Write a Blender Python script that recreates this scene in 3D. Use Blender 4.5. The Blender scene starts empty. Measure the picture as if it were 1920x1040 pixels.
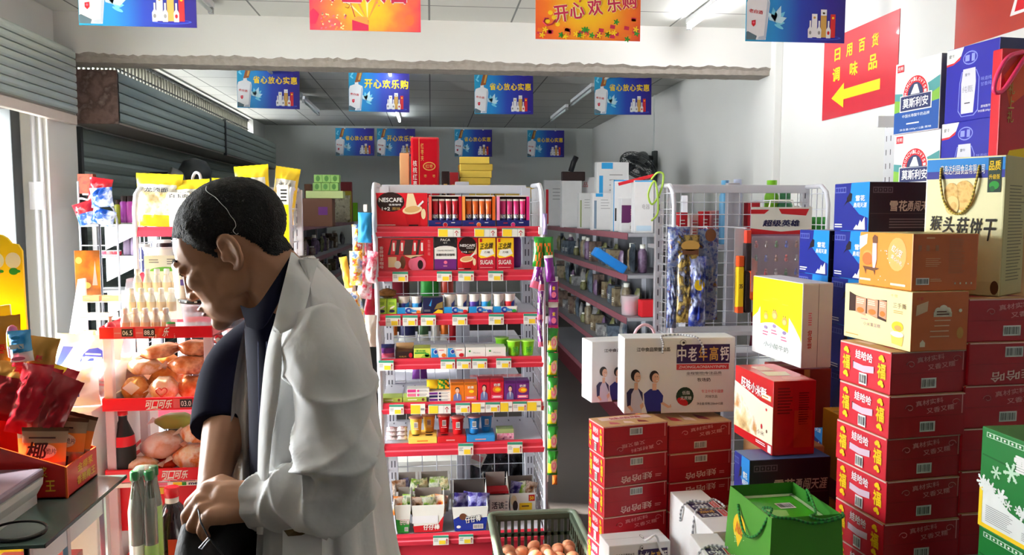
import bpy, bmesh, math, random
from mathutils import Vector, Matrix, Euler
random.seed(7)
SC = bpy.context.scene
COL = SC.collection
R = math.radians
# ------------------------------------------------------------------ camera, world, light, exposure
F = 1450.0                                   # focal length in pixels of a 1920 x 1040 frame
PITCH = math.atan(118/F); YAW = math.atan(152*math.cos(PITCH)/F)
EYE = Vector((0, 0, 1.65))
cd = bpy.data.cameras.new('camera'); cd.sensor_width = 36; cd.lens = F/1920*36; cd.clip_start = .02; cd.clip_end = 200
cam = bpy.data.objects.new('camera', cd); COL.objects.link(cam)
cam.location = EYE; cam.rotation_euler = (math.pi/2-PITCH, 0, -YAW); SC.camera = cam
FWD = Vector((math.sin(YAW)*math.cos(PITCH), math.cos(YAW)*math.cos(PITCH), -math.sin(PITCH)))
RGT = Vector((math.cos(YAW), -math.sin(YAW), 0)); UPV = RGT.cross(FWD)
SC.view_settings.view_transform = 'Standard'; SC.view_settings.look = 'None'
SC.view_settings.exposure = 0.7; SC.view_settings.gamma = 1.0; SC.view_settings.use_curve_mapping = False
SC.cycles.max_bounces = 8; SC.cycles.diffuse_bounces = 4; SC.cycles.glossy_bounces = 3; SC.cycles.transmission_bounces = 6
SC.cycles.transparent_max_bounces = 12; SC.cycles.caustics_reflective = False; SC.cycles.caustics_refractive = False
SC.cycles.sample_clamp_indirect = 6.0
w = bpy.data.worlds.new('daylight'); SC.world = w; w.use_nodes = True
bg = w.node_tree.nodes['Background']; bg.inputs[0].default_value = (.93, .97, 1.0, 1); bg.inputs[1].default_value = 26

def sun(name, energy, el, az, col, ang=2):
    l = bpy.data.lights.new(name, 'SUN'); l.energy = energy; l.color = col; l.angle = R(ang)
    o = bpy.data.objects.new(name, l); COL.objects.link(o)
    o.rotation_euler = (0, R(-(90-el)), R(az)); o.location = (-8, 3, 6); return o
sun('sun', 26.0, 28, -15, (1, .96, .9))
def portal(name, x, y0, y1, z0, z1):
    l = bpy.data.lights.new(name, 'AREA'); l.shape = 'RECTANGLE'; l.size = z1-z0; l.size_y = y1-y0; l.cycles.is_portal = True
    o = bpy.data.objects.new(name, l); COL.objects.link(o); o.location = (x, (y0+y1)/2, (z0+z1)/2); o.rotation_euler = (0, R(-90), 0)
portal('door_portal', -2.7, 2.2, 5.2, .0, 2.4)

# ------------------------------------------------------------------ helpers: pixels of the photograph to points of the room
def ray(u, v): return FWD*F + RGT*(u-960) + UPV*(520-v)
def P(u, v, Y=None, X=None, Z=None):
    d = ray(u, v)
    t = (Y-EYE.y)/d.y if Y is not None else (X-EYE.x)/d.x if X is not None else (Z-EYE.z)/d.z
    return EYE + d*t
def along(C, d, u):                          # how far from C along d until the image column u is met
    n = RGT*F - FWD*(u-960)                  # the plane through the eye and that column
    return -(C-EYE).dot(n)/d.dot(n)

# ------------------------------------------------------------------ helpers: materials
def lin(c): return tuple(((x/255)/12.92 if x/255 <= .04045 else ((x/255+.055)/1.055)**2.4) for x in c)
_M = {}
def M(name, rgb, rough=.55, metal=0, var=.06, scale=14, bump=0, alpha=1, trans=0, emit=0, spec=.5, coat=0, ior=1.45):
    if name in _M: return _M[name]
    m = bpy.data.materials.new(name); m.use_nodes = True; nt = m.node_tree; b = nt.nodes['Principled BSDF']
    c = lin(rgb)
    tc = nt.nodes.new('ShaderNodeTexCoord'); nz = nt.nodes.new('ShaderNodeTexNoise'); nz.inputs['Scale'].default_value = scale; nz.inputs['Detail'].default_value = 3
    nt.links.new(tc.outputs['Object'], nz.inputs['Vector'])
    mx = nt.nodes.new('ShaderNodeMix'); mx.data_type = 'RGBA'
    mx.inputs[6].default_value = (*[x*(1-var) for x in c], 1); mx.inputs[7].default_value = (*[min(1, x*(1+var)) for x in c], 1)
    nt.links.new(nz.outputs[0], mx.inputs[0]); nt.links.new(mx.outputs[2], b.inputs['Base Color'])
    b.inputs['Roughness'].default_value = rough; b.inputs['Metallic'].default_value = metal; b.inputs['Alpha'].default_value = alpha
    b.inputs['Transmission Weight'].default_value = trans; b.inputs['Specular IOR Level'].default_value = spec; b.inputs['IOR'].default_value = ior
    b.inputs['Coat Weight'].default_value = coat
    if emit: b.inputs['Emission Color'].default_value = (*c, 1); b.inputs['Emission Strength'].default_value = emit
    if bump:
        bp = nt.nodes.new('ShaderNodeBump'); bp.inputs['Strength'].default_value = bump; bp.inputs['Distance'].default_value = .01
        nt.links.new(nz.outputs[0], bp.inputs['Height']); nt.links.new(bp.outputs[0], b.inputs['Normal'])
    _M[name] = m; return m
def grad(name, stops, axis='X', lo=0, hi=1, rough=.45, wob=0, scale=3, radial=None):   # printed colour blend along an axis of the object
    if name in _M: return _M[name]
    m = bpy.data.materials.new(name); m.use_nodes = True; nt = m.node_tree; b = nt.nodes['Principled BSDF']; N = nt.nodes.new; L = nt.links.new
    tc = N('ShaderNodeTexCoord'); sx = N('ShaderNodeSeparateXYZ'); L(tc.outputs['Object'], sx.inputs[0])
    mr = N('ShaderNodeMapRange'); mr.inputs[1].default_value = lo; mr.inputs[2].default_value = hi
    if radial:
        vm = N('ShaderNodeVectorMath'); vm.operation = 'DISTANCE'; L(tc.outputs['Object'], vm.inputs[0]); vm.inputs[1].default_value = radial; src = vm.outputs['Value']
    else: src = sx.outputs[axis]
    if wob:
        nz = N('ShaderNodeTexNoise'); nz.inputs['Scale'].default_value = scale; nz.inputs['Detail'].default_value = 4; L(tc.outputs['Object'], nz.inputs['Vector'])
        ma = N('ShaderNodeMath'); ma.operation = 'MULTIPLY_ADD'; L(nz.outputs[0], ma.inputs[0]); ma.inputs[1].default_value = wob; L(src, ma.inputs[2]); src = ma.outputs[0]
    L(src, mr.inputs[0]); cr = N('ShaderNodeValToRGB'); L(mr.outputs[0], cr.inputs[0])
    e = cr.color_ramp.elements
    while len(e) < len(stops): e.new(.5)
    for i, (p, c) in enumerate(stops): e[i].position = p; e[i].color = (*lin(c), 1)
    L(cr.outputs[0], b.inputs['Base Color']); b.inputs['Roughness'].default_value = rough
    _M[name] = m; return m
def blotch(name, cols, scale=8, rough=.5, bump=0, detail=4):     # random print of several colours
    if name in _M: return _M[name]
    m = bpy.data.materials.new(name); m.use_nodes = True; nt = m.node_tree; b = nt.nodes['Principled BSDF']; N = nt.nodes.new; L = nt.links.new
    tc = N('ShaderNodeTexCoord'); nz = N('ShaderNodeTexNoise'); nz.inputs['Scale'].default_value = scale; nz.inputs['Detail'].default_value = detail; L(tc.outputs['Object'], nz.inputs['Vector'])
    cr = N('ShaderNodeValToRGB'); L(nz.outputs[0], cr.inputs[0]); e = cr.color_ramp.elements
    while len(e) < len(cols): e.new(.5)
    for i, c in enumerate(cols): e[i].position = .3+.4*i/max(1, len(cols)-1); e[i].color = (*lin(c), 1)
    L(cr.outputs[0], b.inputs['Base Color']); b.inputs['Roughness'].default_value = rough
    if bump:
        bp = N('ShaderNodeBump'); bp.inputs['Strength'].default_value = bump; bp.inputs['Distance'].default_value = .01; L(nz.outputs[0], bp.inputs['Height']); L(bp.outputs[0], b.inputs['Normal'])
    _M[name] = m; return m
def film(name, rgb=(255, 255, 255), clear=.75, rough=.12):       # thin clear plastic: part see-through, part glossy
    if name in _M: return _M[name]
    m = bpy.data.materials.new(name); m.use_nodes = True; nt = m.node_tree; b = nt.nodes['Principled BSDF']
    b.inputs['Base Color'].default_value = (*lin(rgb), 1); b.inputs['Roughness'].default_value = rough
    tr = nt.nodes.new('ShaderNodeBsdfTransparent'); mx = nt.nodes.new('ShaderNodeMixShader'); mx.inputs[0].default_value = clear
    nt.links.new(b.outputs[0], mx.inputs[1]); nt.links.new(tr.outputs[0], mx.inputs[2])
    nt.links.new(mx.outputs[0], nt.nodes['Material Output'].inputs[0]); _M[name] = m; return m
WHITE = M('white_print', (236, 236, 232)); BLACK = M('black_print', (22, 22, 24)); GREYP = M('grey_print', (150, 150, 150))
RED = M('red_print', (200, 24, 36)); YEL = M('yellow_print', (250, 208, 24)); BLUE = M('blue_print', (24, 50, 150)); GREEN = M('green_print', (40, 150, 50))
GOLD = M('gold_print', (205, 160, 80)); SKIN = M('skin_print', (224, 178, 150)); PINK = M('pink_print', (232, 110, 140)); NAVY = M('navy_print', (28, 30, 80))
PURP = M('purple_print', (110, 40, 130)); ORANGE = M('orange_print', (232, 120, 30)); CYAN = M('cyan_print', (40, 150, 210)); BROWN = M('brown_print', (110, 66, 38))

# ------------------------------------------------------------------ helpers: meshes
_TX = {}
def textmesh(s, bold=.0):                    # glyph outlines; bold ones are thickened by shifted copies
    k = (s, bold)
    if k not in _TX:
        c = bpy.data.curves.new('t', 'FONT'); c.body = s; c.size = 1; c.resolution_u = 2
        o = bpy.data.objects.new('t', c); COL.objects.link(o); dg = bpy.context.evaluated_depsgraph_get(); dg.update()
        me = bpy.data.meshes.new_from_object(o.evaluated_get(dg))
        vs = [(v.co.x, v.co.y) for v in me.vertices]; fs = [tuple(p.vertices) for p in me.polygons]
        bpy.data.objects.remove(o); bpy.data.curves.remove(c); bpy.data.meshes.remove(me)
        if vs:
            if bold:
                n = len(vs); v0, f0 = vs, fs; vs, fs = [], []
                for q, (dx, dy) in enumerate(((-bold, 0), (bold, 0), (0, bold*.8), (0, -bold*.8))): vs += [(x+dx, y+dy) for x, y in v0]; fs += [tuple(i+n*q for i in f) for f in f0]
            x0 = min(v[0] for v in vs); x1 = max(v[0] for v in vs); y0 = min(v[1] for v in vs); y1 = max(v[1] for v in vs)
            vs = [(v[0]-x0, v[1]-y0) for v in vs]; _TX[k] = (vs, fs, x1-x0, y1-y0)
        else: _TX[k] = ([], [], 1, 1)
    return _TX[k]
class Fr:                                     # a flat face to print on: origin, right, up
    def __init__(s, o, u, v): s.o = Vector(o); s.u = Vector(u).normalized(); s.v = Vector(v).normalized(); s.n = s.u.cross(s.v)
    def __call__(s, x, y, k=1): return s.o + s.u*x + s.v*y + s.n*(.0005*k)
class MB:
    def __init__(s): s.v = []; s.f = []; s.m = []; s.mats = []; s.sm = []
    def mi(s, mat):
        if mat not in s.mats: s.mats.append(mat)
        return s.mats.index(mat)
    def add(s, vs, fs, mat, smooth=False, T=None):
        b = len(s.v); s.v += [tuple(T @ Vector(v)) if T else tuple(v) for v in vs]
        for i, f in enumerate(fs):
            s.f.append(tuple(b+j for j in f)); s.m.append(s.mi(mat[min(i, len(mat)-1)] if isinstance(mat, list) else mat)); s.sm.append(smooth)
        return s
    def box(s, x0, x1, y0, y1, z0, z1, mat, bev=0, T=None, mats=None):
        if bev:
            bm = bmesh.new(); bmesh.ops.create_cube(bm, size=1)
            for v in bm.verts: v.co = ((x0+x1)/2+v.co.x*(x1-x0), (y0+y1)/2+v.co.y*(y1-y0), (z0+z1)/2+v.co.z*(z1-z0))
            bmesh.ops.bevel(bm, geom=bm.edges[:], offset=bev, segments=2, affect='EDGES', profile=.6)
            bm.verts.index_update(); bm.normal_update()
            vs = [v.co.copy() for v in bm.verts]; fs = [tuple(v.index for v in f.verts) for f in bm.faces]
            ml = mat
            if mats: ml = [mats.get(max((('-y', -f.normal.y), ('y', f.normal.y), ('-x', -f.normal.x), ('x', f.normal.x), ('z', f.normal.z), ('-z', -f.normal.z)), key=lambda q: q[1])[0], mat) for f in bm.faces]
            bm.free(); return s.add(vs, fs, ml, False, T)
        vs = [(x0, y0, z0), (x1, y0, z0), (x1, y1, z0), (x0, y1, z0), (x0, y0, z1), (x1, y0, z1), (x1, y1, z1), (x0, y1, z1)]
        fs = [(0, 3, 2, 1), (4, 5, 6, 7), (0, 1, 5, 4), (1, 2, 6, 5), (2, 3, 7, 6), (3, 0, 4, 7)]
        ml = mat if not mats else [mats.get(k, mat) for k in ('-z', 'z', '-y', 'x', 'y', '-x')]
        return s.add(vs, fs, ml, False, T)
    def loft(s, rings, mat, cap=True, smooth=True, closed=True, T=None):
        n = len(rings[0]); vs = [p for r in rings for p in r]; fs = []
        for i in range(len(rings)-1):
            for j in range(n if closed else n-1):
                k = (j+1) % n; fs.append((i*n+j, i*n+k, (i+1)*n+k, (i+1)*n+j))
        s.add(vs, fs, mat, smooth, T)
        if cap and closed:
            b = len(s.v)-len(vs); s.f.append(tuple(b+j for j in reversed(range(n)))); s.m.append(s.mi(mat[0] if isinstance(mat, list) else mat)); s.sm.append(False)
            e = b+(len(rings)-1)*n; s.f.append(tuple(e+j for j in range(n))); s.m.append(s.mi(mat[-1] if isinstance(mat, list) else mat)); s.sm.append(False)
        return s
    def tube(s, pts, r, mat, n=6, cap=True, T=None, closed=False):
        pts = [Vector(p) for p in pts]; rs = r if isinstance(r, (list, tuple)) else [r]*len(pts); rings = []; prev = None
        L = len(pts)
        for i, p in enumerate(pts):
            if closed: d = pts[(i+1) % L]-pts[i-1]
            else: d = pts[min(i+1, L-1)]-pts[max(i-1, 0)]
            d.normalize()
            a = prev if prev is not None else (Vector((0, 0, 1)) if abs(d.z) < .9 else Vector((1, 0, 0)))
            a = (a-d*a.dot(d)).normalized(); prev = a; b = d.cross(a)
            rings.append([p+(a*math.cos(2*math.pi*j/n)+b*math.sin(2*math.pi*j/n))*rs[i] for j in range(n)])
        if closed: rings.append(rings[0])
        return s.loft(rings, mat, cap and not closed, True, True, T)
    def cyl(s, p0, p1, r, mat, n=12, r1=None, T=None): return s.tube([p0, p1], [r, r if r1 is None else r1], mat, n, True, T)
    def lathe(s, prof, mat, n=16, c=(0, 0, 0), T=None, sx=1, sy=1):        # mat may be a list, one per band
        rings = [[(c[0]+r*sx*math.cos(2*math.pi*j/n), c[1]+r*sy*math.sin(2*math.pi*j/n), c[2]+z) for j in range(n)] for r, z in prof]
        ml = [m for m in mat for _ in range(n)] if isinstance(mat, list) else mat
        return s.loft(rings, ml, True, True, True, T)
    def ball(s, c, rx, ry, rz, mat, n=12, m=8, T=None):
        rings = []
        for i in range(1, m):
            a = math.pi*i/m-math.pi/2
            rings.append([(c[0]+rx*math.cos(a)*math.cos(2*math.pi*j/n), c[1]+ry*math.cos(a)*math.sin(2*math.pi*j/n), c[2]+rz*math.sin(a)) for j in range(n)])
        return s.loft(rings, mat, True, True, True, T)
    # ---- printing on a face
    def poly(s, fr, pts, mat, k=1): return s.add([fr(x, y, k) for x, y in pts], [tuple(range(len(pts)))], mat)
    def rect(s, fr, x0, y0, x1, y1, mat, k=1): return s.poly(fr, [(x0, y0), (x1, y0), (x1, y1), (x0, y1)], mat, k)
    def ell(s, fr, x, y, rx, ry, mat, k=1, n=18, rot=0, a0=0, a1=360):
        c, q = math.cos(R(rot)), math.sin(R(rot)); pts = []
        for j in range(n+1 if a1-a0 < 360 else n):
            a = R(a0+(a1-a0)*j/n); px, py = rx*math.cos(a), ry*math.sin(a); pts.append((x+px*c-py*q, y+px*q+py*c))
        return s.poly(fr, pts, mat, k)
    def text(s, fr, t, x, y, w, h, mat, k=2, bold=.0, rot=0, slant=0, flip=False):   # x, y: centre; fitted to w x h
        vs, fs, tw, th = textmesh(t, bold)
        if not vs: return s
        sx, sy = w/tw, h/th; c, q = math.cos(R(rot)), math.sin(R(rot)); out = []; n4 = len(vs)//4 if bold else len(vs)+1
        for i, (a, b) in enumerate(vs):
            px, py = (a-tw/2)*sx, (b-th/2)*sy; px += py*slant
            if flip: px, py = -px, -py
            out.append(fr(x+px*c-py*q, y+px*q+py*c, k+.15*(i//n4)))
        return s.add(out, fs, mat)
    def textv(s, fr, t, x, y, w, h, mat, k=2, bold=.0):            # characters one under another
        n = len(t)
        for i, ch in enumerate(t): s.text(fr, ch, x, y+h/2-(i+.5)*h/n, w, h/n*.86, mat, k, bold)
        return s
    def lines(s, fr, x0, y0, x1, y1, n, mat, k=1, fill=.45):       # small print too fine to read
        for i in range(n):
            yy = y1-(y1-y0)*(i+.5)/n; hh = (y1-y0)/n*fill/2
            s.rect(fr, x0, yy-hh, x0+(x1-x0)*random.uniform(.75, 1), yy+hh, mat, k)
        return s
    def barcode(s, fr, x, y, w, h, k=1):
        s.rect(fr, x-w/2, y-h/2, x+w/2, y+h/2, WHITE, k); a = x-w*.42
        while a < x+w*.4:
            b = random.choice((.012, .02, .035))*w; s.rect(fr, a, y-h*.36, a+b, y+h*.36, BLACK, k+1); a += b+random.choice((.02, .03, .045))*w
        return s
    def build(s, name, parent=None, loc=None, rot=None):
        me = bpy.data.meshes.new(name); me.from_pydata(s.v, [], s.f)
        for m in s.mats: me.materials.append(m)
        me.polygons.foreach_set('material_index', s.m); me.polygons.foreach_set('use_smooth', s.sm); me.update()
        o = bpy.data.objects.new(name, me); COL.objects.link(o)
        if parent: o.parent = parent
        if loc is not None: o.location = loc
        if rot is not None: o.rotation_euler = rot if isinstance(rot, (tuple, Euler)) else (0, 0, rot)
        return o
def tag(o, label, cat, group=None, kind=None):
    o['label'] = label; o['category'] = cat
    if group: o['group'] = group
    if kind: o['kind'] = kind
    return o
def struct(o, label=None):
    o['kind'] = 'structure'
    if label: o['label'] = label
    return o
def thing(name, label, cat, loc=(0, 0, 0), rz=0, group=None, rot=None):
    o = bpy.data.objects.new(name, None); COL.objects.link(o); o.empty_display_size = .05
    o.location = loc; o.rotation_euler = rot if rot is not None else (0, 0, rz); return tag(o, label, cat, group)
def kids(o): return [c for c in bpy.data.objects if c.parent == o]
def dup(o, loc=None, rot=None, label=None, group=None, parent=None, cache={}):
    c = o.copy(); COL.objects.link(c)
    if parent: c.parent = parent
    if loc is not None: c.location = loc
    if rot is not None: c.rotation_euler = rot if isinstance(rot, (tuple, Euler)) else (0, 0, rot)
    if label: c['label'] = label
    if group: c['group'] = group
    for ch in kids(o): dup(ch, parent=c)
    return c
def carton_frames(w, d, h):
    return dict(front=Fr((0, 0, 0), (1, 0, 0), (0, 0, 1)), right=Fr((w, 0, 0), (0, 1, 0), (0, 0, 1)), left=Fr((0, d, 0), (0, -1, 0), (0, 0, 1)),
                top=Fr((0, 0, h), (1, 0, 0), (0, 1, 0)), back=Fr((w, d, 0), (-1, 0, 0), (0, 0, 1)))
def fit(uc, vt, vb, Y, ang, uL, uR, d=None, w=None):    # a box from its near upright edge: size and place
    C = P(uc, vt, Y=Y); B = P(uc, vb, Y=Y); a = R(ang)
    if w is None: w = along(C, Vector((math.cos(a), math.sin(a), 0)), uR)
    if d is None: d = along(C, Vector((-math.sin(a), math.cos(a), 0)), uL)
    return Vector((C.x, C.y, B.z)), w, d, C.z-B.z, a
# ------------------------------------------------------------------ the room
XL, XR, YB, ZC = -2.6, 2.66, 12.7, 3.06
WALLM = M('plaster_white', (226, 226, 222), .8, var=.05, scale=1.6, bump=.06)
WALLB = M('plaster_back', (214, 218, 214), .85, var=.06, scale=1.1, bump=.06)
FLOORM = M('floor_concrete', (72, 66, 62), .6, var=.18, scale=3)
CONC = M('bare_concrete', (150, 142, 134), .9, var=.3, scale=26, bump=.5)
FRAMEM = M('white_paint_metal', (232, 232, 235), .4, var=.03)
DARKM = M('dark_frame', (52, 56, 56), .5)
SLATM = M('shutter_pale', (196, 206, 200), .3, .55, .06, 5)
SLATD = M('shutter_green', (146, 160, 154), .34, .45, .08, 5)
def ceiling_mat():
    m = bpy.data.materials.new('ceiling_panels'); m.use_nodes = True; nt = m.node_tree; b = nt.nodes['Principled BSDF']; N = nt.nodes.new
    tc = N('ShaderNodeTexCoord'); br = N('ShaderNodeTexBrick'); br.offset = 0; br.inputs['Scale'].default_value = 1; br.inputs['Brick Width'].default_value = .6
    br.inputs['Row Height'].default_value = .6; br.inputs['Mortar Size'].default_value = .007; br.inputs['Mortar Smooth'].default_value = .1
    br.inputs['Color1'].default_value = (*lin((222, 222, 216)), 1); br.inputs['Color2'].default_value = (*lin((214, 215, 210)), 1); br.inputs['Mortar'].default_value = (*lin((120, 122, 120)), 1)
    nt.links.new(tc.outputs['Object'], br.inputs['Vector']); nt.links.new(br.outputs[0], b.inputs['Base Color']); b.inputs['Roughness'].default_value = .8; return m
b = MB(); b.box(XL-.3, XR+.3, -2.6, YB+.3, -.1, 0, FLOORM); struct(b.build('floor'))
b = MB(); b.box(XL-.3, XR+.3, -2.6, YB+.3, ZC, ZC+.1, ceiling_mat()); struct(b.build('ceiling'))
b = MB(); b.box(XL-.3, XR+.3, YB, YB+.2, 0, ZC, WALLB); struct(b.build('wall_back'))
b = MB(); b.box(XR, XR+.2, -2.6, YB, 0, ZC, WALLM); b.box(XR-.012, XR, 9.1, 9.13, 0, ZC, WALLB); struct(b.build('wall_right'))
b = MB(); b.box(XL-.3, XR+.3, -2.7, -2.5, 0, ZC, M('front_wall_dim', (96, 90, 86), .8)); struct(b.build('wall_front'))
b = MB()                                        # left wall: open doorway, grille openings above
b.box(XL-.2, XL, -2.5, 2.2, 0, ZC, WALLM); b.box(XL-.2, XL, 2.2, 5.25, 2.4, 2.8, WALLM); b.box(XL-.2, XL, 4.8, 6.0, 2.4, ZC, WALLM)
b.box(XL-.2, XL, 5.2, 6.0, 0, 2.4, WALLM); b.box(XL-.2, XL, 6.0, YB, 2.3, 2.7, WALLM); b.box(XL-.2, XL, 11.9, YB, 0, ZC, WALLM); b.box(XL-.2, XL-.015, 6.0, YB, 0, 2.31, WALLM); b.box(XL-.2, XL, 2.2, 4.8, 3.0, ZC, WALLM); b.box(XL-.2, XL, 6.0, 11.9, 3.045, ZC, WALLM)
struct(b.build('wall_left'))
b = MB(); b.box(-9, XL-.25, -4, 14, -.12, -.02, M('pavement', (215, 212, 205), .9)); struct(b.build('pavement'))
b = MB(); b.box(-4.0, XL-.2, 5.6, 12.5, 2.93, 3.05, M('eave_grey', (90, 88, 84), .9)); b.box(-4.0, XL-.2, -1, 5.5, 3.1, 3.2, M('eave_grey', (90, 88, 84))); struct(b.build('trim_3'))
def grille(name, y0, y1, z0, z1, step):
    b = MB(); y = y0; x = XL-.08
    while y < y1: b.cyl((x, y, z0), (x, y, z1), .017, M('grille_bar', (112, 110, 100), .5, .3), 6); y += step
    b.box(x-.015, x+.015, y0, y1, z0, z0+.03, DARKM); b.box(x-.015, x+.015, y0, y1, z1-.03, z1, DARKM); b.box(x-.012, x+.012, y0, y1, (z0+z1)/2+.02, (z0+z1)/2+.035, DARKM)
    struct(b.build(name))
grille('window_1', 2.3, 4.8, 2.8, 3.0, .09); grille('window_2', 6.05, 11.9, 2.7, 3.045, .085)
b = MB()                                        # pillar at the doorway, with conduits
b.box(-2.68, -2.44, 5.3, 5.72, 0, 2.75, WALLM, .01); b.cyl((-2.475, 5.285, 0), (-2.475, 5.285, 2.4), .012, FRAMEM, 8); b.cyl((-2.52, 5.285, 0), (-2.52, 5.285, 2.4), .016, FRAMEM, 8)
b.box(-2.56, -2.47, 5.27, 5.3, 1.68, 1.86, FRAMEM, .006); struct(b.build('trim_1'))
b = MB(); n = 160                               # concrete beam across the room with a ragged lower edge of plaster
rg = random.Random(3); x0, x1 = XL, XR; rings = []
for i in range(n+1):
    x = x0+(x1-x0)*i/n; j = rg.uniform(0, .016)+.008*math.sin(i*.23)*rg.random()
    rings.append([(x, 5.8, ZC), (x, 5.795, 2.762+j), (x, 5.815+rg.uniform(0, .006), 2.745+j*.8), (x, 5.82, 2.712+rg.uniform(0, .005)), (x, 6.02, 2.712+rg.uniform(0, .005)), (x, 6.03, ZC)])
m5 = [WALLM, CONC, CONC, CONC, WALLM, WALLM]*n
b.loft(rings, m5, False, False); struct(b.build('trim_2'))
b = MB(); b.box(XR-.06, XR, 5.72, 6.08, 0, ZC, WALLM, .006); struct(b.build('trim_4'))
# doorway: aluminium frame and half-open glazed leaf
dr = MB(); dr.box(-2.72, -2.58, 5.14, 5.25, 0, 2.36, DARKM, .004); dr.box(-2.72, -2.6, 2.2, 5.25, 2.3, 2.4, M('lintel_dark', (70, 62, 56), .7)); d = struct(dr.build('door_1'))
b = MB(); b.box(-2.66, -2.6, 4.82, 4.95, 0.02, 2.3, FRAMEM, .006); b.box(-2.66, -2.6, 3.7, 3.82, 0.02, 2.3, FRAMEM, .006); b.box(-2.655, -2.605, 3.82, 4.82, 2.18, 2.3, FRAMEM); b.box(-2.655, -2.605, 3.82, 4.82, .02, .5, FRAMEM); b.build('door_leaf', d)
b = MB(); b.box(-2.634, -2.626, 3.82, 4.82, .5, 2.18, film('door_glass', (205, 225, 222), .25, .05)); b.build('door_pane', d)
b = MB(); b.cyl((-2.6, 5.08, 1.05), (-2.54, 5.08, 1.05), .022, BLACK, 12); b.tube([(-2.55, 4.9, 1.05), (-2.54, 4.95, 1.05), (-2.54, 5.08, 1.045)], .008, BLACK); b.build('door_handle', d)

# roller shutters on the left wall
def slats(b, x, y0, y1, z0, z1, n, mat, bulge=.006):
    rings = []; pr = []
    for i in range(n):
        za = z1-(z1-z0)*i/n; h = (z1-z0)/n
        for t, d in ((0, -.006), (.08, .004), (.35, bulge), (.65, bulge), (.92, .004), (.985, -.008)): pr.append((x+d, za-h*t))
    pr.append((x-.01, z0))
    return b.loft([[(px, y, pz) for px, pz in pr] for y in (y0, y1)], mat, False, False, False)
def shutter(name, label, x, xb, y0, y1, z0, z1, n, mat, endm):
    t = thing(name, label, 'roller shutter', (x, y0, z0)); b = MB(); slats(b, 0, 0, y1-y0, 0, z1-z0, n, mat)
    b.box(xb-x, -.012, .0, y1-y0, z1-z0-.002, z1-z0+.012, mat); b.box(xb-x, -.012, .0, y1-y0, -.012, -.0, M('shutter_under', (150, 140, 132), .6)); b.build('housing', t)
    b = MB(); b.box(xb-x, .0, -.02, 0, -.015, z1-z0+.015, endm, .003); b.build('end_plate', t)
    return t
s1 = shutter('shutter_housing', 'pale slatted shutter housing over the doorway at the left', -2.395, -2.437, 2.2, 5.63, 2.335, 2.75, 8, SLATM, SLATM)
b = MB(); b.box(-.05, .0, 0, 3.43, -.075, -.013, M('pink_bottom_bar', (214, 200, 190), .5), .006); b.build('bottom_bar', s1)
RUST = blotch('rusty_plate', [(96, 74, 66), (120, 96, 88), (78, 58, 52), (150, 132, 124)], 9, .7, .2)
s2 = shutter('shutter_housing', 'grey-green slatted shutter housing with rusty square end, beyond the beam', -2.25, -2.59, 5.97, 11.7, 2.32, 2.675, 5, SLATD, RUST)
b = MB(); b.box(-.012, .02, 2.9, 2.925, -.02, .37, DARKM); b.build('joint_strip', s2)
sh = thing('roller_shutter', 'closed dark shutter curtain below the grey-green housing, left wall', 'roller shutter', (-2.59, 6.05, 0)); b = MB(); slats(b, .02, 0, 5.8, 0, 2.29, 22, SLATD, .01); b.build('curtain', sh)
for y in (-.04, 5.8): b = MB(); b.box(0, .05, y, y+.04, 0, 2.29, DARKM); b.build('guide_rail', sh)
# fluorescent battens
LAMP = M('lit_tube', (255, 255, 255), emit=45); UNLIT = M('unlit_tube', (222, 232, 230), .3)
def batten(label, x, y0, L, lit, z=3.03):
    t = thing('fluorescent_light', label, 'ceiling light', (x, y0, z), 0)
    b = MB(); b.box(-.02, .02, 0, L, -.012, .026, FRAMEM, .004); b.build('batten', t)
    b = MB(); b.cyl((0, .03, -.036), (0, L-.03, -.036), .014, M('lit_tube_dim', (240, 250, 255), emit=16) if lit == 2 else LAMP if lit else UNLIT, 12); b.build('tube', t)
    for y in (0, L-.03):
        b = MB(); b.box(-.016, .016, y, y+.03, -.054, -.012, GREYP if not lit else FRAMEM, .003); b.build('lamp_holder', t)
    return t
for i, y in enumerate((6.75, 8.15, 9.55)): batten(('near', 'middle', 'far')[i]+' unlit tube of the left row in the back room ceiling', -1.5, y, 1.25, False)
for i, y in enumerate((6.9, 8.3, 9.9)): batten(('near', 'middle', 'far')[i]+' unlit tube of the right row in the back room ceiling', 1.74, y, 1.25, False)
batten('lit tube glaring just beyond the beam, above the second hanging poster', -.38, 6.75, 1.25, 2); batten('lit far tube shining below the second poster in the back room', -.44, 10.2, 1.25, 2)
batten('lit tube washing the white beam at upper right', 1.86, 4.3, 1.25, True); batten('unlit tube end above the beam at upper left', -1.44, 4.35, 1.1, False)
# ------------------------------------------------------------------ hanging posters and wall signs
PW, PH = .58, .415
PBLUE = grad('poster_blue', [(0, (20, 150, 190)), (.3, (24, 130, 200)), (.55, (30, 60, 170)), (.85, (34, 22, 140)), (1, (30, 18, 120))], 'X', 0, PW)
PFEST = grad('poster_festive', [(0, (250, 225, 30)), (.35, (246, 190, 40)), (.65, (236, 120, 60)), (1, (214, 50, 80))], 'X', 0, .36, wob=.12, scale=14, radial=(.3, 0, .12))
PORAN = grad('poster_orange', [(0, (250, 215, 20)), (.4, (244, 180, 20)), (.7, (236, 120, 24)), (1, (222, 70, 34))], 'X', 0, .36, wob=.05, scale=12, radial=(.29, 0, .2))
BTL = M('bottle_white', (240, 240, 242), .4); BTLS = M('bottle_shade', (190, 200, 214), .4); NECK = M('bottle_neck', (150, 84, 40), .4); PETAL = M('petal', (196, 232, 244), .5); PETAL2 = M('petal_edge', (120, 205, 230), .5)
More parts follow.
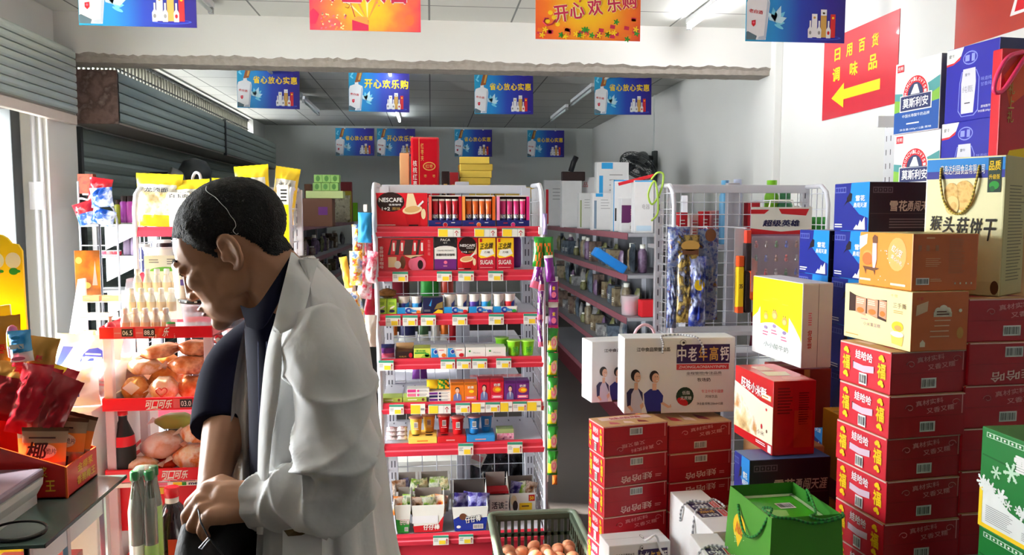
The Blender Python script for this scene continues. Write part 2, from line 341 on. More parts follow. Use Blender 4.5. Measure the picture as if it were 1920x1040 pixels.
def hung(label, u, Y, Z, board, back, w=PW, h=PH, group=None, tilt=0):
    x = P(u, 200, Y=Y).x
    t = thing('hanging_poster', label, 'poster', (x, Y, Z), 0, group, rot=(0, R(tilt), 0))
    board.build('poster_board', t)
    for sx in (.14, w-.14):
        b = MB(); b.tube([(sx, .003, h-.004), (sx+.004, .003, ZC-Z)], .0012, GREYP, 4); b.build('string', t)
        b = MB(); b.box(sx-.012, sx+.012, -.002, .008, h-.012, h+.006, WHITE); b.build('clip', t)
    return t
def blue_poster(txt, big=False):
    b = MB(); b.box(0, PW, 0, .006, 0, PH, PBLUE); f = Fr((0, 0, 0), (1, 0, 0), (0, 0, 1)); W, H = PW, PH
    def q(*pts): return [(x*W, y*H) for x, y in pts]
    b.poly(f, q((.005, .02), (.2, .02), (.235, .5), (.225, .58), (.16, .62), (.155, .68), (.1, .68), (.1, .62), (.02, .58), (.005, .5)), BTL, 1)
    b.poly(f, q((.18, .06), (.2, .04), (.23, .5), (.21, .56)), BTLS, 2); b.poly(f, q((.005, .02), (.1, .02), (.11, .07), (.02, .13), (.005, .12)), M('glass_base', (90, 110, 120), .3), 2); b.poly(f, q((.12, .03), (.19, .02), (.2, .08), (.13, .06)), BTLS, 3)
    b.poly(f, q((.1, .66), (.19, .68), (.24, .97), (.235, .99), (.165, .99), (.16, .97)), NECK, 2); b.poly(f, q((.155, .72), (.185, .72), (.225, .95), (.195, .95)), GOLD, 3)
    b.text(f, '老白酒', .095*W, .39*H, .14*W, .05*H, RED, 3, .02, rot=-8); b.poly(f, q((.055, .27), (.095, .28), (.095, .22), (.075, .19), (.055, .22)), RED, 3); b.ell(f, .075*W, .245*H, .01*W, .014*H, PINK, 4)
    for a, L, c in ((100, .17, PETAL2), (70, .2, PETAL), (45, .17, PETAL2), (130, .14, PETAL), (20, .15, PETAL), (-5, .12, PETAL2)):
        dx, dy = math.cos(R(a)), math.sin(R(a)); cx, cy = .29*W, .26*H; L *= H; w_ = .035*W
        b.poly(f, [(cx, cy), (cx+dx*L*.5-dy*w_, cy+dy*L*.5+dx*w_), (cx+dx*L*1.15, cy+dy*L*1.15), (cx+dx*L*.5+dy*w_, cy+dy*L*.5-dx*w_)], c, 2+int(a) % 3)
    b.ell(f, .33*W, .2*H, .05*W, .02*H, PETAL2, 1, rot=-25); b.ell(f, .06*W, .86*H, .04*W, .02*H, PETAL2, 1, rot=60); b.ell(f, .05*W, .78*H, .035*W, .02*H, PETAL2, 1, rot=-40)
    b.ell(f, .79*W, .065*H, .17*W, .03*H, M('ripple', (60, 90, 200), .4), 1); b.ell(f, .79*W, .068*H, .15*W, .022*H, M('ripple_in', (40, 30, 150), .4), 2)
    for x0, x1, h, c in ((.66, .715, .38, BTL), (.75, .81, .44, GOLD), (.85, .9, .38, M('gift_red', (206, 40, 44), .4))): b.poly(f, q((x0, .07), (x1, .07), (x1, h), (x0, h)), c, 3); b.ell(f, (x0+x1)/2*W, (h-.05)*H, .012*W, .016*H, GOLD if c is BTL else YEL, 4)
    b.poly(f, q((.75, .36), (.81, .36), (.81, .44), (.75, .44)), BTL, 4)
    for x, c in ((.645, BTL), (.735, BTL), (.83, PINK)):
        b.poly(f, q((x-.022, .06), (x+.022, .06), (x+.024, .17), (x+.008, .21), (x+.008, .29), (x-.008, .29), (x-.008, .21), (x-.024, .17)), BTL, 5); b.ell(f, x*W, .13*H, .012*W, .025*H, RED if c is PINK else GREYP, 6)
    n = len(txt); tw = .72 if n > 5 else .74
    for i, ch in enumerate(txt):
        b.text(f, ch, (.25+tw*(i+.5)/n)*W, (.86 if big else .64)*H, tw/n*W*.9, tw/n*W*(1.0 if not big else 1.15), YEL, 3, .03)
    return b
BP1, BP2 = '省心放心实惠', '开心欢乐购'
hung('cropped blue liquor poster with white bottle, leftmost of the front row', 155, 4.25, 2.615, blue_poster(BP1, True), 0, group='posters of the front row')
hung('cropped blue liquor poster with white bottle, rightmost of the front row', 1395, 4.25, 2.615, blue_poster(BP2, True), 0, group='posters of the front row')
ords = ('leftmost', 'second from left', 'third from left', 'rightmost')
for i, u in enumerate((445, 654, 890, 1115)): hung('blue liquor poster, %s of the middle row just beyond the beam' % ords[i], u, 7.7, 2.645+(.01, 0, -.005, 0)[i]*2, blue_poster(BP2 if i == 1 else BP1), 0, group='posters of the middle row', tilt=(.8, .5, -.3, -.5)[i])
for i, u in enumerate((628, 706, 852, 989)): hung('small distant blue liquor poster, %s of the far row near the back wall' % ords[i], u, 12.1, 2.545, blue_poster(BP2 if i == 1 else BP1), 0, group='posters of the far row')
# festive posters
CRIM = M('crimson_print', (196, 36, 76), .45); PALEY = M('pale_yellow_print', (252, 240, 170), .45)
def tagged_text(b, f, t, xs, ys, w, h, mat, out, k=3, rot=0):
    for i, ch in enumerate(t): b.text(f, ch, xs[i], ys[i], w*1.06, h*1.06, out, k, .09, rot); b.text(f, ch, xs[i], ys[i], w, h, mat, k+1, .025, rot)
b = MB(); b.box(0, PW, 0, .006, 0, PH, PFEST); f = Fr((0, 0, 0), (1, 0, 0), (0, 0, 1)); rg = random.Random(5)
for i in range(9):
    a = 20+i*17; b.poly(f, [(.3, .05), (.3+.5*math.cos(R(a)), .05+.32*math.sin(R(a))), (.3+.5*math.cos(R(a+5)), .05+.32*math.sin(R(a+5)))], (PALEY, M('fest_orange', (240, 150, 70)))[i % 2], 1) if abs(math.cos(R(a))) < .55 else None
b.rect(f, .22, .0, .305, .055, CRIM, 2); b.poly(f, [(.22, .055), (.305, .03), (.3, .07), (.25, .075)], _M['fest_orange'], 3)
b.poly(f, [(0, .03), (.03, .03), (.05, .08), (.02, .11), (0, .09)], CRIM, 2); b.ell(f, .12, .03, .04, .03, M('fest_peony', (226, 90, 80)), 2); b.ell(f, .52, .06, .025, .03, M('fest_lantern', (224, 110, 60)), 2)
for i in range(40): b.ell(f, .06+rg.random()*.13, .005+rg.random()*.08, .006, .004, (PALEY, PINK, _M['fest_orange'])[i % 3], 4, 8, rg.random()*180)
for i in range(60): b.ell(f, rg.random()*PW*.97+.006, .12+rg.random()*.28, .004, .004, (PALEY, YEL, PINK)[i % 3], 2, 6)
b.tube([(.19, 0, .14), (.21, -.001, .13), (.2, -.001, .115), (.185, 0, .12)], .002, NECK, 4); b.tube([(.21, 0, .15), (.235, -.001, .07)], .002, CRIM, 4)
tagged_text(b, f, '开业大吉', (.1, .22, .345, .465), (.215, .215, .215, .215), .105, .14, CRIM, WHITE)
hung('red and yellow grand-opening poster hanging before the beam', 584, 4.25, 2.62, b, 0, group='posters of the front row')
b = MB(); b.box(0, PW, 0, .006, 0, PH, PORAN); f = Fr((0, 0, 0), (1, 0, 0), (0, 0, 1))
b.poly(f, [(0, .25), (.09, .26), (.16, .21), (.25, .24), (.24, .41), (.02, .41)], CRIM, 1); b.ell(f, .21, .26, .04, .035, YEL, 2); b.ell(f, .21, .26, .022, .018, CRIM, 3); b.ell(f, .08, .25, .03, .012, CYAN, 2, rot=-20)
for i in range(46):
    x = .015+rg.random()*.55; y = .008+rg.random()*(.05 if x < .42 else .11); c = (CRIM, YEL, GREEN, CRIM, ORANGE)[i % 5]
    if c is CRIM or c is ORANGE: b.poly(f, [(x-.015, y-.008), (x+.012, y-.011), (x+.015, y+.008), (x-.012, y+.012)], c, 1+i % 3)
    else:
        for a in range(5): b.ell(f, x+.009*math.cos(a*1.26), y+.009*math.sin(a*1.26), .009, .004, c, 4+i % 2, 7, a*72)
for x, y in ((.08, .14), (.1, .115), (.12, .08), (.065, .095)): b.ell(f, x, y, .013, .012, YEL, 2)
tagged_text(b, f, '开心欢乐购', (.14, .225, .325, .43, .515), (.135, .155, .175, .195, .215), .082, .09, CRIM, PALEY, 6, 8)
b.tube([(.11, 0, .105), (.09, -.003, .08), (.06, -.003, .07), (.04, -.003, .09), (.05, -.003, .11), (.07, -.003, .108)], .004, CRIM, 5); b.tube([(.24, -.003, .2), (.25, -.003, .25), (.3, -.003, .235), (.38, -.004, .29), (.42, -.004, .3)], .004, CRIM, 5)
hung('orange festive poster with curly lettering hanging before the beam', 1004, 4.25, 2.60, b, 0, group='posters of the front row')
# signs pasted on the right wall (they face -X)
def wall_sign(label, y0, y1, z0, z1, fn, mat):
    b = MB(); f = Fr((0, 0, 0), (0, -1, 0), (0, 0, 1)); w_, h_ = y1-y0, z1-z0
    b.box(0, .003, -w_, 0, 0, h_, mat); fn(b, f, w_, h_); o = b.build('wall_sign', None, (XR-.0045, y1, z0)); tag(o, label, 'sign'); return o
SIGNR = M('sign_red', (200, 36, 52), .35, coat=.3); SIGNB = M('sign_brown_red', (176, 62, 48), .35, coat=.3)
a = P(1547, 78, X=XR); c = P(1689, 17, X=XR); d = P(1545, 226, X=XR)
def f1(b, f, W, H):
    for i, ch in enumerate('日用百货'): b.text(f, ch, (.21+.17*i)*W, .77*H, .085*W, .15*H, YEL, 2, .03)
    for i, ch in enumerate('调味品'): b.text(f, ch, (.2+.25*i)*W, .53*H, .11*W, .17*H, YEL, 2, .03)
    b.poly(f, [(.14*W, .25*H), (.32*W, .40*H), (.32*W, .32*H), (.8*W, .32*H), (.8*W, .2*H), (.32*W, .2*H), (.32*W, .1*H)], YEL, 2)
wall_sign('red sign with yellow writing and arrow pasted on the right wall', c.y, a.y, d.z, a.z, f1, SIGNR)
def f2(b, f, W, H):
    b.ell(f, .2*W, .36*H, .012*W, .03*H, YEL, 2); b.poly(f, [(.27*W, .1*H), (.34*W, .1*H), (.36*W, .3*H), (.31*W, .32*H)], WHITE, 2); b.poly(f, [(.29*W, .12*H), (.33*W, .12*H), (.345*W, .28*H), (.315*W, .29*H)], RED, 3); b.rect(f, .36*W, .1*H, .7*W, .3*H, WHITE, 2); b.rect(f, .37*W, .12*H, .69*W, .28*H, RED, 3)
a = P(1793, 40, X=XR); d = P(1793, 92, X=XR); wall_sign('large brown-red sign partly out of frame at upper right of the right wall', a.y-1.4, a.y, d.z, d.z+.7, f2, SIGNB)
# ------------------------------------------------------------------ cartons and gift boxes on the right
CRED = M('carton_red', (174, 14, 32), .42, var=.05); CRED2 = M('carton_red_lit', (214, 22, 46), .42, var=.04); KRAFT = M('kraft_card', (196, 152, 104), .8, var=.12); EDGE = M('card_edge', (224, 190, 180), .8)  # brighter second red paints daylight onto the cartons' left faces
PALEPINK = M('slogan_pink', (226, 150, 150), .5); LILAC = M('handle_lilac', (226, 196, 214), .4); FU = M('fu_yellow', (252, 206, 10), .4); GBLK = M('gift_black', (30, 22, 34), .4)
def spline(pts, k=6, closed=False):
    pts = [Vector(p) for p in pts]; out = []; n = len(pts)
    for i in range(n if closed else n-1):
        p0, p1, p2, p3 = (pts[i-1] if closed or i else pts[0]), pts[i], pts[(i+1) % n], (pts[(i+2) % n] if closed or i+2 < n else pts[-1])
        for j in range(k):
            t = j/k; out.append(.5*((2*p1)+(p2-p0)*t+(2*p0-5*p1+4*p2-p3)*t*t+(3*p1-p0-3*p2+p3)*t**3))
    if not closed: out.append(pts[-1])
    return out
def rope(b, pts, r, m1, m2=None, k=7):
    pts = spline(pts, k); n = len(pts)-1
    ml = [m for i in range(n) for m in ([m1]*6 if (i//1) % 2 or not m2 else [m2]*6)]
    return b.tube(pts, [r*(1+.12*(i % 2)) for i in range(n+1)], ml, 6)
def redcarton(w, d, h, var):
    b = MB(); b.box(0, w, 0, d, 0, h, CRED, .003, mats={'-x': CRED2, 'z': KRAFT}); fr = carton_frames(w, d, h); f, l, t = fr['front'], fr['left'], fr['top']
    b.rect(f, .004, h*.485, w-.004, h*.5, M('carton_seam', (150, 14, 28), .5), 1); b.rect(f, .003, h-.004, w-.003, h-.001, EDGE, 1); b.rect(l, .003, h-.005, d-.003, h-.001, EDGE, 1)
    if w > .19: b.rect(f, w-.012, h*.52, w-.009, h*.96, PALEPINK, 1)
    def slogan(y, fl):
        s = -1 if fl else 1; cx = w*.56
        b.text(f, '真材实料', cx-s*.01*1, y+s*h*.085, w*.36, h*.13, PALEPINK, 2, .01, rot=6 if not fl else 6, flip=fl); b.text(f, '又香又糯', cx+s*w*.1, y-s*h*.09, w*.36, h*.13, PALEPINK, 2, .01, rot=6, flip=fl)
        for e in (-1, 1):
            px = cx+e*w*.3; b.add([], [], PALEPINK); pts = [f(px+e*.011*math.cos(a*.55)*(1-a*.06)*1.2, y+e*h*.05+.010*math.sin(a*.55)*(1-a*.06), 2) for a in range(12)]
            b.tube(pts, .0009, PALEPINK, 4)
    def bar(y): b.barcode(f, w*.5, y, w*.2, h*.24, 2)
    def name(y, fl):
        b.text(f, '娃哈哈', w*.5, y, w*.5, h*.24, M('name_pale', (236, 200, 190), .5), 2, .012, rot=4, flip=fl, slant=.1); b.lines(f, w*.8, y-h*.05, w*.9, y+h*.07, 2, PALEPINK, 2)
    if var == 'A': slogan(h*.74, False); bar(h*.25)
    if var == 'B': bar(h*.77); slogan(h*.25, True)
    if var == 'C': bar(h*.77); name(h*.22, True)
    if var == 'D': name(h*.72, True); bar(h*.25)
    # end panel: two yellow luck characters, brand name, carrying strap, price sticker
    for x in (d*.15, d*.84):
        b.text(l, '福', x, h*.5, d*.17, h*.38, M('fu_shadow', (226, 120, 20), .4), 2, .05); b.text(l, '福', x, h*.51, d*.155, h*.36, FU, 3, .03)
        for yy in (h*.8, h*.21):
            for k, (dx, dy, rr) in enumerate(((-.03, .0, .03), (.0, .004, .036), (.03, -.003, .028))): b.ell(l, x+dx*d, yy+dy, rr*d, .05*h, FU, 3+k)
    b.text(l, '娃哈哈', d*.5, h*.75, d*.34, h*.22, M('brand_white', (250, 235, 238), .4), 3, .03, rot=-3)
    b.poly(l, [(d*.3, h*.56), (d*.5, h*.52), (d*.7, h*.56), (d*.7, h*.4), (d*.5, h*.36), (d*.3, h*.4)], LILAC, 4); b.rect(l, d*.285, h*.42, d*.3, h*.58, BLACK, 3); b.barcode(l, d*.5, h*.2, d*.15, h*.28, 5)
    for i in range(3): b.poly(t, [(w*(.15+.22*i), d*.2), (w*(.3+.22*i), d*.12), (w*(.28+.22*i), d*.3), (w*(.18+.22*i), d*.42)], (CRED, EDGE, M('dark_red_print', (130, 20, 30)))[i % 3], 1)
    b.rect(t, w*.1, d*.55, w*.9, d*.85, EDGE, 1); b.text(t, '娃哈哈', w*.5, d*.7, w*.5, d*.2, CRED, 2, .02)
    return b
ORD = ('topmost', 'second from the top', 'third from the top', 'fourth from the top', 'fifth from the top', 'sixth from the top', 'seventh from the top', 'eighth from the top', 'ninth from the top', 'tenth from the top', 'eleventh from the top', 'twelfth from the top', 'lowest but one', 'lowest')
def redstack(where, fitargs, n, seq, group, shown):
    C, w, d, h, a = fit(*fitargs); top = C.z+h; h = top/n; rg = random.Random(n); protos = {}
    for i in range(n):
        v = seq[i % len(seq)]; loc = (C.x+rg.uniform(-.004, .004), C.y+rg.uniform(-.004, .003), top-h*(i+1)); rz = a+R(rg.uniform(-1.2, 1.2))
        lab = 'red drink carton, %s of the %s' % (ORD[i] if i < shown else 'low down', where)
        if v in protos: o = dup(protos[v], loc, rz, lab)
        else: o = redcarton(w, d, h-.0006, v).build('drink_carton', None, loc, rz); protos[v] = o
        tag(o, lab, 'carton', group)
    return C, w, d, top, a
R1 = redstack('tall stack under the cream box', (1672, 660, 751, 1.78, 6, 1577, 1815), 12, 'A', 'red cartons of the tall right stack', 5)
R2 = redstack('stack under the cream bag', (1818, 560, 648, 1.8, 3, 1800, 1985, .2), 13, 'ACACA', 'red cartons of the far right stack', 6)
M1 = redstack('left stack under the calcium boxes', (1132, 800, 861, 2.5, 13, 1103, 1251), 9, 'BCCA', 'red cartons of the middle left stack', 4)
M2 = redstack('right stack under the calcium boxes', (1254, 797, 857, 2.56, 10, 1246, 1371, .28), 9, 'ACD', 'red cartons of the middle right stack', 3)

def joggers(b, f, x, y, s, two=True):           # printed picture: a jogging woman and man, cut at the waist
    HAIR = M('print_hair', (34, 26, 26)); SK = SKIN; SH = M('print_lilac_shirt', (206, 200, 216)); PO = M('print_blue_polo', (36, 40, 128)); JK = M('print_navy_jacket', (36, 32, 76))
    b.poly(f, [(x-.07*s, y), (x+.09*s, y), (x+.1*s, y+.26*s), (x+.03*s, y+.36*s), (x-.05*s, y+.34*s)], SH, 1)
    b.poly(f, [(x-.12*s, y+.1*s), (x-.07*s, y+.08*s), (x-.06*s, y+.28*s), (x-.02*s, y+.36*s), (x-.08*s, y+.36*s), (x-.13*s, y+.3*s)], JK, 2); b.poly(f, [(x+.03*s, y+.37*s), (x+.1*s, y+.3*s), (x+.11*s, y+.16*s), (x+.075*s, y+.25*s)], JK, 2)
    b.poly(f, [(x-.02*s, y+.34*s), (x+.03*s, y+.34*s), (x+.03*s, y+.44*s), (x-.02*s, y+.44*s)], SK, 3); b.ell(f, x-.005*s, y+.55*s, .068*s, .085*s, HAIR, 3); b.ell(f, x+.022*s, y+.52*s, .048*s, .075*s, SK, 4); b.ell(f, x+.04*s, y+.485*s, .016*s, .008*s, WHITE, 5); b.ell(f, x+.045*s, y+.535*s, .008*s, .005*s, HAIR, 5); b.ell(f, x+.015*s, y+.535*s, .007*s, .004*s, HAIR, 5)
    b.poly(f, [(x-.12*s, y+.1*s), (x-.05*s, y+.02*s), (x-.03*s, y+.05*s), (x-.08*s, y+.12*s)], SK, 3)
    if two:
        m = x+.27*s
        b.poly(f, [(m-.1*s, y), (m+.1*s, y), (m+.1*s, y+.26*s), (m+.06*s, y+.34*s), (m-.06*s, y+.35*s), (m-.15*s, y+.28*s), (m-.14*s, y+.14*s)], PO, 1); b.poly(f, [(m+.06*s, y+.34*s), (m+.13*s, y+.25*s), (m+.12*s, y+.13*s), (m+.08*s, y+.15*s)], PO, 2)
        b.poly(f, [(m-.03*s, y+.33*s), (m+.03*s, y+.33*s), (m+.03*s, y+.43*s), (m-.03*s, y+.43*s)], SK, 3); b.ell(f, m-.005*s, y+.53*s, .068*s, .085*s, HAIR, 3); b.ell(f, m+.015*s, y+.505*s, .053*s, .072*s, SK, 4); b.ell(f, m+.036*s, y+.47*s, .014*s, .007*s, WHITE, 5); b.ell(f, m+.04*s, y+.525*s, .008*s, .005*s, HAIR, 5); b.ell(f, m+.008*s, y+.525*s, .007*s, .004*s, HAIR, 5)
        b.poly(f, [(m+.09*s, y+.14*s), (m+.13*s, y+.16*s), (m+.22*s, y+.1*s), (m+.24*s, y+.13*s), (m+.25*s, y+.08*s), (m+.2*s, y+.07*s)], SK, 3); b.rect(f, m-.1*s, y-.01*s, m+.1*s, y+.025*s, HAIR, 3)
    b.poly(f, [(x+.06*s, y+.12*s), (x+.11*s, y+.16*s), (x+.12*s, y+.1*s), (x+.08*s, y+.05*s)], SK, 4)
GW = M('gift_white', (240, 240, 240), .35, var=.02); VIOLET = M('panel_violet', (42, 24, 78), .4)
def calcium(w, d, h, handle='rope'):
    b = MB(); b.box(0, w, 0, d, 0, h, GW, .003); fr = carton_frames(w, d, h); f, t = fr['front'], fr['top']
    b.text(f, '江中食品荣誉出品', .26*w, .85*h, .3*w, .055*h, BLACK, 2, .01); b.rect(f, .47*w, .66*h, .95*w, .91*h, VIOLET, 2)
    for i, ch in enumerate('中老年高钙'): b.text(f, ch, (.515+.097*i)*w, .785*h, .08*w, .19*h, (WHITE, WHITE, GOLD, GOLD, WHITE)[i], 3, .02)
    b.rect(f, .47*w, .575*h, .945*w, .65*h, M('band_red', (214, 60, 62)), 2); b.text(f, 'ZHONGLAONIANYINPIN', .705*w, .612*h, .43*w, .036*h, WHITE, 3, .005, slant=.15); b.ell(f, .525*w, .935*h, .028*w, .042*h, BLACK, 4); b.ell(f, .525*w, .935*h, .025*w, .038*h, WHITE, 5); b.ell(f, .53*w, .935*h, .012*w, .016*h, BLACK, 6)
    b.text(f, '全程管控|专注品质', .72*w, .525*h, .32*w, .045*h, BLACK, 2); b.rect(f, .56*w, .495*h, .88*w, .498*h, GREYP, 2); b.text(f, '牧场奶', .72*w, .44*h, .12*w, .05*h, BLACK, 2, .01)
    b.text(f, '专注中老年健康', .8*w, .285*h, .2*w, .045*h, M('rose_print', (220, 90, 100)), 2); b.text(f, '风味饮品', .79*w, .215*h, .11*w, .04*h, BLACK, 2); b.text(f, '净含量/规格:250ml×12盒', .78*w, .12*h, .24*w, .035*h, BLACK, 2)
    b.ell(f, .55*w, .22*h, .08*w, .125*h, M('badge_dark_green', (24, 56, 34)), 2); b.ell(f, .53*w, .15*h, .055*w, .045*h, RED, 3, rot=-30); b.text(f, '低脂', .56*w, .27*h, .07*w, .05*h, WHITE, 4); b.text(f, '无蔗糖', .56*w, .2*h, .1*w, .05*h, WHITE, 4)
    joggers(b, f, .105*w, .005*h, .92*h); b.ell(t, .62*w, .5*d, .025*w, .16*d, BLACK, 1); b.ell(t, .62*w, .5*d, .021*w, .13*d, WHITE, 2); b.rect(t, .01*w, .48*d, .99*w, .5*d, M('flap_line', (200, 200, 204)), 1)
    return b
C, w_, d_, h_, a_ = fit(1171, 634, 779, 2.66, -2, 1151, 1379); zt = M1[3]; d_ = .11
g1 = thing('gift_box', 'white calcium milk gift box with jogging couple, front one on the red cartons', 'gift box', (C.x, C.y, zt), a_); calcium(w_, d_, C.z+h_-zt).build('box', g1); H1 = C.z+h_-zt
b = MB(); ROPW = M('rope_white', (226, 226, 228), .7); ROPG = M('rope_grey', (150, 150, 156), .7)
rope(b, [(.34*w_, -.005, H1-.055), (.345*w_, -.005, H1-.02), (.33*w_, -.002, H1+.002), (.36*w_, .02, H1+.005), (.5*w_, .04, H1+.005), (.58*w_, .02, H1+.005), (.65*w_, -.003, H1), (.7*w_, -.005, H1-.03), (.71*w_, -.005, H1-.06)], .0035, ROPW, ROPG); b.build('rope_handle', g1)
C, w2, d2, h2, a2 = fit(1110, 641, 780, 2.83, 9, 1089, 1312); d2 = .11
g2 = thing('gift_box', 'white calcium milk gift box with pink handle, standing behind the front one', 'gift box', (C.x, C.y, zt), a2); calcium(w2, d2, C.z+h2-zt).build('box', g2); H2 = C.z+h2-zt
b = MB(); b.tube(spline([(.42*w2, .05, H2), (.46*w2, .05, H2+.035), (.53*w2, .05, H2+.05), (.6*w2, .05, H2+.035), (.63*w2, .05, H2)], 5), .006, M('handle_pink', (246, 196, 206), .35), 8); b.build('handle', g2)

# black-blue beer cartons
SNB = M('beer_blue', (26, 36, 130), .4); SNC = M('beer_cyan', (24, 128, 206), .4); SNK = M('beer_black', (24, 20, 42), .38); SILV = M('beer_silver', (206, 196, 186), .35); 
def beer(w, d, h):
    b = MB(); b.box(0, w, 0, d, 0, h, SNK, .003, mats={'-x': SNB, 'z': M('beer_top', (60, 96, 150), .4)}); fr = carton_frames(w, d, h); f, l = fr['front'], fr['left']
    b.poly(l, [(d*.22, 0), (d, 0), (d, h), (d*.5, h), (d*.45, h*.55)], SNC, 1); b.poly(l, [(d*.22, .002), (d*.98, .002), (d*.98, h*.28), (d*.75, h*.35), (d*.46, h*.6), (d*.32, h*.28)], SNB, 2)
    b.poly(l, [(d*.6, h*.04), (d*.92, h*.04), (d*.9, h*.3), (d*.82, h*.18), (d*.78, h*.24), (d*.72, h*.1), (d*.68, h*.14)], WHITE, 3); b.poly(l, [(d*.4, h*.6), (d*.52, h*.62), (d*.53, h*.78), (d*.47, h*.8), (d*.38, h*.68)], GBLK, 3); b.poly(l, [(d*.3, h*.52), (d*.42, h*.62), (d*.4, h*.66)], GBLK, 3)
    b.text(l, '雪花', d*.77, h*.68, d*.26, h*.12, WHITE, 4, .03); b.text(l, '勇闯天涯', d*.77, h*.54, d*.36, h*.1, WHITE, 4, .02, slant=.15); b.rect(l, d*.04, h*.8, d*.36, h*.92, M('icon_blue', (90, 100, 170)), 3)
    for i in range(4): b.rect(l, d*(.06+.075*i), h*.82, d*(.115+.075*i), h*.9, SNB, 4)
    b.lines(l, d*.05, h*.06, d*.3, h*.16, 2, WHITE, 3); b.rect(f, w*.05, h*.78, w*.34, h*.9, M('icon_dark', (100, 92, 110)), 1)
    for i in range(4): b.rect(f, w*(.06+.07*i), h*.8, w*(.115+.07*i), h*.88, SNK, 2); b.ell(f, w*(.085+.07*i), h*.84, w*.012, h*.025, _M['icon_dark'], 3)
    b.text(f, '雪花', w*.43, h*.52, w*.26, h*.22, SILV, 2, .03); b.text(f, '勇闯天涯', w*.76, h*.52, w*.4, h*.21, SILV, 2, .02, slant=.15); b.rect(f, w*.02, h*.36, w*.98, h*.375, M('beer_line', (70, 60, 70)), 1); b.lines(f, w*.3, h*.06, w*.9, h*.28, 4, M('beer_fine', (110, 100, 110)), 2)
    return b
def column(fitargs, n, names, mk, group, name, cat, **kw):
    C, w, d, h, a = fit(*fitargs, **kw); top = C.z+h; h = top/n; p = None; rg = random.Random(n+3)
    for i in range(n):
        loc = (C.x+rg.uniform(-.003, .003), C.y+rg.uniform(-.003, .003), top-h*(i+1)); lab = names[min(i, len(names)-1)]
        if p: o = dup(p, loc, a+R(rg.uniform(-.8, .8)), lab)
        else: p = o = mk(w, d, h-.0006).build(name, None, loc, a)
        tag(o, lab, cat, group)
    return C, w, d, top, a, h
g = 'blue and black beer cartons'
B1 = column((1633, 340, 440, 2.34, 2, 1567, 1760), 11, ['black and blue beer carton topmost at right behind the orange box', 'blue beer carton directly behind the orange box, second in its stack', 'beer carton hidden low in the stack behind the orange box'], beer, g, 'beer_carton', 'carton')
a = B1[4]; h = B1[5]; dv = Vector((-math.sin(a), math.cos(a), 0))*(B1[2]+.012); p = None
for i in range(10):
    lab = ('blue beer carton on top of the rear stack, left of the orange box', 'blue beer carton second in the rear stack, behind the yellow and white box', 'beer carton hidden low in the rear stack')[min(i, 2)]; loc = (B1[0].x+dv.x-.01, B1[0].y+dv.y, h*(9-i))
    if p: o = dup(p, loc, a, lab)
    else: p = o = beer(B1[1], B1[2], h-.0006).build('beer_carton', None, loc, a)
    tag(o, lab, 'carton', g)
C, w_, d_, h_, a_ = fit(1406, 863, 970, 2.1, 3, 1377, 1558); zb = C.z+h_; tag(beer(w_, d_, .162).build('beer_carton', None, (C.x, C.y, zb-.162), a_), 'black and blue beer carton lying under the red rice cracker box', 'carton', g); BC = (C, w_, d_, zb)
def plain(w, d, h, mat=KRAFT):
    b = MB(); b.box(0, w, 0, d, 0, h, mat, .003); fr = carton_frames(w, d, h); b.rect(fr['top'], 0.002, d*.46, w-.002, d*.54, M('packing_tape', (206, 170, 110), .25), 1); b.rect(fr['front'], w*.44, h*.75, w*.56, h-.002, _M['packing_tape'], 1); b.lines(fr['front'], w*.1, h*.1, w*.4, h*.25, 3, M('kraft_ink', (120, 84, 60)), 1); return b
def support(x, y, w, d, z0, z1, a, lab): return tag(plain(w, d, z1-z0).build('kraft_carton', None, (x, y, z0), a), lab, 'carton')
z = 0
for i in range(2): support(C.x, C.y, w_, d_, (zb-.162)/2*i, (zb-.162)/2*(i+1)-.0006, a_, ('brown carton on the floor, two below the red rice cracker box', 'brown carton below the black beer carton and behind the green gift bag')[i])

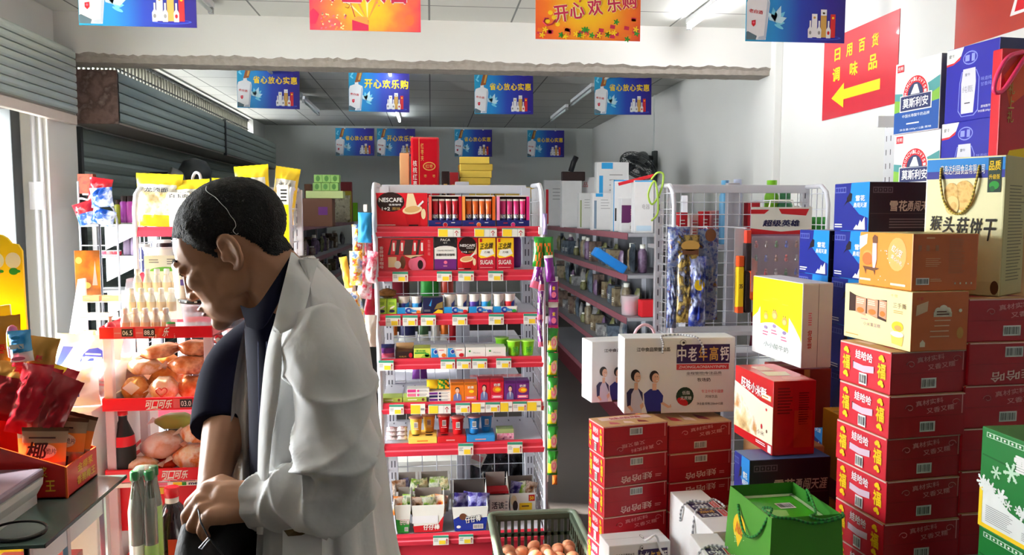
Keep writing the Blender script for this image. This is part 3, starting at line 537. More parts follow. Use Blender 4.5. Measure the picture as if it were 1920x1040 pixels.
# red rice cracker box, brown-red box, yellow and white box
GRED = M('gift_red_box', (196, 20, 28), .35, coat=.2); CREAMP = M('cream_print', (244, 232, 204), .4); PHOTO = blotch('food_photo', [(150, 100, 50), (226, 196, 140), (246, 236, 214), (196, 140, 80)], 14, .4)
C, w_, d_, h_, a_ = fit(1451, 715, 866, 2.13, 3, 1379, 1531); d_ = min(d_, .34)
def cracker(w, d, h):
    b = MB(); b.box(0, w, 0, d, 0, h, GRED, .003); fr = carton_frames(w, d, h); l, t, f = fr['left'], fr['top'], fr['front']
    b.poly(l, [(0, .12*h), (d, .14*h), (d, .65*h), (.7*d, .66*h), (.35*d, .72*h), (0, .78*h)], CREAMP, 1); b.poly(l, [(0, .12*h), (.62*d, .14*h), (.62*d, .38*h), (.4*d, .45*h), (.2*d, .6*h), (0, .62*h)], PHOTO, 2)
    b.text(l, '旺味小米', .45*d, .8*h, .52*d, .15*h, WHITE, 3, .03, rot=-4); b.text(l, '酥', .78*d, .8*h, .14*d, .12*h, WHITE, 3, .03); b.rect(l, .72*d, .71*h, .96*d, .79*h, GOLD, 2); b.rect(l, .735*d, .72*h, .945*d, .78*h, WHITE, 3); b.lines(l, .75*d, .73*h, .93*d, .77*h, 1, GOLD, 4)
    b.ell(l, .85*d, .58*h, .02*d, .02*h, RED, 3); b.ell(l, .74*d, .32*h, .02*d, .035*h, RED, 3); b.ell(l, .87*d, .29*h, .018*d, .025*h, BROWN, 3); b.text(l, '小米', .72*d, .23*h, .18*d, .06*h, BROWN, 3); b.lines(l, .6*d, .06*h, .88*d, .11*h, 2, WHITE, 2); b.rect(l, .9*d, .02*h, .98*d, .12*h, WHITE, 2)
    b.lines(f, .1*w, .55*h, .45*w, .92*h, 9, M('dark_red_fine', (130, 14, 20)), 1); b.lines(f, .6*w, .4*h, .88*w, .85*h, 14, _M['dark_red_fine'], 1); b.rect(f, .5*w, .1*h, .93*w, .6*h, M('amber_fade', (202, 54, 22), .35), 1)
    b.poly(t, [(.15*w, .3*d), (.7*w, .28*d), (.78*w, .5*d), (.2*w, .55*d)], CREAMP, 1); b.poly(t, [(.3*w, .08*d), (.9*w, .05*d), (.95*w, .2*d), (.4*w, .22*d)], PALEPINK, 1); b.rect(t, .25*w, .6*d, .6*w, .85*d, M('label_pink', (236, 206, 200)), 1); return b
b = cracker(w_, d_, C.z+h_-zb-.001); tag(b.build('gift_box', None, (C.x, C.y, zb+.001), a_), 'red rice cracker box with white lettering and food picture on its side', 'gift box'); GT = C.z+h_; GC = C; GD = d_; GA = a_; GWd = w_
Y2 = GC.y+GD+.02
C, w_, d_, h_, a_ = fit(1532, 691, 830, Y2+.0, 2, 1520, 1559, .16, .16); x1 = P(1559, 700, Y=Y2).x
# stands on its own behind the cracker box
tag(plain(.17, .14, C.z+h_-zb-.001, M('brown_red_card', (140, 44, 34), .5)).build('gift_box', None, (x1-.17, Y2, zb+.001), 0), 'plain brown-red box behind the red rice cracker box', 'gift box'); BRT = C.z+h_
support(x1-.23, BC[0].y+BC[2]+.01, .11, max(.1, Y2+.16-(BC[0].y+BC[2]+.01)), 0, zb, 0, 'tall brown carton at the back under the brown-red box') if Y2+.14 > BC[0].y+BC[2] else None
C, w_, d_, h_, a_ = fit(1506, 531, 689, 2.3, 4, 1413, 1563); yz = max(GT, BRT)
YWt = M('box_bright_yellow', (254, 226, 10), .35, var=.02); GLV = M('box_lavender_white', (226, 222, 228), .4)
def yellowbox(w, d, h):
    b = MB(); b.box(0, w, 0, d, 0, h, GLV, .003, mats={'-x': GW}); fr = carton_frames(w, d, h); l, f = fr['left'], fr['front']
    b.poly(l, [(.002, .002+h*.45), (.12*d, .54*h), (.17*d, .62*h), (.18*d, .4*h), (.3*d, .43*h), (.45*d, .45*h), (.6*d, .41*h), (.75*d, .37*h), (.76*d, .56*h), (.85*d, .48*h), (.97*d, .35*h), (d-.002, .3*h), (d-.002, h-.002), (.002, h-.002)], YWt, 1)
    for x, y, s in ((.3, .51, .9), (.48, .55, 1.15), (.68, .5, 1)):
        b.ell(l, x*d, y*h, .05*s*d, .05*s*h, GOLD, 2); b.ell(l, x*d, (y-.01)*h, .035*s*d, .03*s*h, M('chick_peach', (246, 190, 120)), 3); b.ell(l, (x-.02)*d, (y+.06)*h, .006*d, .012*h, BROWN, 4); b.ell(l, (x+.02)*d, (y+.06)*h, .006*d, .012*h, BROWN, 4); b.rect(l, (x-.06)*d, (y+.2)*h, (x+.06)*d, (y+.205)*h, GOLD, 2)
        b.ell(l, x*d, (y-.14)*h, .035*d, .022*h, M('tag_mauve', (150, 130, 170)), 3); b.lines(l, (x-.06)*d, (y-.25)*h, (x+.06)*d, (y-.18)*h, 2, PINK, 3)
    b.text(l, '小小酸牛奶', .52*d, .16*h, .5*d, .07*h, M('ink_green_grey', (120, 140, 130)), 3, .0, slant=.1); b.text(f, '娃哈哈', w*.26, h*.34, h*.22, w*.14, RED, 2, .01, rot=90); b.lines(f, w*.2, h*.5, w*.32, h*.66, 6, PINK, 2); b.rect(f, w*.52, .002, w*.535, h-.002, M('lid_gap', (90, 84, 100)), 1)
    return b
tag(yellowbox(w_, d_, C.z+h_-yz-.001).build('gift_box', None, (C.x, C.y, yz+.001), a_), 'bright yellow and white gift box tilted on the red rice cracker box', 'gift box')
# yellow cartons glimpsed left of the tall red stack
def yc(lab, v0, v1, mat, k):
    A = P(1558, v0, Y=2.27); Bz = P(1558, v1, Y=2.27).z; bx = plain(.115, .12, A.z-Bz-.0006, mat).build('carton', None, (A.x, 2.2, Bz), 0); tag(bx, lab, 'carton')
    return Bz
YCM = M('carton_mustard', (216, 160, 30), .5); z1 = yc('yellow carton glimpsed left of the tall red stack, upper one', 770, 893, YCM, 0); z2 = yc('dark red carton between two yellow ones left of the tall red stack', 893, 932, M('carton_maroon', (120, 20, 28), .5), 1); A = P(1558, 800, Y=2.27)
tag(plain(.115, .12, z2-.0006, YCM).build('carton', None, (A.x, 2.2, 0), 0), 'yellow carton glimpsed left of the tall red stack, lower one', 'carton')

# orange box on the cream box on the tall red stack
zr = R1[3]; C, w_, d_, h_, a_ = fit(1711, 548, 655, 1.77, 5, 1585, 1818)
ORB = M('box_orange', (238, 146, 50), .4, var=.03); ORF = M('box_orange_front', (200, 96, 34), .4, var=.03); CRB = M('box_cream', (250, 236, 168), .4, var=.02)
def creambox(w, d, h):
    b = MB(); b.box(0, w, 0, d, 0, h, CRB, .003, mats={'-y': ORF}); fr = carton_frames(w, d, h); l, f = fr['left'], fr['front']
    win = [(.08, .86), (.2, .8), (.4, .77), (.66, .8), (.66, .42), (.5, .46), (.3, .52), (.08, .5)]; b.poly(l, [(x*d, y*h) for x, y in win], M('window_dark', (70, 50, 44), .2), 1)
    for x0, x1 in ((.19, .35), (.37, .53), (.55, .66)): b.poly(l, [(x0*d, .5*h), (x1*d, .46*h), (x1*d, .775*h), (x0*d, .79*h)], M('sachet_peach', (226, 160, 126), .35), 2); b.ell(l, (x0+x1)/2*d, .55*h, (x1-x0)*.36*d, .05*h, ORANGE, 3); b.lines(l, x0*d+.004, .66*h, x1*d-.004, .76*h, 3, CREAMP, 3)
    b.text(l, '千雪', .76*d, .9*h, .1*d, .05*h, GOLD, 2); b.text(l, '三手撕', .84*d, .74*h, .18*d, .09*h, BROWN, 2); b.lines(l, .76*d, .6*h, .9*d, .66*h, 2, GOLD, 2); b.text(l, '小米蒸蛋糕', .45*d, .32*h, .26*d, .07*h, M('ink_mauve', (150, 110, 130)), 2)
    b.lines(l, .28*d, .38*h, .4*d, .42*h, 1, PALEPINK, 2); b.lines(l, .04*d, .06*h, .28*d, .1*h, 1, GOLD, 2); b.ell(l, .82*d, .38*h, .08*d, .09*h, YEL, 2); b.ell(l, .83*d, .36*h, .05*d, .045*h, GOLD, 3); b.poly(l, [(.75*d, .08*h), (.89*d, .06*h), (.91*d, .24*h), (.73*d, .26*h)], M('cup_yellow', (246, 206, 90)), 2); b.ell(l, .82*d, .25*h, .09*d, .05*h, WHITE, 3)
    b.poly(f, [(.07*w, .6*h), (.27*w, .68*h), (.28*w, .85*h), (.08*w, .78*h)], M('tag_tan', (226, 190, 150)), 2); b.text(f, '千雪', .13*w, .89*h, .12*w, .05*h, RED, 2)
    for x, y, r in ((.46, .66, .07), (.55, .7, .08), (.63, .66, .06)): b.ell(f, x*w, y*h, r*w, .08*h, CREAMP, 2)
    b.rect(f, .38*w, .58*h, .7*w, .66*h, CREAMP, 2); b.lines(f, .43*w, .6*h, .66*w, .69*h, 2, BROWN, 3)
    for y in (.5, .41, .32, .23): b.lines(f, (.4 if y > .4 else .33)*w, y*h, .7*w, (y+.04)*h, 1, _M['tag_tan'], 2)
    b.poly(f, [(.16*w, .08*h), (.25*w, .08*h), (.25*w, .15*h), (.205*w, .2*h), (.16*w, .15*h)], CREAMP, 2); b.ell(f, .86*w, .3*h, .06*w, .1*h, M('cup_olive', (196, 140, 60)), 2); b.ell(f, .85*w, .68*h, .03*w, .03*h, CREAMP, 2); return b
tag(creambox(w_, d_, C.z+h_-zr-.001).build('gift_box', None, (C.x, C.y, zr+.001), a_), 'cream biscuit box with window of sachets on the tall red stack', 'gift box'); zo = C.z+h_
C, w_, d_, h_, a_ = fit(1713, 438, 548, 1.785, 3, 1613, 1836)
def orangebox(w, d, h):
    b = MB(); b.box(0, w, 0, d, 0, h, ORB, .003, mats={'-y': ORF, 'z': M('box_olive_top', (206, 190, 120), .5)}); fr = carton_frames(w, d, h); l, f, t = fr['left'], fr['front'], fr['top']
    b.ell(l, .73*d, .62*h, .17*d, .3*h, M('oval_light', (246, 176, 96)), 1); b.text(l, '红小豆', .73*d, .68*h, .2*d, .13*h, WHITE, 2, .02, rot=-25); b.text(l, '爱心小礼', .73*d, .52*h, .22*d, .08*h, WHITE, 2, .01, rot=-25)
    b.poly(l, [(.0, .66*h), (.15*d, .78*h), (.16*d, .97*h), (0, .92*h)], CREAMP, 1); b.ell(l, .17*d, .5*h, .1*d, .12*h, M('teapot_orange', (222, 110, 40)), 2); b.ell(l, .17*d, .58*h, .09*d, .08*h, GOLD, 1)
    b.poly(l, [(.26*d, .9*h), (.3*d, .96*h), (.36*d, .92*h), (.36*d, .8*h), (.27*d, .8*h)], BROWN, 2); b.poly(l, [(.27*d, .8*h), (.35*d, .8*h), (.36*d, .5*h), (.33*d, .34*h), (.29*d, .34*h), (.27*d, .5*h)], M('dress_pale', (226, 200, 206)), 3); b.poly(l, [(.08*d, .36*h), (.42*d, .34*h), (.36*d, .3*h), (.33*d, .3*h), (.33*d, .2*h), (.3*d, .28*h), (.16*d, .3*h), (.15*d, .2*h), (.12*d, .3*h)], BROWN, 2)
    for i in range(14): b.ell(l, (.4+.55*random.random())*d, (.08+.8*random.random())*h, .008*d, .012*h, WHITE, 3, 7)
    b.rect(l, .03*d, .09*h, .25*d, .13*h, CREAMP, 2); b.rect(l, .63*d, .06*h, .9*d, .1*h, CREAMP, 2)
    b.barcode(f, .16*w, .17*h, .2*w, .12*h, 2); b.lines(f, .28*w, .16*h, .46*w, .22*h, 2, M('fine_pale', (230, 180, 130)), 1); b.lines(f, .2*w, .42*h, .44*w, .58*h, 5, _M['fine_pale'], 1, .25); b.lines(f, .55*w, .3*h, .8*w, .92*h, 20, M('fine_brown', (176, 110, 70)), 1, .3); b.lines(f, .2*w, .9*h, .35*w, .95*h, 1, _M['fine_pale'], 1)
    for x in (.1, .22, .36): b.rect(f, (x-.02)*w, .7*h, (x+.03)*w, .8*h, _M['fine_brown'], 1)
    for x in (.66, .74, .83, .91): b.ell(f, x*w, .13*h, .012*w, .02*h, CREAMP, 2)
    b.ell(t, .42*w, .45*d, .13*w, .12*d, WHITE, 1); b.ell(t, .42*w, .43*d, .12*w, .08*d, M('slot_dark', (60, 56, 40)), 2); b.lines(t, .1*w, .08*d, .9*w, .12*d, 1, _M['fine_brown'], 1); return b
tag(orangebox(w_, d_, C.z+h_-zo-.001).build('gift_box', None, (C.x, C.y, zo+.001), a_), 'orange gift box with oval emblem, on top of the cream biscuit box', 'gift box')

# cream gift bag on the far right stack
zr2 = R2[3]; C, w_, d_, h_, a_ = fit(1888, 290, 563, 1.83, 34, 1738, 1985); w_ = .16; d_ = min(d_, .3); h_ = C.z+h_-zr2-.001
CBG = M('bag_cream', (246, 240, 190), .4, var=.02); OLV = M('bag_olive', (176, 164, 110), .5)
t = thing('gift_bag', 'tall cream gift bag with cookie picture and rope handle, upper right', 'gift bag', (C.x, C.y, zr2+.001), a_); b = MB(); b.box(0, w_, 0, d_, 0, h_, CBG, .004, mats={'-y': OLV, 'z': M('bag_edge', (214, 206, 150), .5)}); fr = carton_frames(w_, d_, h_); l, f = fr['left'], fr['front']; d, h, w = d_, h_, w_
b.rect(l, .002, .89*h, d-.002, h-.004, M('bag_band_blue', (38, 130, 206)), 1); b.rect(l, .002, .845*h, d-.002, .9*h, M('bag_band_navy', (50, 56, 150)), 2); b.text(l, '青岛达利园食品有限公司', .47*d, .91*h, .56*d, .07*h, WHITE, 3, .01)
b.rect(l, .79*d, .74*h, .95*d, .985*h, M('ribbon_green', (40, 60, 50)), 3); b.text(l, '品质', .87*d, .93*h, .14*d, .07*h, YEL, 4, .02); b.text(l, '升级版', .87*d, .85*h, .13*d, .035*h, YEL, 4, .01); b.ell(l, .87*d, .79*h, .06*d, .03*h, GREEN, 4); b.ell(l, .85*d, .765*h, .03*d, .02*h, M('leaf_dark', (30, 100, 50)), 5)
COOK = blotch('cookie_print', [(222, 170, 80), (240, 200, 120), (206, 150, 70)], 60, .5); b.ell(l, .5*d, .72*h, .14*d, .11*h, COOK, 2); b.ell(l, .34*d, .74*h, .09*d, .075*h, COOK, 3); b.ell(l, .36*d, .65*h, .09*d, .07*h, M('cookie_pale', (246, 214, 140)), 4); b.ell(l, .38*d, .645*h, .04*d, .03*h, COOK, 5)
for i, ch in enumerate('猴头菇饼干'): b.text(l, ch, (.16+.17*i)*d, (.52-.012*i)*h, .15*d, (.11+.012*i)*h, M('brush_ink', (40, 30, 18)), 3, .02, slant=.1)
b.rect(l, .02*d, .01*h, .98*d, .1*h, M('bag_dim', (236, 228, 176)), 1); b.lines(f, .2*w, .1*h, .9*w, .8*h, 30, M('olive_ink', (100, 92, 60)), 1, .3)
b.ell(l, .93*d, .06*h, .05*d, .05*h, BROWN, 2); b.build('bag_body', t)
b = MB(); GR1 = M('rope_gold', (206, 180, 80), .6); GR2 = M('rope_gold_dark', (140, 116, 40), .6)
rope(b, [l(.2*d, .93*h, 4), l(.21*d, .82*h, 14), l(.28*d, .66*h, 12), l(.44*d, .585*h, 12), l(.59*d, .66*h, 12), l(.66*d, .82*h, 14), l(.68*d, .935*h, 4)], .0028, GR1, GR2, 12); b.build('rope_handle', t)
# brown support column and red bag beside the blue milk cartons
A = P(1880, 90, Y=2.04); zs = 1.58; support(A.x, 2.04, .22, .17, 0, zs, 0, 'tall brown carton at far right below the red gift bag')
t = thing('gift_bag', 'red gift bag with yellow brush strokes at the right edge', 'gift bag', (A.x, 2.04, zs), R(3)); h = A.z-zs; w = .2; b = MB(); b.box(0, w, 0, .035, 0, h, M('bag_red', (196, 20, 36), .4), .003); f = Fr((0, 0, 0), (1, 0, 0), (0, 0, 1))
for y0, y1, x0 in ((.38, .5, .08), (.2, .31, .16), (.05, .17, .1)): b.poly(f, [(x0*w, y0*h), (.6*w, (y0+.02)*h), (.95*w, (y1-.02)*h), (.7*w, y1*h), ((x0+.1)*w, (y1-.03)*h)], YEL, 2)
b.poly(f, [(.04*w, .86*h), (.3*w, .97*h), (.6*w, .97*h), (.5*w, .8*h), (.15*w, .7*h)], M('bag_orange', (226, 80, 30)), 1); b.textv(f, '礼上礼', .17*w, .72*h, .1*w, .22*h, GOLD, 3, .02); b.build('bag_body', t)
b = MB(); b.tube(spline([(.06, -.004, h-.01), (.0, -.02, h-.03), (-.03, -.02, h-.08), (-.035, -.018, h-.12), (0, -.012, h-.115), (.06, -.01, h-.03), (.1, -.01, h+.01), (.14, -.008, h-.02)], 6), .0065, M('ribbon_pink', (240, 60, 110), .35), 6); b.build('ribbon_handle', t)
# milk cartons: blue ones in front, pale landscape ones behind
MB1 = M('milk_blue', (34, 34, 150), .35, var=.03); MB2 = M('milk_dark_blue', (24, 24, 90), .4)
def milkblue(w, d, h):
    b = MB(); b.box(0, w, 0, d, 0, h, MB1, .003, mats={'-y': MB2}); l = carton_frames(w, d, h)['left']
    b.poly(l, [(.002, h-.002), (.002, .8*h), (.16*d, .81*h), (.29*d, .88*h), (.34*d, h-.002)], WHITE, 1); b.poly(l, [(.002, .8*h), (.16*d, .81*h), (.29*d, .88*h), (.27*d, .83*h), (.14*d, .78*h), (.002, .77*h)], RED, 1); b.text(l, '蒙牛', .11*d, .9*h, .12*d, .05*h, BLACK, 2)
    GL = M('glass_print', (130, 140, 220)); b.ell(l, .47*d, .83*h, .14*d, .09*h, GL, 1); b.ell(l, .47*d, .83*h, .125*d, .075*h, MB1, 2); b.rect(l, .38*d, .79*h, .46*d, .87*h, GL, 3); b.rect(l, .5*d, .78*h, .56*d, .88*h, GL, 3); b.poly(l, [(.32*d, .66*h), (.6*d, .66*h), (.66*d, .55*h), (.66*d, .12*h), (.58*d, .06*h), (.34*d, .06*h), (.27*d, .14*h), (.28*d, .52*h)], GL, 1); b.poly(l, [(.33*d, .65*h), (.59*d, .65*h), (.645*d, .55*h), (.645*d, .13*h), (.57*d, .07*h), (.35*d, .07*h), (.285*d, .15*h), (.295*d, .52*h)], MB1, 2)
    b.poly(l, [(.35*d, .69*h), (.58*d, .69*h), (.6*d, .5*h), (.57*d, .1*h), (.34*d, .1*h), (.32*d, .5*h)], M('label_silver', (206, 206, 222), .3), 3); b.text(l, '纯甄', .45*d, .42*h, .2*d, .09*h, GREYP, 4); b.text(l, '蒙牛', .44*d, .61*h, .1*d, .04*h, BLACK, 4); b.lines(l, .4*d, .22*h, .52*d, .25*h, 1, BLACK, 4)
    b.text(l, '味道纯正', .82*d, .52*h, .26*d, .05*h, GL, 2); b.text(l, '甘香纯甄', .82*d, .45*h, .26*d, .05*h, GL, 2); b.text(l, '原味酸牛奶', .82*d, .16*h, .22*d, .035*h, WHITE, 2); b.text(l, '净含量:200g×12', .8*d, .1*h, .28*d, .035*h, WHITE, 2); return b
def milkpale(w, d, h):
    b = MB(); b.box(0, w, 0, d, 0, h, M('milk_pale', (226, 222, 224), .4), .003, mats={'-y': GREYP}); l = carton_frames(w, d, h)['left']
    b.poly(l, [(.002, .002), (d-.002, .002), (d-.002, .4*h), (.002, .3*h)], M('lake_blue', (30, 78, 150), .4), 1); b.poly(l, [(.002, .3*h), (d-.002, .4*h), (d-.002, .56*h), (.7*d, .47*h), (.3*d, .44*h), (.002, .48*h)], M('meadow', (120, 170, 60)), 1); b.poly(l, [(.002, .48*h), (.3*d, .44*h), (.75*d, .47*h), (d-.002, .56*h), (d-.002, .72*h), (.8*d, .66*h), (.5*d, .58*h), (.2*d, .56*h), (.002, .58*h)], M('hill_teal', (70, 140, 140)), 1)
    b.ell(l, .48*d, .52*h, .29*d, .28*h, WHITE, 2, a0=0, a1=180); b.ell(l, .48*d, .52*h, .27*d, .26*h, RED, 3, a0=0, a1=180); b.ell(l, .48*d, .52*h, .17*d, .17*h, M('emblem_navy', (40, 50, 90)), 4, a0=0, a1=180); b.poly(l, [(.38*d, .53*h), (.46*d, .66*h), (.52*d, .66*h), (.58*d, .53*h)], WHITE, 5)
    for i, ch in enumerate('MOMCHILOVTSI'):
        a = 172-164*i/11; b.text(l, ch, (.48+.22*math.cos(R(a)))*d, (.52+.215*math.sin(R(a)))*h, .042*d, .05*h, WHITE, 4, .01, rot=a-90)
    b.rect(l, .14*d, .3*h, .84*d, .53*h, WHITE, 3); b.rect(l, .16*d, .315*h, .82*d, .515*h, M('plate_navy', (34, 44, 90)), 4); b.text(l, '莫斯利安', .49*d, .415*h, .56*d, .14*h, WHITE, 5, .02); b.rect(l, .05*d, .87*h, .2*d, .97*h, RED, 2); b.text(l, '光明', .125*d, .92*h, .12*d, .06*h, WHITE, 3, .01)
    b.text(l, '中国长寿酸牛奶品牌', .5*d, .24*h, .6*d, .045*h, WHITE, 2); b.lines(l, .3*d, .11*h, .65*d, .15*h, 1, WHITE, 2); b.text(l, '净含量:200g×12盒·原味', .5*d, .05*h, .7*d, .035*h, WHITE, 2); return b
C, w_, d_, h_, a_ = fit(1876, 68, 218, 2.28, 6, 1776, 1990); w_ = .2; top = C.z+h_; zs2 = top-2*h_
support(C.x-.01, C.y+.005, .3, d_-.01, 0, zs2, a_, 'tall brown carton hidden under the blue milk cartons at upper right')
o = milkblue(w_, d_, h_-.0006).build('milk_carton', None, (C.x, C.y, top-h_), a_); tag(o, 'royal blue milk carton with bottle picture, upper one at top right', 'carton', 'blue milk cartons'); tag(dup(o, (C.x-.006, C.y-.004, zs2), a_+R(1)), 'royal blue milk carton with bottle picture, lower one at top right', 'carton', 'blue milk cartons')
dv = Vector((-math.sin(a_), math.cos(a_), 0)); Q = C+dv*(d_+.01); cpx = 1762; Q2 = P(1766, 98, Y=Q.y+.02); dp = along(Q2, dv, 1680); hp = Q2.z-P(1766, 241, Y=Q2.y).z
zz = zs2+ (Q2.z-2*hp-zs2)
support(Q2.x-.005, Q2.y+.002, .24, dp, 0, Q2.z-2*hp, a_, 'tall brown carton hidden under the pale milk cartons at upper right')
o = milkpale(.2, dp, hp-.0006).build('milk_carton', None, (Q2.x, Q2.y, Q2.z-hp), a_); tag(o, 'pale milk carton with lake and arched emblem, upper one', 'carton', 'pale milk cartons'); tag(dup(o, (Q2.x+.012, Q2.y+.004, Q2.z-2*hp), a_+R(1)), 'pale milk carton with lake and arched emblem, lower one', 'carton', 'pale milk cartons')
# green beer cartons at the lower right edge
SG = M('beer_green', (24, 120, 50), .4, var=.05); FL = M('flake_pale', (196, 226, 200))
def flake(b, f, x, y, r, mat, k):
    for j in range(3):
        a = R(60*j+12); c, s = math.cos(a), math.sin(a); t_ = r*.13; b.poly(f, [(x-c*r-s*t_, y-s*r+c*t_), (x-c*r+s*t_, y-s*r-c*t_), (x+c*r+s*t_, y+s*r-c*t_), (x+c*r-s*t_, y+s*r+c*t_)], mat, k)
    for j in range(6): a = R(60*j+12); b.ell(f, x+.7*r*math.cos(a), y+.7*r*math.sin(a), r*.22, r*.12, mat, k+1, 8, 60*j+100)
def greenbeer(w, d, h):
    b = MB(); b.box(0, w, 0, d, 0, h, SG, .003, mats={'z': M('beer_green_top', (70, 120, 60), .5)}); l = carton_frames(w, d, h)['left']
    b.poly(l, [(.002, .002), (d-.002, .002), (d-.002, .1*h), (.3*d, .28*h), (.12*d, .42*h), (.002, .42*h)], M('flake_white', (236, 240, 236)), 1); b.rect(l, .002, .002, .94*d, .05*h, YEL, 2); b.rect(l, .002, .002, .04*d, .4*h, YEL, 2)
    for i in range(26): x = .03+.75*random.random(); flake(b, l, x*d, (.44-.36*x+.06*random.random())*h, (.03+.03*random.random())*d, _M['flake_white'], 2)
    b.lines(l, .08*d, .08*h, .34*d, .25*h, 9, GREYP, 4, .3); b.lines(l, .42*d, .08*h, .7*d, .16*h, 5, GREYP, 4, .3); b.text(l, '雪花', .5*d, .77*h, .36*d, .17*h, WHITE, 3, .04); b.ell(l, .52*d, .76*h, .02*d, .015*h, ORANGE, 4); b.ell(l, .75*d, .76*h, .07*d, .06*h, ORANGE, 3)
    b.rect(l, .05*d, .91*h, .42*d, .96*h, FL, 1)
    for i in range(5): b.rect(l, (.06+.07*i)*d, .917*h, (.115+.07*i)*d, .953*h, SG, 2); b.ell(l, (.088+.07*i)*d, .935*h, .01*d, .011*h, WHITE, 3)
    for x, y, r in ((.16, .6, .05), (.3, .66, .075), (.56, .5, .07), (.58, .35, .06), (.75, .42, .06)): flake(b, l, x*d, y*h, r*d, FL, 2)
    b.rect(l, .43*d, .43*h, .46*d, .64*h, BLACK, 3); b.poly(l, [(.02*d, .72*h), (.7*d, .68*h), (.98*d, .72*h), (.98*d, .74*h), (.7*d, .7*h), (.02*d, .735*h)], M('beer_green_dark', (16, 96, 40)), 1); return b
A = P(1842, 797, Y=1.62); n = 5; h_ = A.z/n; o = None
for i in range(n):
    loc = (A.x+(.004 if i % 2 else 0), 1.3, h_*(n-1-i)); lab = ('green beer carton with snowflakes, topmost at the lower right edge', 'green beer carton second in the stack at the lower right corner', 'green beer carton hidden low in the right edge stack')[min(i, 2)]
    o = dup(p, loc, 0, lab) if o else greenbeer(.24, .32, h_-.0006).build('beer_carton', None, loc, 0); p = o if i == 0 else p
    tag(o, lab, 'carton', 'green beer cartons')
# green gift bag in front
t = thing('gift_bag', 'open green gift bag with rope handles and yellow tag, bottom centre right', 'gift bag', (0, 0, 0)); YG = 1.72
c0 = P(1447, 972, Y=YG); aw = R(3); w = along(c0, Vector((math.cos(aw), math.sin(aw), 0)), 1578); d = along(c0, Vector((-math.sin(aw), math.cos(aw), 0)), 1369); t.location = (c0.x, c0.y, c0.z-.36); t.rotation_euler = (0, 0, aw); h = .36; GB = M('bag_green', (74, 150, 40), .5, var=.05); GB2 = M('bag_green_dark', (52, 130, 34), .5)
b = MB(); q = .012
def ringz(e, z): return [(-e, -e, z), (w+e, -e, z), (w+e, d+e, z), (-e, d+e, z)]
b.loft([ringz(q, 0), ringz(q*.7, h*.5), ringz(0, h)], GB, False, False); b.loft([ringz(-.0015, h), ringz(-.002, h-.12)], GB2, False, False); b.add(ringz(q-.001, .0), [(3, 2, 1, 0)], GB); l = Fr((0, d, 0), (0, -1, 0), (0, 0, 1)); lt = Fr((-.012, d, 0), (.006, -1, 0), (.034, 0, 1))
b.text(lt, '这个味道', .5*d, h*.66, .62*d, .03, M('bag_text', (190, 226, 150)), 4, .015); b.build('bag_body', t)
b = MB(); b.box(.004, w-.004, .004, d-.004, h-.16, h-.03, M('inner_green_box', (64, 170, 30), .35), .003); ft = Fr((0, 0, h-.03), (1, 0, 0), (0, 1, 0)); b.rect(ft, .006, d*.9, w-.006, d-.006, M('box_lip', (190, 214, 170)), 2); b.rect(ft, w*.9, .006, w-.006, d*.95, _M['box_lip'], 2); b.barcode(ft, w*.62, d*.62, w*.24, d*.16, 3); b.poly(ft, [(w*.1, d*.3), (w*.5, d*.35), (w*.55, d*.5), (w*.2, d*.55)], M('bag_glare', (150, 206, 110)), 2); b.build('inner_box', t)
b = MB(); G1 = M('rope_green', (30, 140, 50), .6); G2 = M('rope_green_dark', (16, 90, 34), .6)
rope(b, [(-.004, d*.75, h-.03), (-.012, d*.62, h-.055), (-.018, d*.42, h-.08), (-.01, d*.22, h-.06), (.0, d*.1, h-.01), (.015, d*.13, h+.012), (.0, d*.2, h+.008), (.012, d*.02, h+.002), (.05, -.008, h+.0), (.1, -.014, h-.012), (w*.95, -.012, h-.004), (w+.002, .0, h+.004)], .0032, G1, G2, 9); b.build('rope_handle', t)
b = MB(); rope(b, [(w-.004, d*.62, h-.02), (w*.93, d*.6, h+.012), (w*.86, d*.4, h+.004), (w*.7, d*.1, h-.002), (w*.55, .0, h-.0), (w*.7, -.012, h-.006), (w, -.006, h)], .003, G1, G2, 9); b.build('rope_handle', t)
b = MB(); lf = Fr((-.0135, d, 0), (.006, -1, 0), (.034, 0, 1)); b.ell(lf, .3*d, h-.09, .035, .038, YEL, 1); b.poly(lf, [(.3*d-.025, h-.1), (.3*d+.02, h-.105), (.3*d-.002, h-.14)], YEL, 2); b.text(lf, 'Abc', .3*d, h-.09, .04, .03, ORANGE, 3, .02); b.build('hang_tag', t)
zgb = t.location.z; support(c0.x-.02, c0.y-.015, w+.05, d+.05, 0, zgb-.001, aw, 'brown carton hidden under the green gift bag')
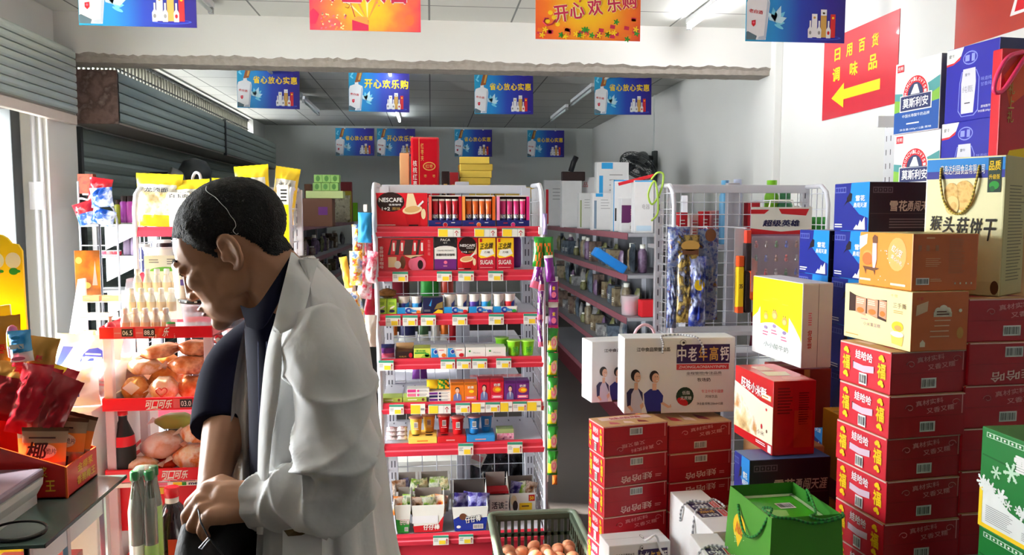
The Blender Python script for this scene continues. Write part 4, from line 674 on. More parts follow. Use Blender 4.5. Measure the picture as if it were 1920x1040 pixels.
# white calcium milk boxes lying in front of the red cartons
def lying(lab, u, v, Y, wd, L, ang, zb, tilt=0):
    A = P(u, v, Y=Y); t = thing('gift_box', lab, 'gift box', (A.x, A.y, zb), R(ang)); H = A.z-zb; b = MB(); b.box(0, wd, -L, 0, 0, H, GW, .003); tp = Fr((0, 0, H), (0, -1, 0), (1, 0, 0)); l = Fr((0, 0, 0), (0, -1, 0), (0, 0, 1)); fr_ = Fr((0, -L, 0), (1, 0, 0), (0, 0, 1))
    b.rect(tp, .3*L, .12*wd, .68*L, .72*wd, VIOLET, 1); b.rect(tp, .3*L, .76*wd, .68*L, .94*wd, _M['band_red'], 1)
    for i, ch in enumerate('中老年高钙'): b.text(tp, ch, (.335+.075*i)*L, .42*wd, .062*L, .5*wd, (WHITE, WHITE, GOLD, GOLD, WHITE)[i], 2, .02)
    b.text(tp, 'ZHONGLAONIANYINPIN', .49*L, .85*wd, .34*L, .1*wd, WHITE, 2); joggers(b, l, .75*L, .1*H, .7*H, False); b.rect(l, .55*L, .3*H, .95*L, .6*H, VIOLET, 1); b.text(l, '中老年高钙', .75*L, .46*H, .36*L, .2*H, GOLD, 2, .02); b.rect(fr_, .1*wd, .1*H, .9*wd, .5*H, VIOLET, 1); b.build('box', t)
    b = MB(); rope(b, [(-.004, -.3*L, H-.06), (-.006, -.35*L, H-.01), (.03, -.33*L, H+.008), (.07, -.4*L, H+.01), (wd*.9, -.36*L, H+.012), (wd+.004, -.5*L, H+.004), (wd*.6, -.58*L, H+.012), (.02, -.55*L, H+.012), (-.006, -.62*L, H-.03), (-.005, -.6*L, H-.1)], .0035, ROPW, ROPG, 8); b.build('rope_handle', t); return t, A, H
t, A, H = lying('white calcium milk box lying lengthwise left of the green gift bag', 1256, 921, 2.46, .112, .34, 4, .45)
support(A.x+.0, A.y-.34, .12, .34, 0, .449, 0, 'brown carton hidden under the lengthwise white milk box')
t, A, H = lying('white calcium milk box at the bottom edge, just left of the green gift bag', 1293, 1000, 2.06, .08, .3, -2, .45)
support(A.x+.0, A.y-.3, .075, .3, 0, .449, 0, 'brown carton hidden under the nearest white milk box')
A = P(1142, 1024, Y=2.35); t = thing('gift_box', 'white milk box with white cord handle at the bottom edge, before the red cartons', 'gift box', (A.x, A.y, .36), R(6)); H = A.z-.36; calcium(.21, .1, H).build('box', t); b = MB(); b.tube(spline([(.13, .02, H), (.135, -.01, H+.02), (.15, -.012, H+.03), (.165, 0, H+.01), (.17, -.01, H-.02), (.19, -.012, H-.05)], 5), .004, ROPW, 6); b.build('cord_handle', t)
support(A.x, A.y+.002, .2, .1, 0, .359, R(6), 'brown carton hidden under the white milk box with cord handle')
# slotted upright of the shelving on the right wall
A = P(1660, 208, X=2.5); B2 = P(1680, 208, X=2.5); t = thing('shelf_upright', 'slotted white steel upright standing before the right wall', 'shelf upright', (2.5, A.y, 0)); b = MB(); b.box(0, .04, -.1, 0, 0, A.z, FRAMEM, .003); f = Fr((0, 0, 0), (0, -1, 0), (0, 0, 1)); z = .1
while z < A.z-.05: b.rect(f, .02, z, .026, z+.03, DARKM, 1); b.rect(f, .06, z, .066, z+.03, DARKM, 1); z += .075
b.build('post', t); b = MB(); b.box(-.1, 0, -.1, -.085, A.z-.1, A.z-.04, FRAMEM, .003); b.build('bracket', t)
# ------------------------------------------------------------------ the shelf unit in the middle of the picture
def pouch(b, w, h, t, pat, seal=.1, nx=8, ny=12, seed=0, T=None, wr=.12, flare=0, back=None):
    """a filled bag: origin at the middle of its foot, front towards -Y; pat is a material or a function of (x 0..1, y 0..1)"""
    rg = random.Random(seed); N = [[rg.uniform(-wr, wr) for _ in range(nx+1)] for _ in range(ny+1)]
    pf = pat if callable(pat) else (lambda x, y: pat)
    for s in (-1, 1):
        vs = []; fs = []; ml = []
        for j in range(ny+1):
            y = j/ny; e = 1 if seal == 0 else min(1, min(y, 1-y)/seal) if min(y, 1-y) < seal else 1
            e = max(0, (min(y, 1-y)-seal*.5)/(.5-seal*.5)); e = min(1, e*2.2)**.6 if e > 0 else 0
            ww = w*(1-.06*e+flare*(1-y))
            for i in range(nx+1):
                x = i/nx; c = max(0, 1-(2*x-1)**2)**.55; tt = t/2*c*e*(1+N[j][i]*(1.5 if 0 < i < nx else 0)); zz = (.006*h if (i % 2 and j in (0, ny)) else 0)*(1 if j else -1)
                vs.append(((x-.5)*ww, s*(tt+.0006), y*h-zz))
        for j in range(ny):
            for i in range(nx):
                a = j*(nx+1)+i; q = (a, a+1, a+nx+2, a+nx+1); fs.append(q if s < 0 else q[::-1]); ml.append(pf((i+.5)/nx, (j+.5)/ny) if s < 0 or not back else back)
        b.add(vs, fs, ml, True, T)
    return b
def bands(*bs):                               # horizontal colour bands for a bag: (upper limit, material) from the foot up
    def f(x, y):
        for lim, m in bs:
            if y <= lim: return m
        return bs[-1][1]
    return f
def on_bag(b, w, h, t, txt, y, tw, th, mat, bold=.02):
    return b.text(Fr((0, -t/2-.003, 0), (1, 0, 0), (0, 0, 1)), txt, 0, y, tw, th, mat, 2, bold)
def label1(o, lab, cat, group=None): return tag(o, lab, cat, group)
GY, GD_ = 3.5, .44
ROWS = [(703, 1014, 425, 443), (705, 1016, 507, 526), (707, 1018, 588, 608), (710, 1019, 671, 690), (713, 1020, 753, 772), (718, 1021, 829, 851), (722, 1023, 999, 1017)]
def gx(u, v=600, Y=GY): return P(u, v, Y=Y).x
def gz(v, Y=GY): return P(860, v, Y=Y).z
PINKRED = M('shelf_red', (208, 48, 66), .35, var=.04); PINKLT = M('shelf_red_light', (228, 96, 110), .3); BOARD = M('shelf_board', (206, 206, 214), .45); STEEL = M('white_steel', (226, 228, 236), .35, var=.03); SLOT = M('slot_grey', (96, 96, 108), .6); TAGY = M('tag_yellow', (250, 214, 50), .5); TAGG = M('tag_green', (60, 150, 120), .5); TAGW = M('tag_white', (240, 240, 230), .5); CLEAR = film('clear_film', clear=.8)
G = thing('display_shelf', 'white wire display shelf with red shelf strips in the middle of the shop', 'shelf', (0, GY, 0))
TAGS = [[(821, 863, 'a'), (889, 931, 'a'), (941, 983, 'a')], [(736, 765, 'g'), (819, 847, 'g'), (859, 888, 'g'), (915, 943, 'g')], [(723, 751, 'g'), (755, 783, 'g'), (789, 817, 'g'), (848, 876, 'g'), (916, 944, 'g'), (981, 1008, 'g')],
        [(710, 738, 'g'), (826, 853, 'g'), (856, 883, 'g'), (885, 913, 'g'), (930, 958, 'g')], [(730, 757, 'g'), (770, 797, 'y'), (803, 845, 'a'), (854, 881, 'g'), (884, 909, 'y'), (910, 937, 'g'), (938, 960, 'y'), (961, 987, 'g'), (988, 1014, 'y')], [(859, 887, 'g'), (951, 979, 'g')], [(812, 841, 'g'), (860, 887, 'g')]]
SHZ = []
for i, (uL, uR, v0, v1) in enumerate(ROWS):
    x0, x1 = gx(uL, v0), gx(uR, v0); z1, z0 = gz(v0), gz(v1); SHZ.append(z1)
    b = MB(); b.box(x0+.008, x1-.008, .012, GD_, z1-.022, z1-.002, BOARD, .002)
    for s in range(12): b.rect(Fr((0, 0, z1-.002), (1, 0, 0), (0, 1, 0)), x0+.03+s*.058, GD_-.09, x0+.036+s*.058, GD_-.06, SLOT, 1)
    if i == 6: b.box(x0+.01, x1-.01, .02, GD_, 0.0, z1-.03, PINKRED)
    sh = b.build('shelf_board', G)
    b = MB(); h = z1-z0; b.loft([[(x, y, z) for y, z in ((.012, z1+.002), (0, z1+.002), (-.006, z1-h*.2), (-.004, z1-h*.5), (-.01, z1-h*.6), (-.008, z0), (.012, z0))] for x in (x0, x1)], [PINKRED, PINKRED, PINKRED, PINKLT, PINKRED, PINKRED, PINKRED], True, False); b.build('shelf_strip', sh)
    for u0, u1, k in TAGS[i]:
        f = Fr((gx(u0, v0), -.013, z0-.002), (1, 0, -.02), (0, 0, 1)); w = gx(u1, v0)-gx(u0, v0); hh = h*(1.0 if k != 'a' else .92); b = MB(); b.box(0, w, 0, .002, 0, hh, TAGW, T=Matrix.Translation(f.o))
        if k == 'g': b.rect(f, 0, hh*.78, w, hh, TAGG, 1); b.rect(f, w*.38, hh*.1, w*.8, hh*.5, TAGY, 1); b.rect(f, w*.86, hh*.12, w*.9, hh*.6, RED, 2); b.poly(f, [(w*.82, hh*.5), (w*.94, hh*.5), (w*.88, hh*.72)], RED, 2); b.lines(f, w*.06, hh*.35, w*.34, hh*.7, 3, GREYP, 1)
        elif k == 'y': b.rect(f, 0, hh*.05, w*.66, hh*.9, TAGY, 1); b.rect(f, w*.7, hh*.4, w*.95, hh*.6, GREYP, 1)
        else: b.rect(f, 0, hh*.9, w, hh, TAGG, 1); b.rect(f, w*.03, hh*.05, w*.43, hh*.85, TAGY, 1); b.rect(f, w*.68, hh*.02, w*.69, hh*.9, GREYP, 1); b.rect(f, w*.81, hh*.15, w*.84, hh*.6, RED, 2); b.poly(f, [(w*.73, hh*.5), (w*.92, hh*.5), (w*.825, hh*.78)], RED, 2); b.poly(f, [(w*.77, hh*.5), (w*.88, hh*.5), (w*.825, hh*.66)], TAGW, 3)
        b.build('price_tag', sh)
    b = MB()
    for s, xx in ((1, x0+.012), (-1, x1-.012)): b.add([(xx, .1, z1-.02), (xx, GD_, z1-.02), (xx, GD_, z1-.1), (xx+.003, .1, z1-.02), (xx+.003, GD_, z1-.02), (xx+.003, GD_, z1-.1)], [(0, 1, 2), (5, 4, 3), (0, 2, 5, 3), (1, 4, 5, 2), (0, 3, 4, 1)], BOARD)
    b.build('bracket', sh)
GX0, GX1 = gx(700, 345), gx(1016, 345); GB0, GB1 = gx(724, 1040), gx(1024, 1040); ZT = gz(345)
def lerp(a, b, t): return a+(b-a)*t
def shx(x0, xb, z): return lerp(xb, x0, (z-gz(1040))/(ZT-gz(1040)))
for side, (xt, xb) in enumerate(((GX0, GB0), (GX1, GB1))):
    xz = lambda z: shx(xt, xb, z)
    b = MB(); pts = [(xz(0), 0, 0), (xz(.9), 0, .9), (xz(ZT-.09), 0, ZT-.09), (xz(ZT-.03), .02, ZT-.03), (xz(ZT), .08, ZT), (xz(ZT), GD_*.75, ZT+.005)]; b.tube(pts, .011, STEEL, 8); b.build('side_frame', G)
    b = MB(); xm = xz
    for k in range(1, 9): y = .02+(GD_-.06)*k/9; b.tube([(xm(0.05), y, .05), (xm(ZT-.02), y, ZT-.01)], .0028, STEEL, 5)
    z = .1
    while z < ZT-.02: b.tube([(xm(z), 0, z), (xm(z), GD_, z)], .0028, STEEL, 5); z += .062
    b.build('side_mesh', G)
    b = MB(); s = 1 if side == 0 else -1; xr = xz; b.loft([[(xr(z)+s*dx, GD_+dy, z) for dx, dy in ((0, -.03), (.045, -.03), (.045, .03), (0, .03))] for z in (0, ZT)], STEEL, True, False)
    z = .06
    while z < ZT-.05: b.rect(Fr((xr(z)+(0 if s > 0 else -.045), GD_-.03, z), (1, 0, 0), (0, 0, 1)), .012, 0, .018, .034, SLOT, 1); b.rect(Fr((xr(z)+(0 if s > 0 else -.045), GD_-.03, z), (1, 0, 0), (0, 0, 1)), .028, 0, .034, .034, SLOT, 1); z += .06
    b.build('rear_post', G)
b = MB(); b.box(GX0+.01, GX1-.02, GD_-.02, GD_+.02, ZT-.03, ZT+.012, STEEL, .004); b.build('top_rail', G)
xc = gx(868, 600, GY+GD_); b = MB(); b.box(xc-.035, xc+.035, GD_+.01, GD_+.05, 0, ZT+.03, M('post_grey', (190, 192, 202), .4), .004); b.rect(Fr((xc-.035, GD_+.01, 0), (1, 0, 0), (0, 0, 1)), .03, .02, .034, ZT, SLOT, 1); b.build('middle_post', G)
b = MB(); x = GX0+.03
while x < GX1-.03: b.tube([(x+.02, GD_, .15), (x, GD_, ZT-.03)], .0022, STEEL, 4); x += .075
z = .2
while z < ZT-.04: b.tube([(shx(GX0, GB0, z), GD_+.004, z), (shx(GX1, GB1, z), GD_+.004, z)], .0022, STEEL, 4); z += .075
b.build('back_mesh', G)
ZT2 = 1.735
for z, nm in ((ZT2, 0), (SHZ[2]-.01, 0), (SHZ[3]-.01, 0), (SHZ[4]-.01, 0), (.1, 0)):
    b = MB(); b.box(GX0+.03, GX1-.03, GD_+.055, GD_+.46, z-.02, z, BOARD, .002); b.build('rear_board', G)

def put(b, name, lab, cat, u, shelf, dy=.02, group=None, rz=0, dz=0, v=None): return tag(b.build(name, None, (gx(u, ROWS[shelf][2]), GY+dy, SHZ[shelf]+.001+dz), rz), lab, cat, group)
def uw(u0, u1, shelf): return gx(u1, ROWS[shelf][2])-gx(u0, ROWS[shelf][2])
def vh(v, shelf): return gz(v)-SHZ[shelf]
# --- first shelf: coffee and drink sticks
COFR = M('coffee_red', (206, 28, 40), .3, coat=.2); CUPC = M('coffee_cream', (238, 214, 168), .4); COFK = M('coffee_dark', (40, 22, 20), .4)
def coffee(w, h, d, small=False):
    b = MB(); b.box(0, w, 0, d, 0, h, COFR, .002); f = Fr((0, 0, 0), (1, 0, 0), (0, 0, 1)); cx, cy, r = (.3*w, .73*h, .26*w) if not small else (.5*w, .76*h, .44*w)
    b.ell(f, cx, min(cy, h-.3*w if small else cy), r, (.29*h if not small else .27*h), COFK, 1); b.text(f, 'NESCAFE', cx, cy+(.06*h if not small else 0), r*1.72, .13*h if not small else .08*h, WHITE, 2, .03); b.text(f, '雀巢咖啡', cx+.3*r, cy-.08*h, r*.9, .06*h if not small else .035*h, WHITE, 2, .01); b.text(f, '1+2', cx-.35*r, cy-.2*h, r*.6, .1*h if not small else .05*h, WHITE, 2, .03); b.text(f, '原味', cx+.4*r, cy-.2*h, r*.6, .09*h if not small else .05*h, GOLD, 2)
    x0, y0, s = (.72*w, .5*h, .2*w) if not small else (.48*w, .34*h, .36*w)
    b.poly(f, [(x0-s*.8, y0), (x0-s*.7, y0+s*.1), (x0-.5*s, h*.98), (x0+.05*s, h*.98), (x0+.4*s, y0+.4*s)], CUPC, 1) if not small else b.poly(f, [(x0, y0), (x0+.9*s, y0+.8*s), (x0+1.1*s, y0+2.2*s), (x0+1.3*s, y0+2.2*s), (x0+1.3*s, y0+.7*s)], CUPC, 1)
    b.poly(f, [(x0-.85*s, y0-.1*s), (x0+.75*s, y0), (x0+.6*s, .04*h), (x0-.55*s, .04*h)], M('mug_red', (186, 20, 30), .3), 2); b.ell(f, x0-.05*s, y0, s*.95, s*.42, CUPC, 3, rot=8); b.ell(f, x0-.05*s, y0+.05*s, s*.75, s*.3, M('coffee_foam', (214, 170, 110), .4), 4, rot=8); b.poly(f, [(x0+.4*s, y0+.35*s), (x0+.95*s, y0+.9*s), (x0+1.05*s, y0+.75*s), (x0+.55*s, y0+.25*s)], WHITE, 5); b.ell(f, x0+1.0*s, y0-.4*s, .22*s, .5*s, CUPC, 2)
    b.lines(f, .04*w, .03*h, .5*w, .07*h, 1, WHITE, 2); b.rect(f, x0-.4*s, .02*h, x0+.5*s, .06*h, COFK, 3); return b
put(coffee(uw(703, 802, 0), vh(362, 0), .1), 'coffee_box', 'wide red instant coffee box at the left of the top shelf', 'coffee box', 703, 0, .01)
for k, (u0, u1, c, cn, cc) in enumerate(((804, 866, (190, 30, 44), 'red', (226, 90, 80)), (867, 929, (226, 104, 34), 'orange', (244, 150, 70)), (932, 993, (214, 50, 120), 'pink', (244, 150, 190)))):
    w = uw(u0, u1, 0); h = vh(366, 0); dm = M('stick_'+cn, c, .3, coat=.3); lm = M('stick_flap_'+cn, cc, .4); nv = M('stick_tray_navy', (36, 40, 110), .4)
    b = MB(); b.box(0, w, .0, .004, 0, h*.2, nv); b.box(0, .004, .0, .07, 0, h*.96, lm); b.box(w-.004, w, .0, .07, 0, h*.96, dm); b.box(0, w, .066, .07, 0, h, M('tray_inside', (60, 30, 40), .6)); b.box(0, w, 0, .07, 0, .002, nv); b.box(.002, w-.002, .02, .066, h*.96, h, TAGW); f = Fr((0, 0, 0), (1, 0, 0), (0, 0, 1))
    b.rect(f, 0, .0, w*.09, h*.96, lm, 1); b.rect(f, w*.91, 0, w, h*.96, dm, 1); b.rect(f, 0, 0, w, h*.2, nv, 2); b.ell(f, w*.5, h*.06, w*.07, w*.07, WHITE, 3); b.ell(f, w*.5, h*.06, w*.06, w*.06, dm, 4); b.lines(f, w*.2, .08*h, w*.36, .14*h, 1, RED, 3); b.lines(f, w*.68, .1*h, w*.82, .15*h, 1, WHITE, 3)
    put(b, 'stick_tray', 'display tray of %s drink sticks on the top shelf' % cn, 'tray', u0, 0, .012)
    for i in range(4):
        b = MB(); pouch(b, w*.18, h*.86, .018, bands((.28, M('stick_base_navy', (50, 50, 120), .3)), (.45, TAGW), (.95, dm), (1, TAGW)), .05, 4, 14, i); b.text(Fr((0, -.011, 0), (1, 0, 0), (0, 0, 1)), '°C', 0, h*.32, w*.1, .018, nv, 1, .03)
        tag(b.build('drink_stick', None, (gx(u0, 425)+w*(.2+.2*i), GY+.028, SHZ[0]+.004), R((-4, 3, -2, 4)[i])), '%s drink stick, %s in the %s tray' % (cn, ('leftmost', 'second', 'third', 'rightmost')[i], cn), 'drink stick', 'drink sticks in trays')
# --- second shelf
w, h = uw(709, 813, 1), vh(446, 1); b = MB(); b.box(0, w, 0, .1, 0, h, COFR, .002); f = Fr((0, 0, 0), (1, 0, 0), (0, 0, 1)); b.poly(f, [(.17*w, .48*h), (.24*w, .95*h), (.82*w, .95*h), (.82*w, .48*h)], M('window_dark', (70, 50, 44)), 1)
for x, rr in ((.27, -8), (.42, -8), (.65, -10), (.78, -10)): b.poly(f, [((x-.05)*w, .49*h), ((x+.03)*w, .49*h), ((x+.07)*w, .92*h), ((x-.01)*w, .93*h)], COFR, 2); b.rect(f, (x-.005)*w, .6*h, (x+.03)*w, .85*h, TAGW, 3)
b.textv(f, '香醇特浓咖啡', .06*w, .4*h, .07*w, .7*h, TAGW, 2); b.textv(f, '包装升级', .92*w, .7*h, .05*w, .5*h, PALEPINK, 2); b.ell(f, .7*w, .2*h, .16*w, .24*h, PINK, 2); b.ell(f, .76*w, .18*h, .05*w, .14*h, COFK, 3); b.rect(f, .18*w, .1*h, .33*w, .42*h, CUPC, 2); b.ell(f, .35*w, .18*h, .06*w, .12*h, TAGW, 3); b.ell(f, .44*w, .25*h, .05*w, .2*h, BROWN, 2); b.poly(f, [(.47*w, .46*h), (.6*w, .36*h), (.82*w, .48*h)], CUPC, 2)
put(b, 'coffee_box', 'red coffee box with a window of sachets on the second shelf', 'coffee box', 709, 1, .012)
w, h = uw(814, 857, 1), vh(445, 1); b = MB(); b.box(0, w, 0, .08, 0, h, M('paca_black', (36, 34, 36), .35), .002); b.rect(f, .002, .34*h, w-.002, .68*h, TAGW, 1); b.ell(f, w*.5, .66*h, w*.44, .08*h, TAGW, 2); b.rect(f, .002, .002, w-.002, .34*h, M('paca_purple', (110, 40, 120), .35), 1); b.text(f, 'PACA', .5*w, .92*h, .42*w, .08*h, TAGW, 2, .02); b.text(f, '帕卡', .5*w, .83*h, .16*w, .05*h, TAGW, 2); b.text(f, 'CARAMEL MACCHIATO', .5*w, .6*h, .72*w, .04*h, BLACK, 3); b.text(f, '焦糖玛奇朵咖啡', .5*w, .47*h, .82*w, .08*h, BLACK, 3, .02); b.ell(f, .5*w, .24*h, .08*w, .05*h, PINK, 2); b.lines(f, .4*w, .1*h, .6*w, .16*h, 1, PALEPINK, 2)
put(b, 'coffee_box', 'black, white and purple coffee box on the second shelf', 'coffee box', 814, 1, .012)
put(coffee(uw(858, 896, 1), vh(446, 1), .08, True), 'coffee_box', 'narrow red instant coffee box with cup picture on the second shelf', 'coffee box', 858, 1, .012)
w, h = uw(897, 930, 1), vh(446, 1)
for i, u in enumerate((897, 931.5)):
    b = MB(); b.box(0, w, 0, .07, 0, h, M('sugar_red', (200, 30, 54), .35), .002); b.poly(f, [(.002, .42*h), (.15*w, .36*h), (.5*w, .38*h), (.85*w, .44*h), (w-.002, .38*h), (w-.002, h-.002), (.002, h-.002)], YEL, 1); b.poly(f, [(.1*w, .46*h), (.5*w, .4*h), (.92*w, .5*h), (.8*w, .66*h), (.2*w, .62*h)], TAGW, 2); b.text(f, '正北牌', .47*w, .74*h, .74*w, .2*h, BLACK, 3, .02, slant=.2, rot=4); b.text(f, '方糖', .5*w, .55*h, .34*w, .07*h, BLACK, 3); b.text(f, 'SUGAR', .48*w, .24*h, .74*w, .14*h, TAGW, 3, .02); b.lines(f, .1*w, .05*h, .9*w, .1*h, 1, PALEPINK, 2); b.rect(f, .08*w, .86*h, .22*w, .97*h, RED, 3)
    put(b, 'sugar_box', 'yellow and red sugar box, %s one of the pair on the second shelf' % ('left', 'right')[i], 'sugar box', u, 1, .012, 'sugar boxes')
b = MB(); b.lathe([(.026, 0), (.028, .01), (.028, .13), (.02, .15), (.016, .155)], PURP, 16); put(b, 'tin', 'dark purple tin at the back right of the second shelf', 'tin', 975, 1, .2)
# --- third shelf
g = 'chewing gum tubs'
for i, u in enumerate((707.5, 726)):
    w, h = uw(707, 724.5, 2), vh(560, 2); b = MB(); b.box(0, w, 0, .05, 0, h, M('lime_box', (160, 200, 60), .4), .002); b.lines(f, .15*w, .62*h, .85*w, .8*h, 2, M('lime_dark', (70, 130, 40)), 1); b.ell(f, .5*w, .2*h, .3*w, .1*h, NAVY, 1); b.ell(f, .55*w, .45*h, .3*w, .06*h, TAGW, 1, rot=30); put(b, 'snack_box', 'small lime green box at the left end of the third shelf, %s of two' % ('left', 'right')[i], 'box', u, 2, .012, 'small lime boxes')
b = MB(); pouch(b, .085, .05, .04, blotch('brown_bag', [(110, 70, 30), (160, 110, 50), (90, 50, 30)], 30, .25), .12, 8, 8, 4, Matrix.Rotation(R(-70), 4, 'X')); put(b, 'snack_bag', 'brown snack bag lying on the lime green boxes', 'snack bag', 725, 2, .05, dz=vh(560, 2)+.012)
GUMB = M('gum_blue', (40, 150, 216), .35); GUMN = M('gum_navy', (40, 60, 150), .35); GUMV = M('gum_violet', (86, 60, 160), .35); GUMG = M('gum_green', (40, 170, 110), .35)
def tub(r, h, c1, c2):
    b = MB(); b.lathe([(r*.72, 0), (r*.8, h*.05), (r*.92, h*.55), (r*1, h*.93), (r*1.04, h*.94), (r*1.04, h), (r*.98, h)], [TAGW, c1, TAGW, TAGW, TAGW, GREYP], 20)
    pts = []
    for s, (a0, z0, a1, z1, m) in enumerate(((-150, .15, -40, .6, c1), (-75, .2, -30, .72, c2))):
        for q in range(8):
            t0, t1 = a0+(a1-a0)*q/8, a0+(a1-a0)*(q+1)/8; zt = z1-(.2 if s else .0)*(1-q/8)
            rr = lambda z: r*(.8+.16*z)+.0012+.0006*s
            b.add([(rr(z)*math.cos(R(t)), rr(z)*math.sin(R(t)), z*h) for t, z in ((t0, z0), (t1, z0), (t1, zt), (t0, zt-.05))], [(0, 1, 2, 3)], m)
    return b
def gumtray(u0, u1, lab, cl):
    w = uw(u0, u1, 2); h = vh(576, 2); b = MB(); b.box(0, w, 0, .003, 0, h, TAGW); b.box(0, w, 0, .1, 0, .003, TAGW); b.box(0, .003, 0, .1, 0, h*.9, GUMB); b.box(w-.003, w, 0, .1, 0, h*.9, TAGW); b.box(0, w, .097, .1, 0, h*.9, TAGW); b.rect(f, 0, 0, w*.32, h, GUMB, 1); b.ell(f, w*.46, h*.5, w*.14, h*.45, GUMN, 2); b.text(f, 'Gin', w*.6, h*.5, w*.36, h*.5, TAGW if 0 else GUMB, 3, .05); b.text(f, 'e', w*.46, h*.5, w*.1, h*.4, TAGW, 3, .04); b.ell(f, w*.85, h*.3, w*.1, h*.25, cl, 3)
    put(b, 'gum_tray', lab, 'tray', u0, 2, .012)
gumtray(745, 791, 'blue and white gum tray with orange fruit print, at left of third shelf', ORANGE)
for i, (a, z, c, n) in enumerate(((833, 879, RED, 'left'), (879.5, 925, GUMV, 'middle'), (925.5, 971, GREEN, 'right'))): gumtray(a, z, 'blue and white gum tray, %s of the three at right of third shelf' % n, c)
for i, (u, c1, c2, nm) in enumerate(((757, GUMN, GUMB, 'leftmost'), (781.5, GUMB, GUMN, 'second from left, light blue'), (844, TAGW, GUMN, 'third from left, navy swoosh'), (866.5, TAGW, GUMN, 'fourth from left, nearly all white'), (890, GUMV, GUMN, 'fifth from left, violet swoosh'), (912, GUMB, GUMG, 'sixth from left, blue and green'), (936, TAGW, GREYP, 'seventh from left, pale grey print'), (957, RED, GUMN, 'rightmost, crimson swoosh'))):
    r = .0265; h = vh(553 if i > 1 else 556, 2)-.004; put(tub(r, h, c1, c2), 'gum_tub', 'white gum tub on the third shelf, '+nm, 'gum tub', u, 2, .05, g, dz=.004)
w, h = uw(793, 831, 2), vh(558, 2); b = MB(); b.box(0, w, 0, .07, 0, h, M('mint_navy', (24, 26, 66), .3), .002); b.poly(f, [(.3*w, .5*h), (.45*w, .9*h), (.4*w, .45*h)], CYAN, 1); b.poly(f, [(.55*w, .25*h), (.98*w, .35*h), (.98*w, .75*h), (.7*w, .6*h)], M('mint_gold', (130, 110, 50)), 1); b.poly(f, [(.5*w, .02*h), (.98*w, .02*h), (.98*w, .2*h), (.75*w, .26*h)], YEL, 2); b.lines(f, .06*w, .12*h, .4*w, .25*h, 2, GREYP, 1); put(b, 'mint_box', 'dark navy mint box between the gum trays on the third shelf', 'box', 793, 2, .012)
# --- fourth shelf
b = MB(); pouch(b, uw(708, 740, 3), vh(645, 3), .04, bands((.4, PINK), (.7, PURP), (1, NAVY)), .1, 8, 8, 5); put(b, 'snack_bag', 'purple and pink candy bag at the left end of the fourth shelf', 'snack bag', 724, 3, .035)
w, h = uw(741, 775, 3), vh(648, 3); b = MB(); b.box(0, w, 0, .003, 0, h*.55, COFK); b.box(0, w, 0, .1, 0, .003, BROWN); b.box(0, .003, 0, .1, 0, h*.7, COFK); b.box(w-.003, w, 0, .1, 0, h*.7, COFK); b.box(0, w, .097, .1, 0, h, KRAFT); b.box(.004, w-.004, .004, .096, .004, h*.5, BROWN); b.text(f, '巧克力', .4*w, .15*h, .4*w, .12*h, GOLD, 1); b.ell(f, .85*w, .25*h, .1*w, .2*h, RED, 1); put(b, 'candy_tray', 'open dark brown chocolate tray on the fourth shelf', 'tray', 741, 3, .012)
def flatbox(u0, u1, v, sh, c, fn, lab, dep=.1, name='candy_box', grp=None, top=None):
    w, h = uw(u0, u1, sh), vh(v, sh); b = MB(); b.box(0, w, 0, dep, 0, h, c, .0015, mats={'z': top} if top else None); fn(b, w, h); return put(b, name, lab, 'box', u0, sh, .012, grp)
LEMN = M('lemon_box', (214, 226, 90), .4)
flatbox(776, 807, 653, 3, LEMN, lambda b, w, h: (b.rect(f, .05*w, .45*h, .75*w, .6*h, GREEN, 1), b.text(f, '薄荷糖', .4*w, .75*h, .6*w, .18*h, GREEN, 2, .02), b.ell(f, .8*w, .3*h, .14*w, .2*h, GREEN, 1), b.poly(f, [(.4*w, .02*h), (w*.98, .02*h), (w*.98, .3*h), (.6*w, .4*h)], M('leaf_lime', (150, 200, 60)), 1)), 'lemon yellow mint box on the fourth shelf')
def gumbox(c):
    return lambda b, w, h: (b.poly(f, [(.002, .002), (.5*w, .002), (.3*w, h*.98), (.002, h*.98)], GUMB, 1), b.ell(f, .3*w, .62*h, .13*w, .26*h, TAGW, 2), b.ell(f, .3*w, .62*h, .1*w, .2*h, GUMN, 3), b.ell(f, .8*w, .25*h, .14*w, .2*h, c, 2), b.lines(f, .5*w, .7*h, .9*w, .85*h, 1, RED, 2))
flatbox(808, 838, 653, 3, TAGW, gumbox(ORANGE), 'white and blue gum box with orange fruit on the fourth shelf'); flatbox(839, 872, 653, 3, TAGW, gumbox(RED), 'white and blue gum box with red berries on the fourth shelf')
for i, (u0, u1) in enumerate(((873.5, 911), (911.5, 949))): flatbox(u0, u1, 653, 3, TAGW, lambda b, w, h: (b.ell(f, .2*w, .62*h, .05*w, .1*h, GREEN, 1), b.text(f, 'Mentos', .55*w, .45*h, .36*w, .14*h, GREYP, 1), b.ell(f, .5*w, .0, .5*w, .12*h, PALEPINK, 1, a0=0, a1=180)), 'plain white candy box with green dot, %s of two on the fourth shelf' % ('left', 'right')[i], grp='white candy boxes')
LIMC = M('lime_cup', (130, 206, 40), .35)
for i, (u, dy, n) in enumerate(((946, .13, 'rear left'), (965.5, .045, 'front left'), (991, .045, 'front right'))):
    h = .068*1.06; b = MB(); b.lathe([(.024, 0), (.026, .004), (.031, h*.9), (.034, h*.92), (.034, h*.97), (.03, h)], [LIMC, LIMC, LIMC, M('lime_lid', (170, 226, 90), .3), _M['lime_lid']], 20); b.text(Fr((0, -.03, 0), (1, 0, 0), (0, .08, 1)), '抹茶', .004, h*.42, .026, .03, GREEN, 3, .02); put(b, 'dessert_cup', 'lime green lidded cup, %s of three on the fourth shelf' % n, 'cup', u, 3, dy, 'lime green cups')
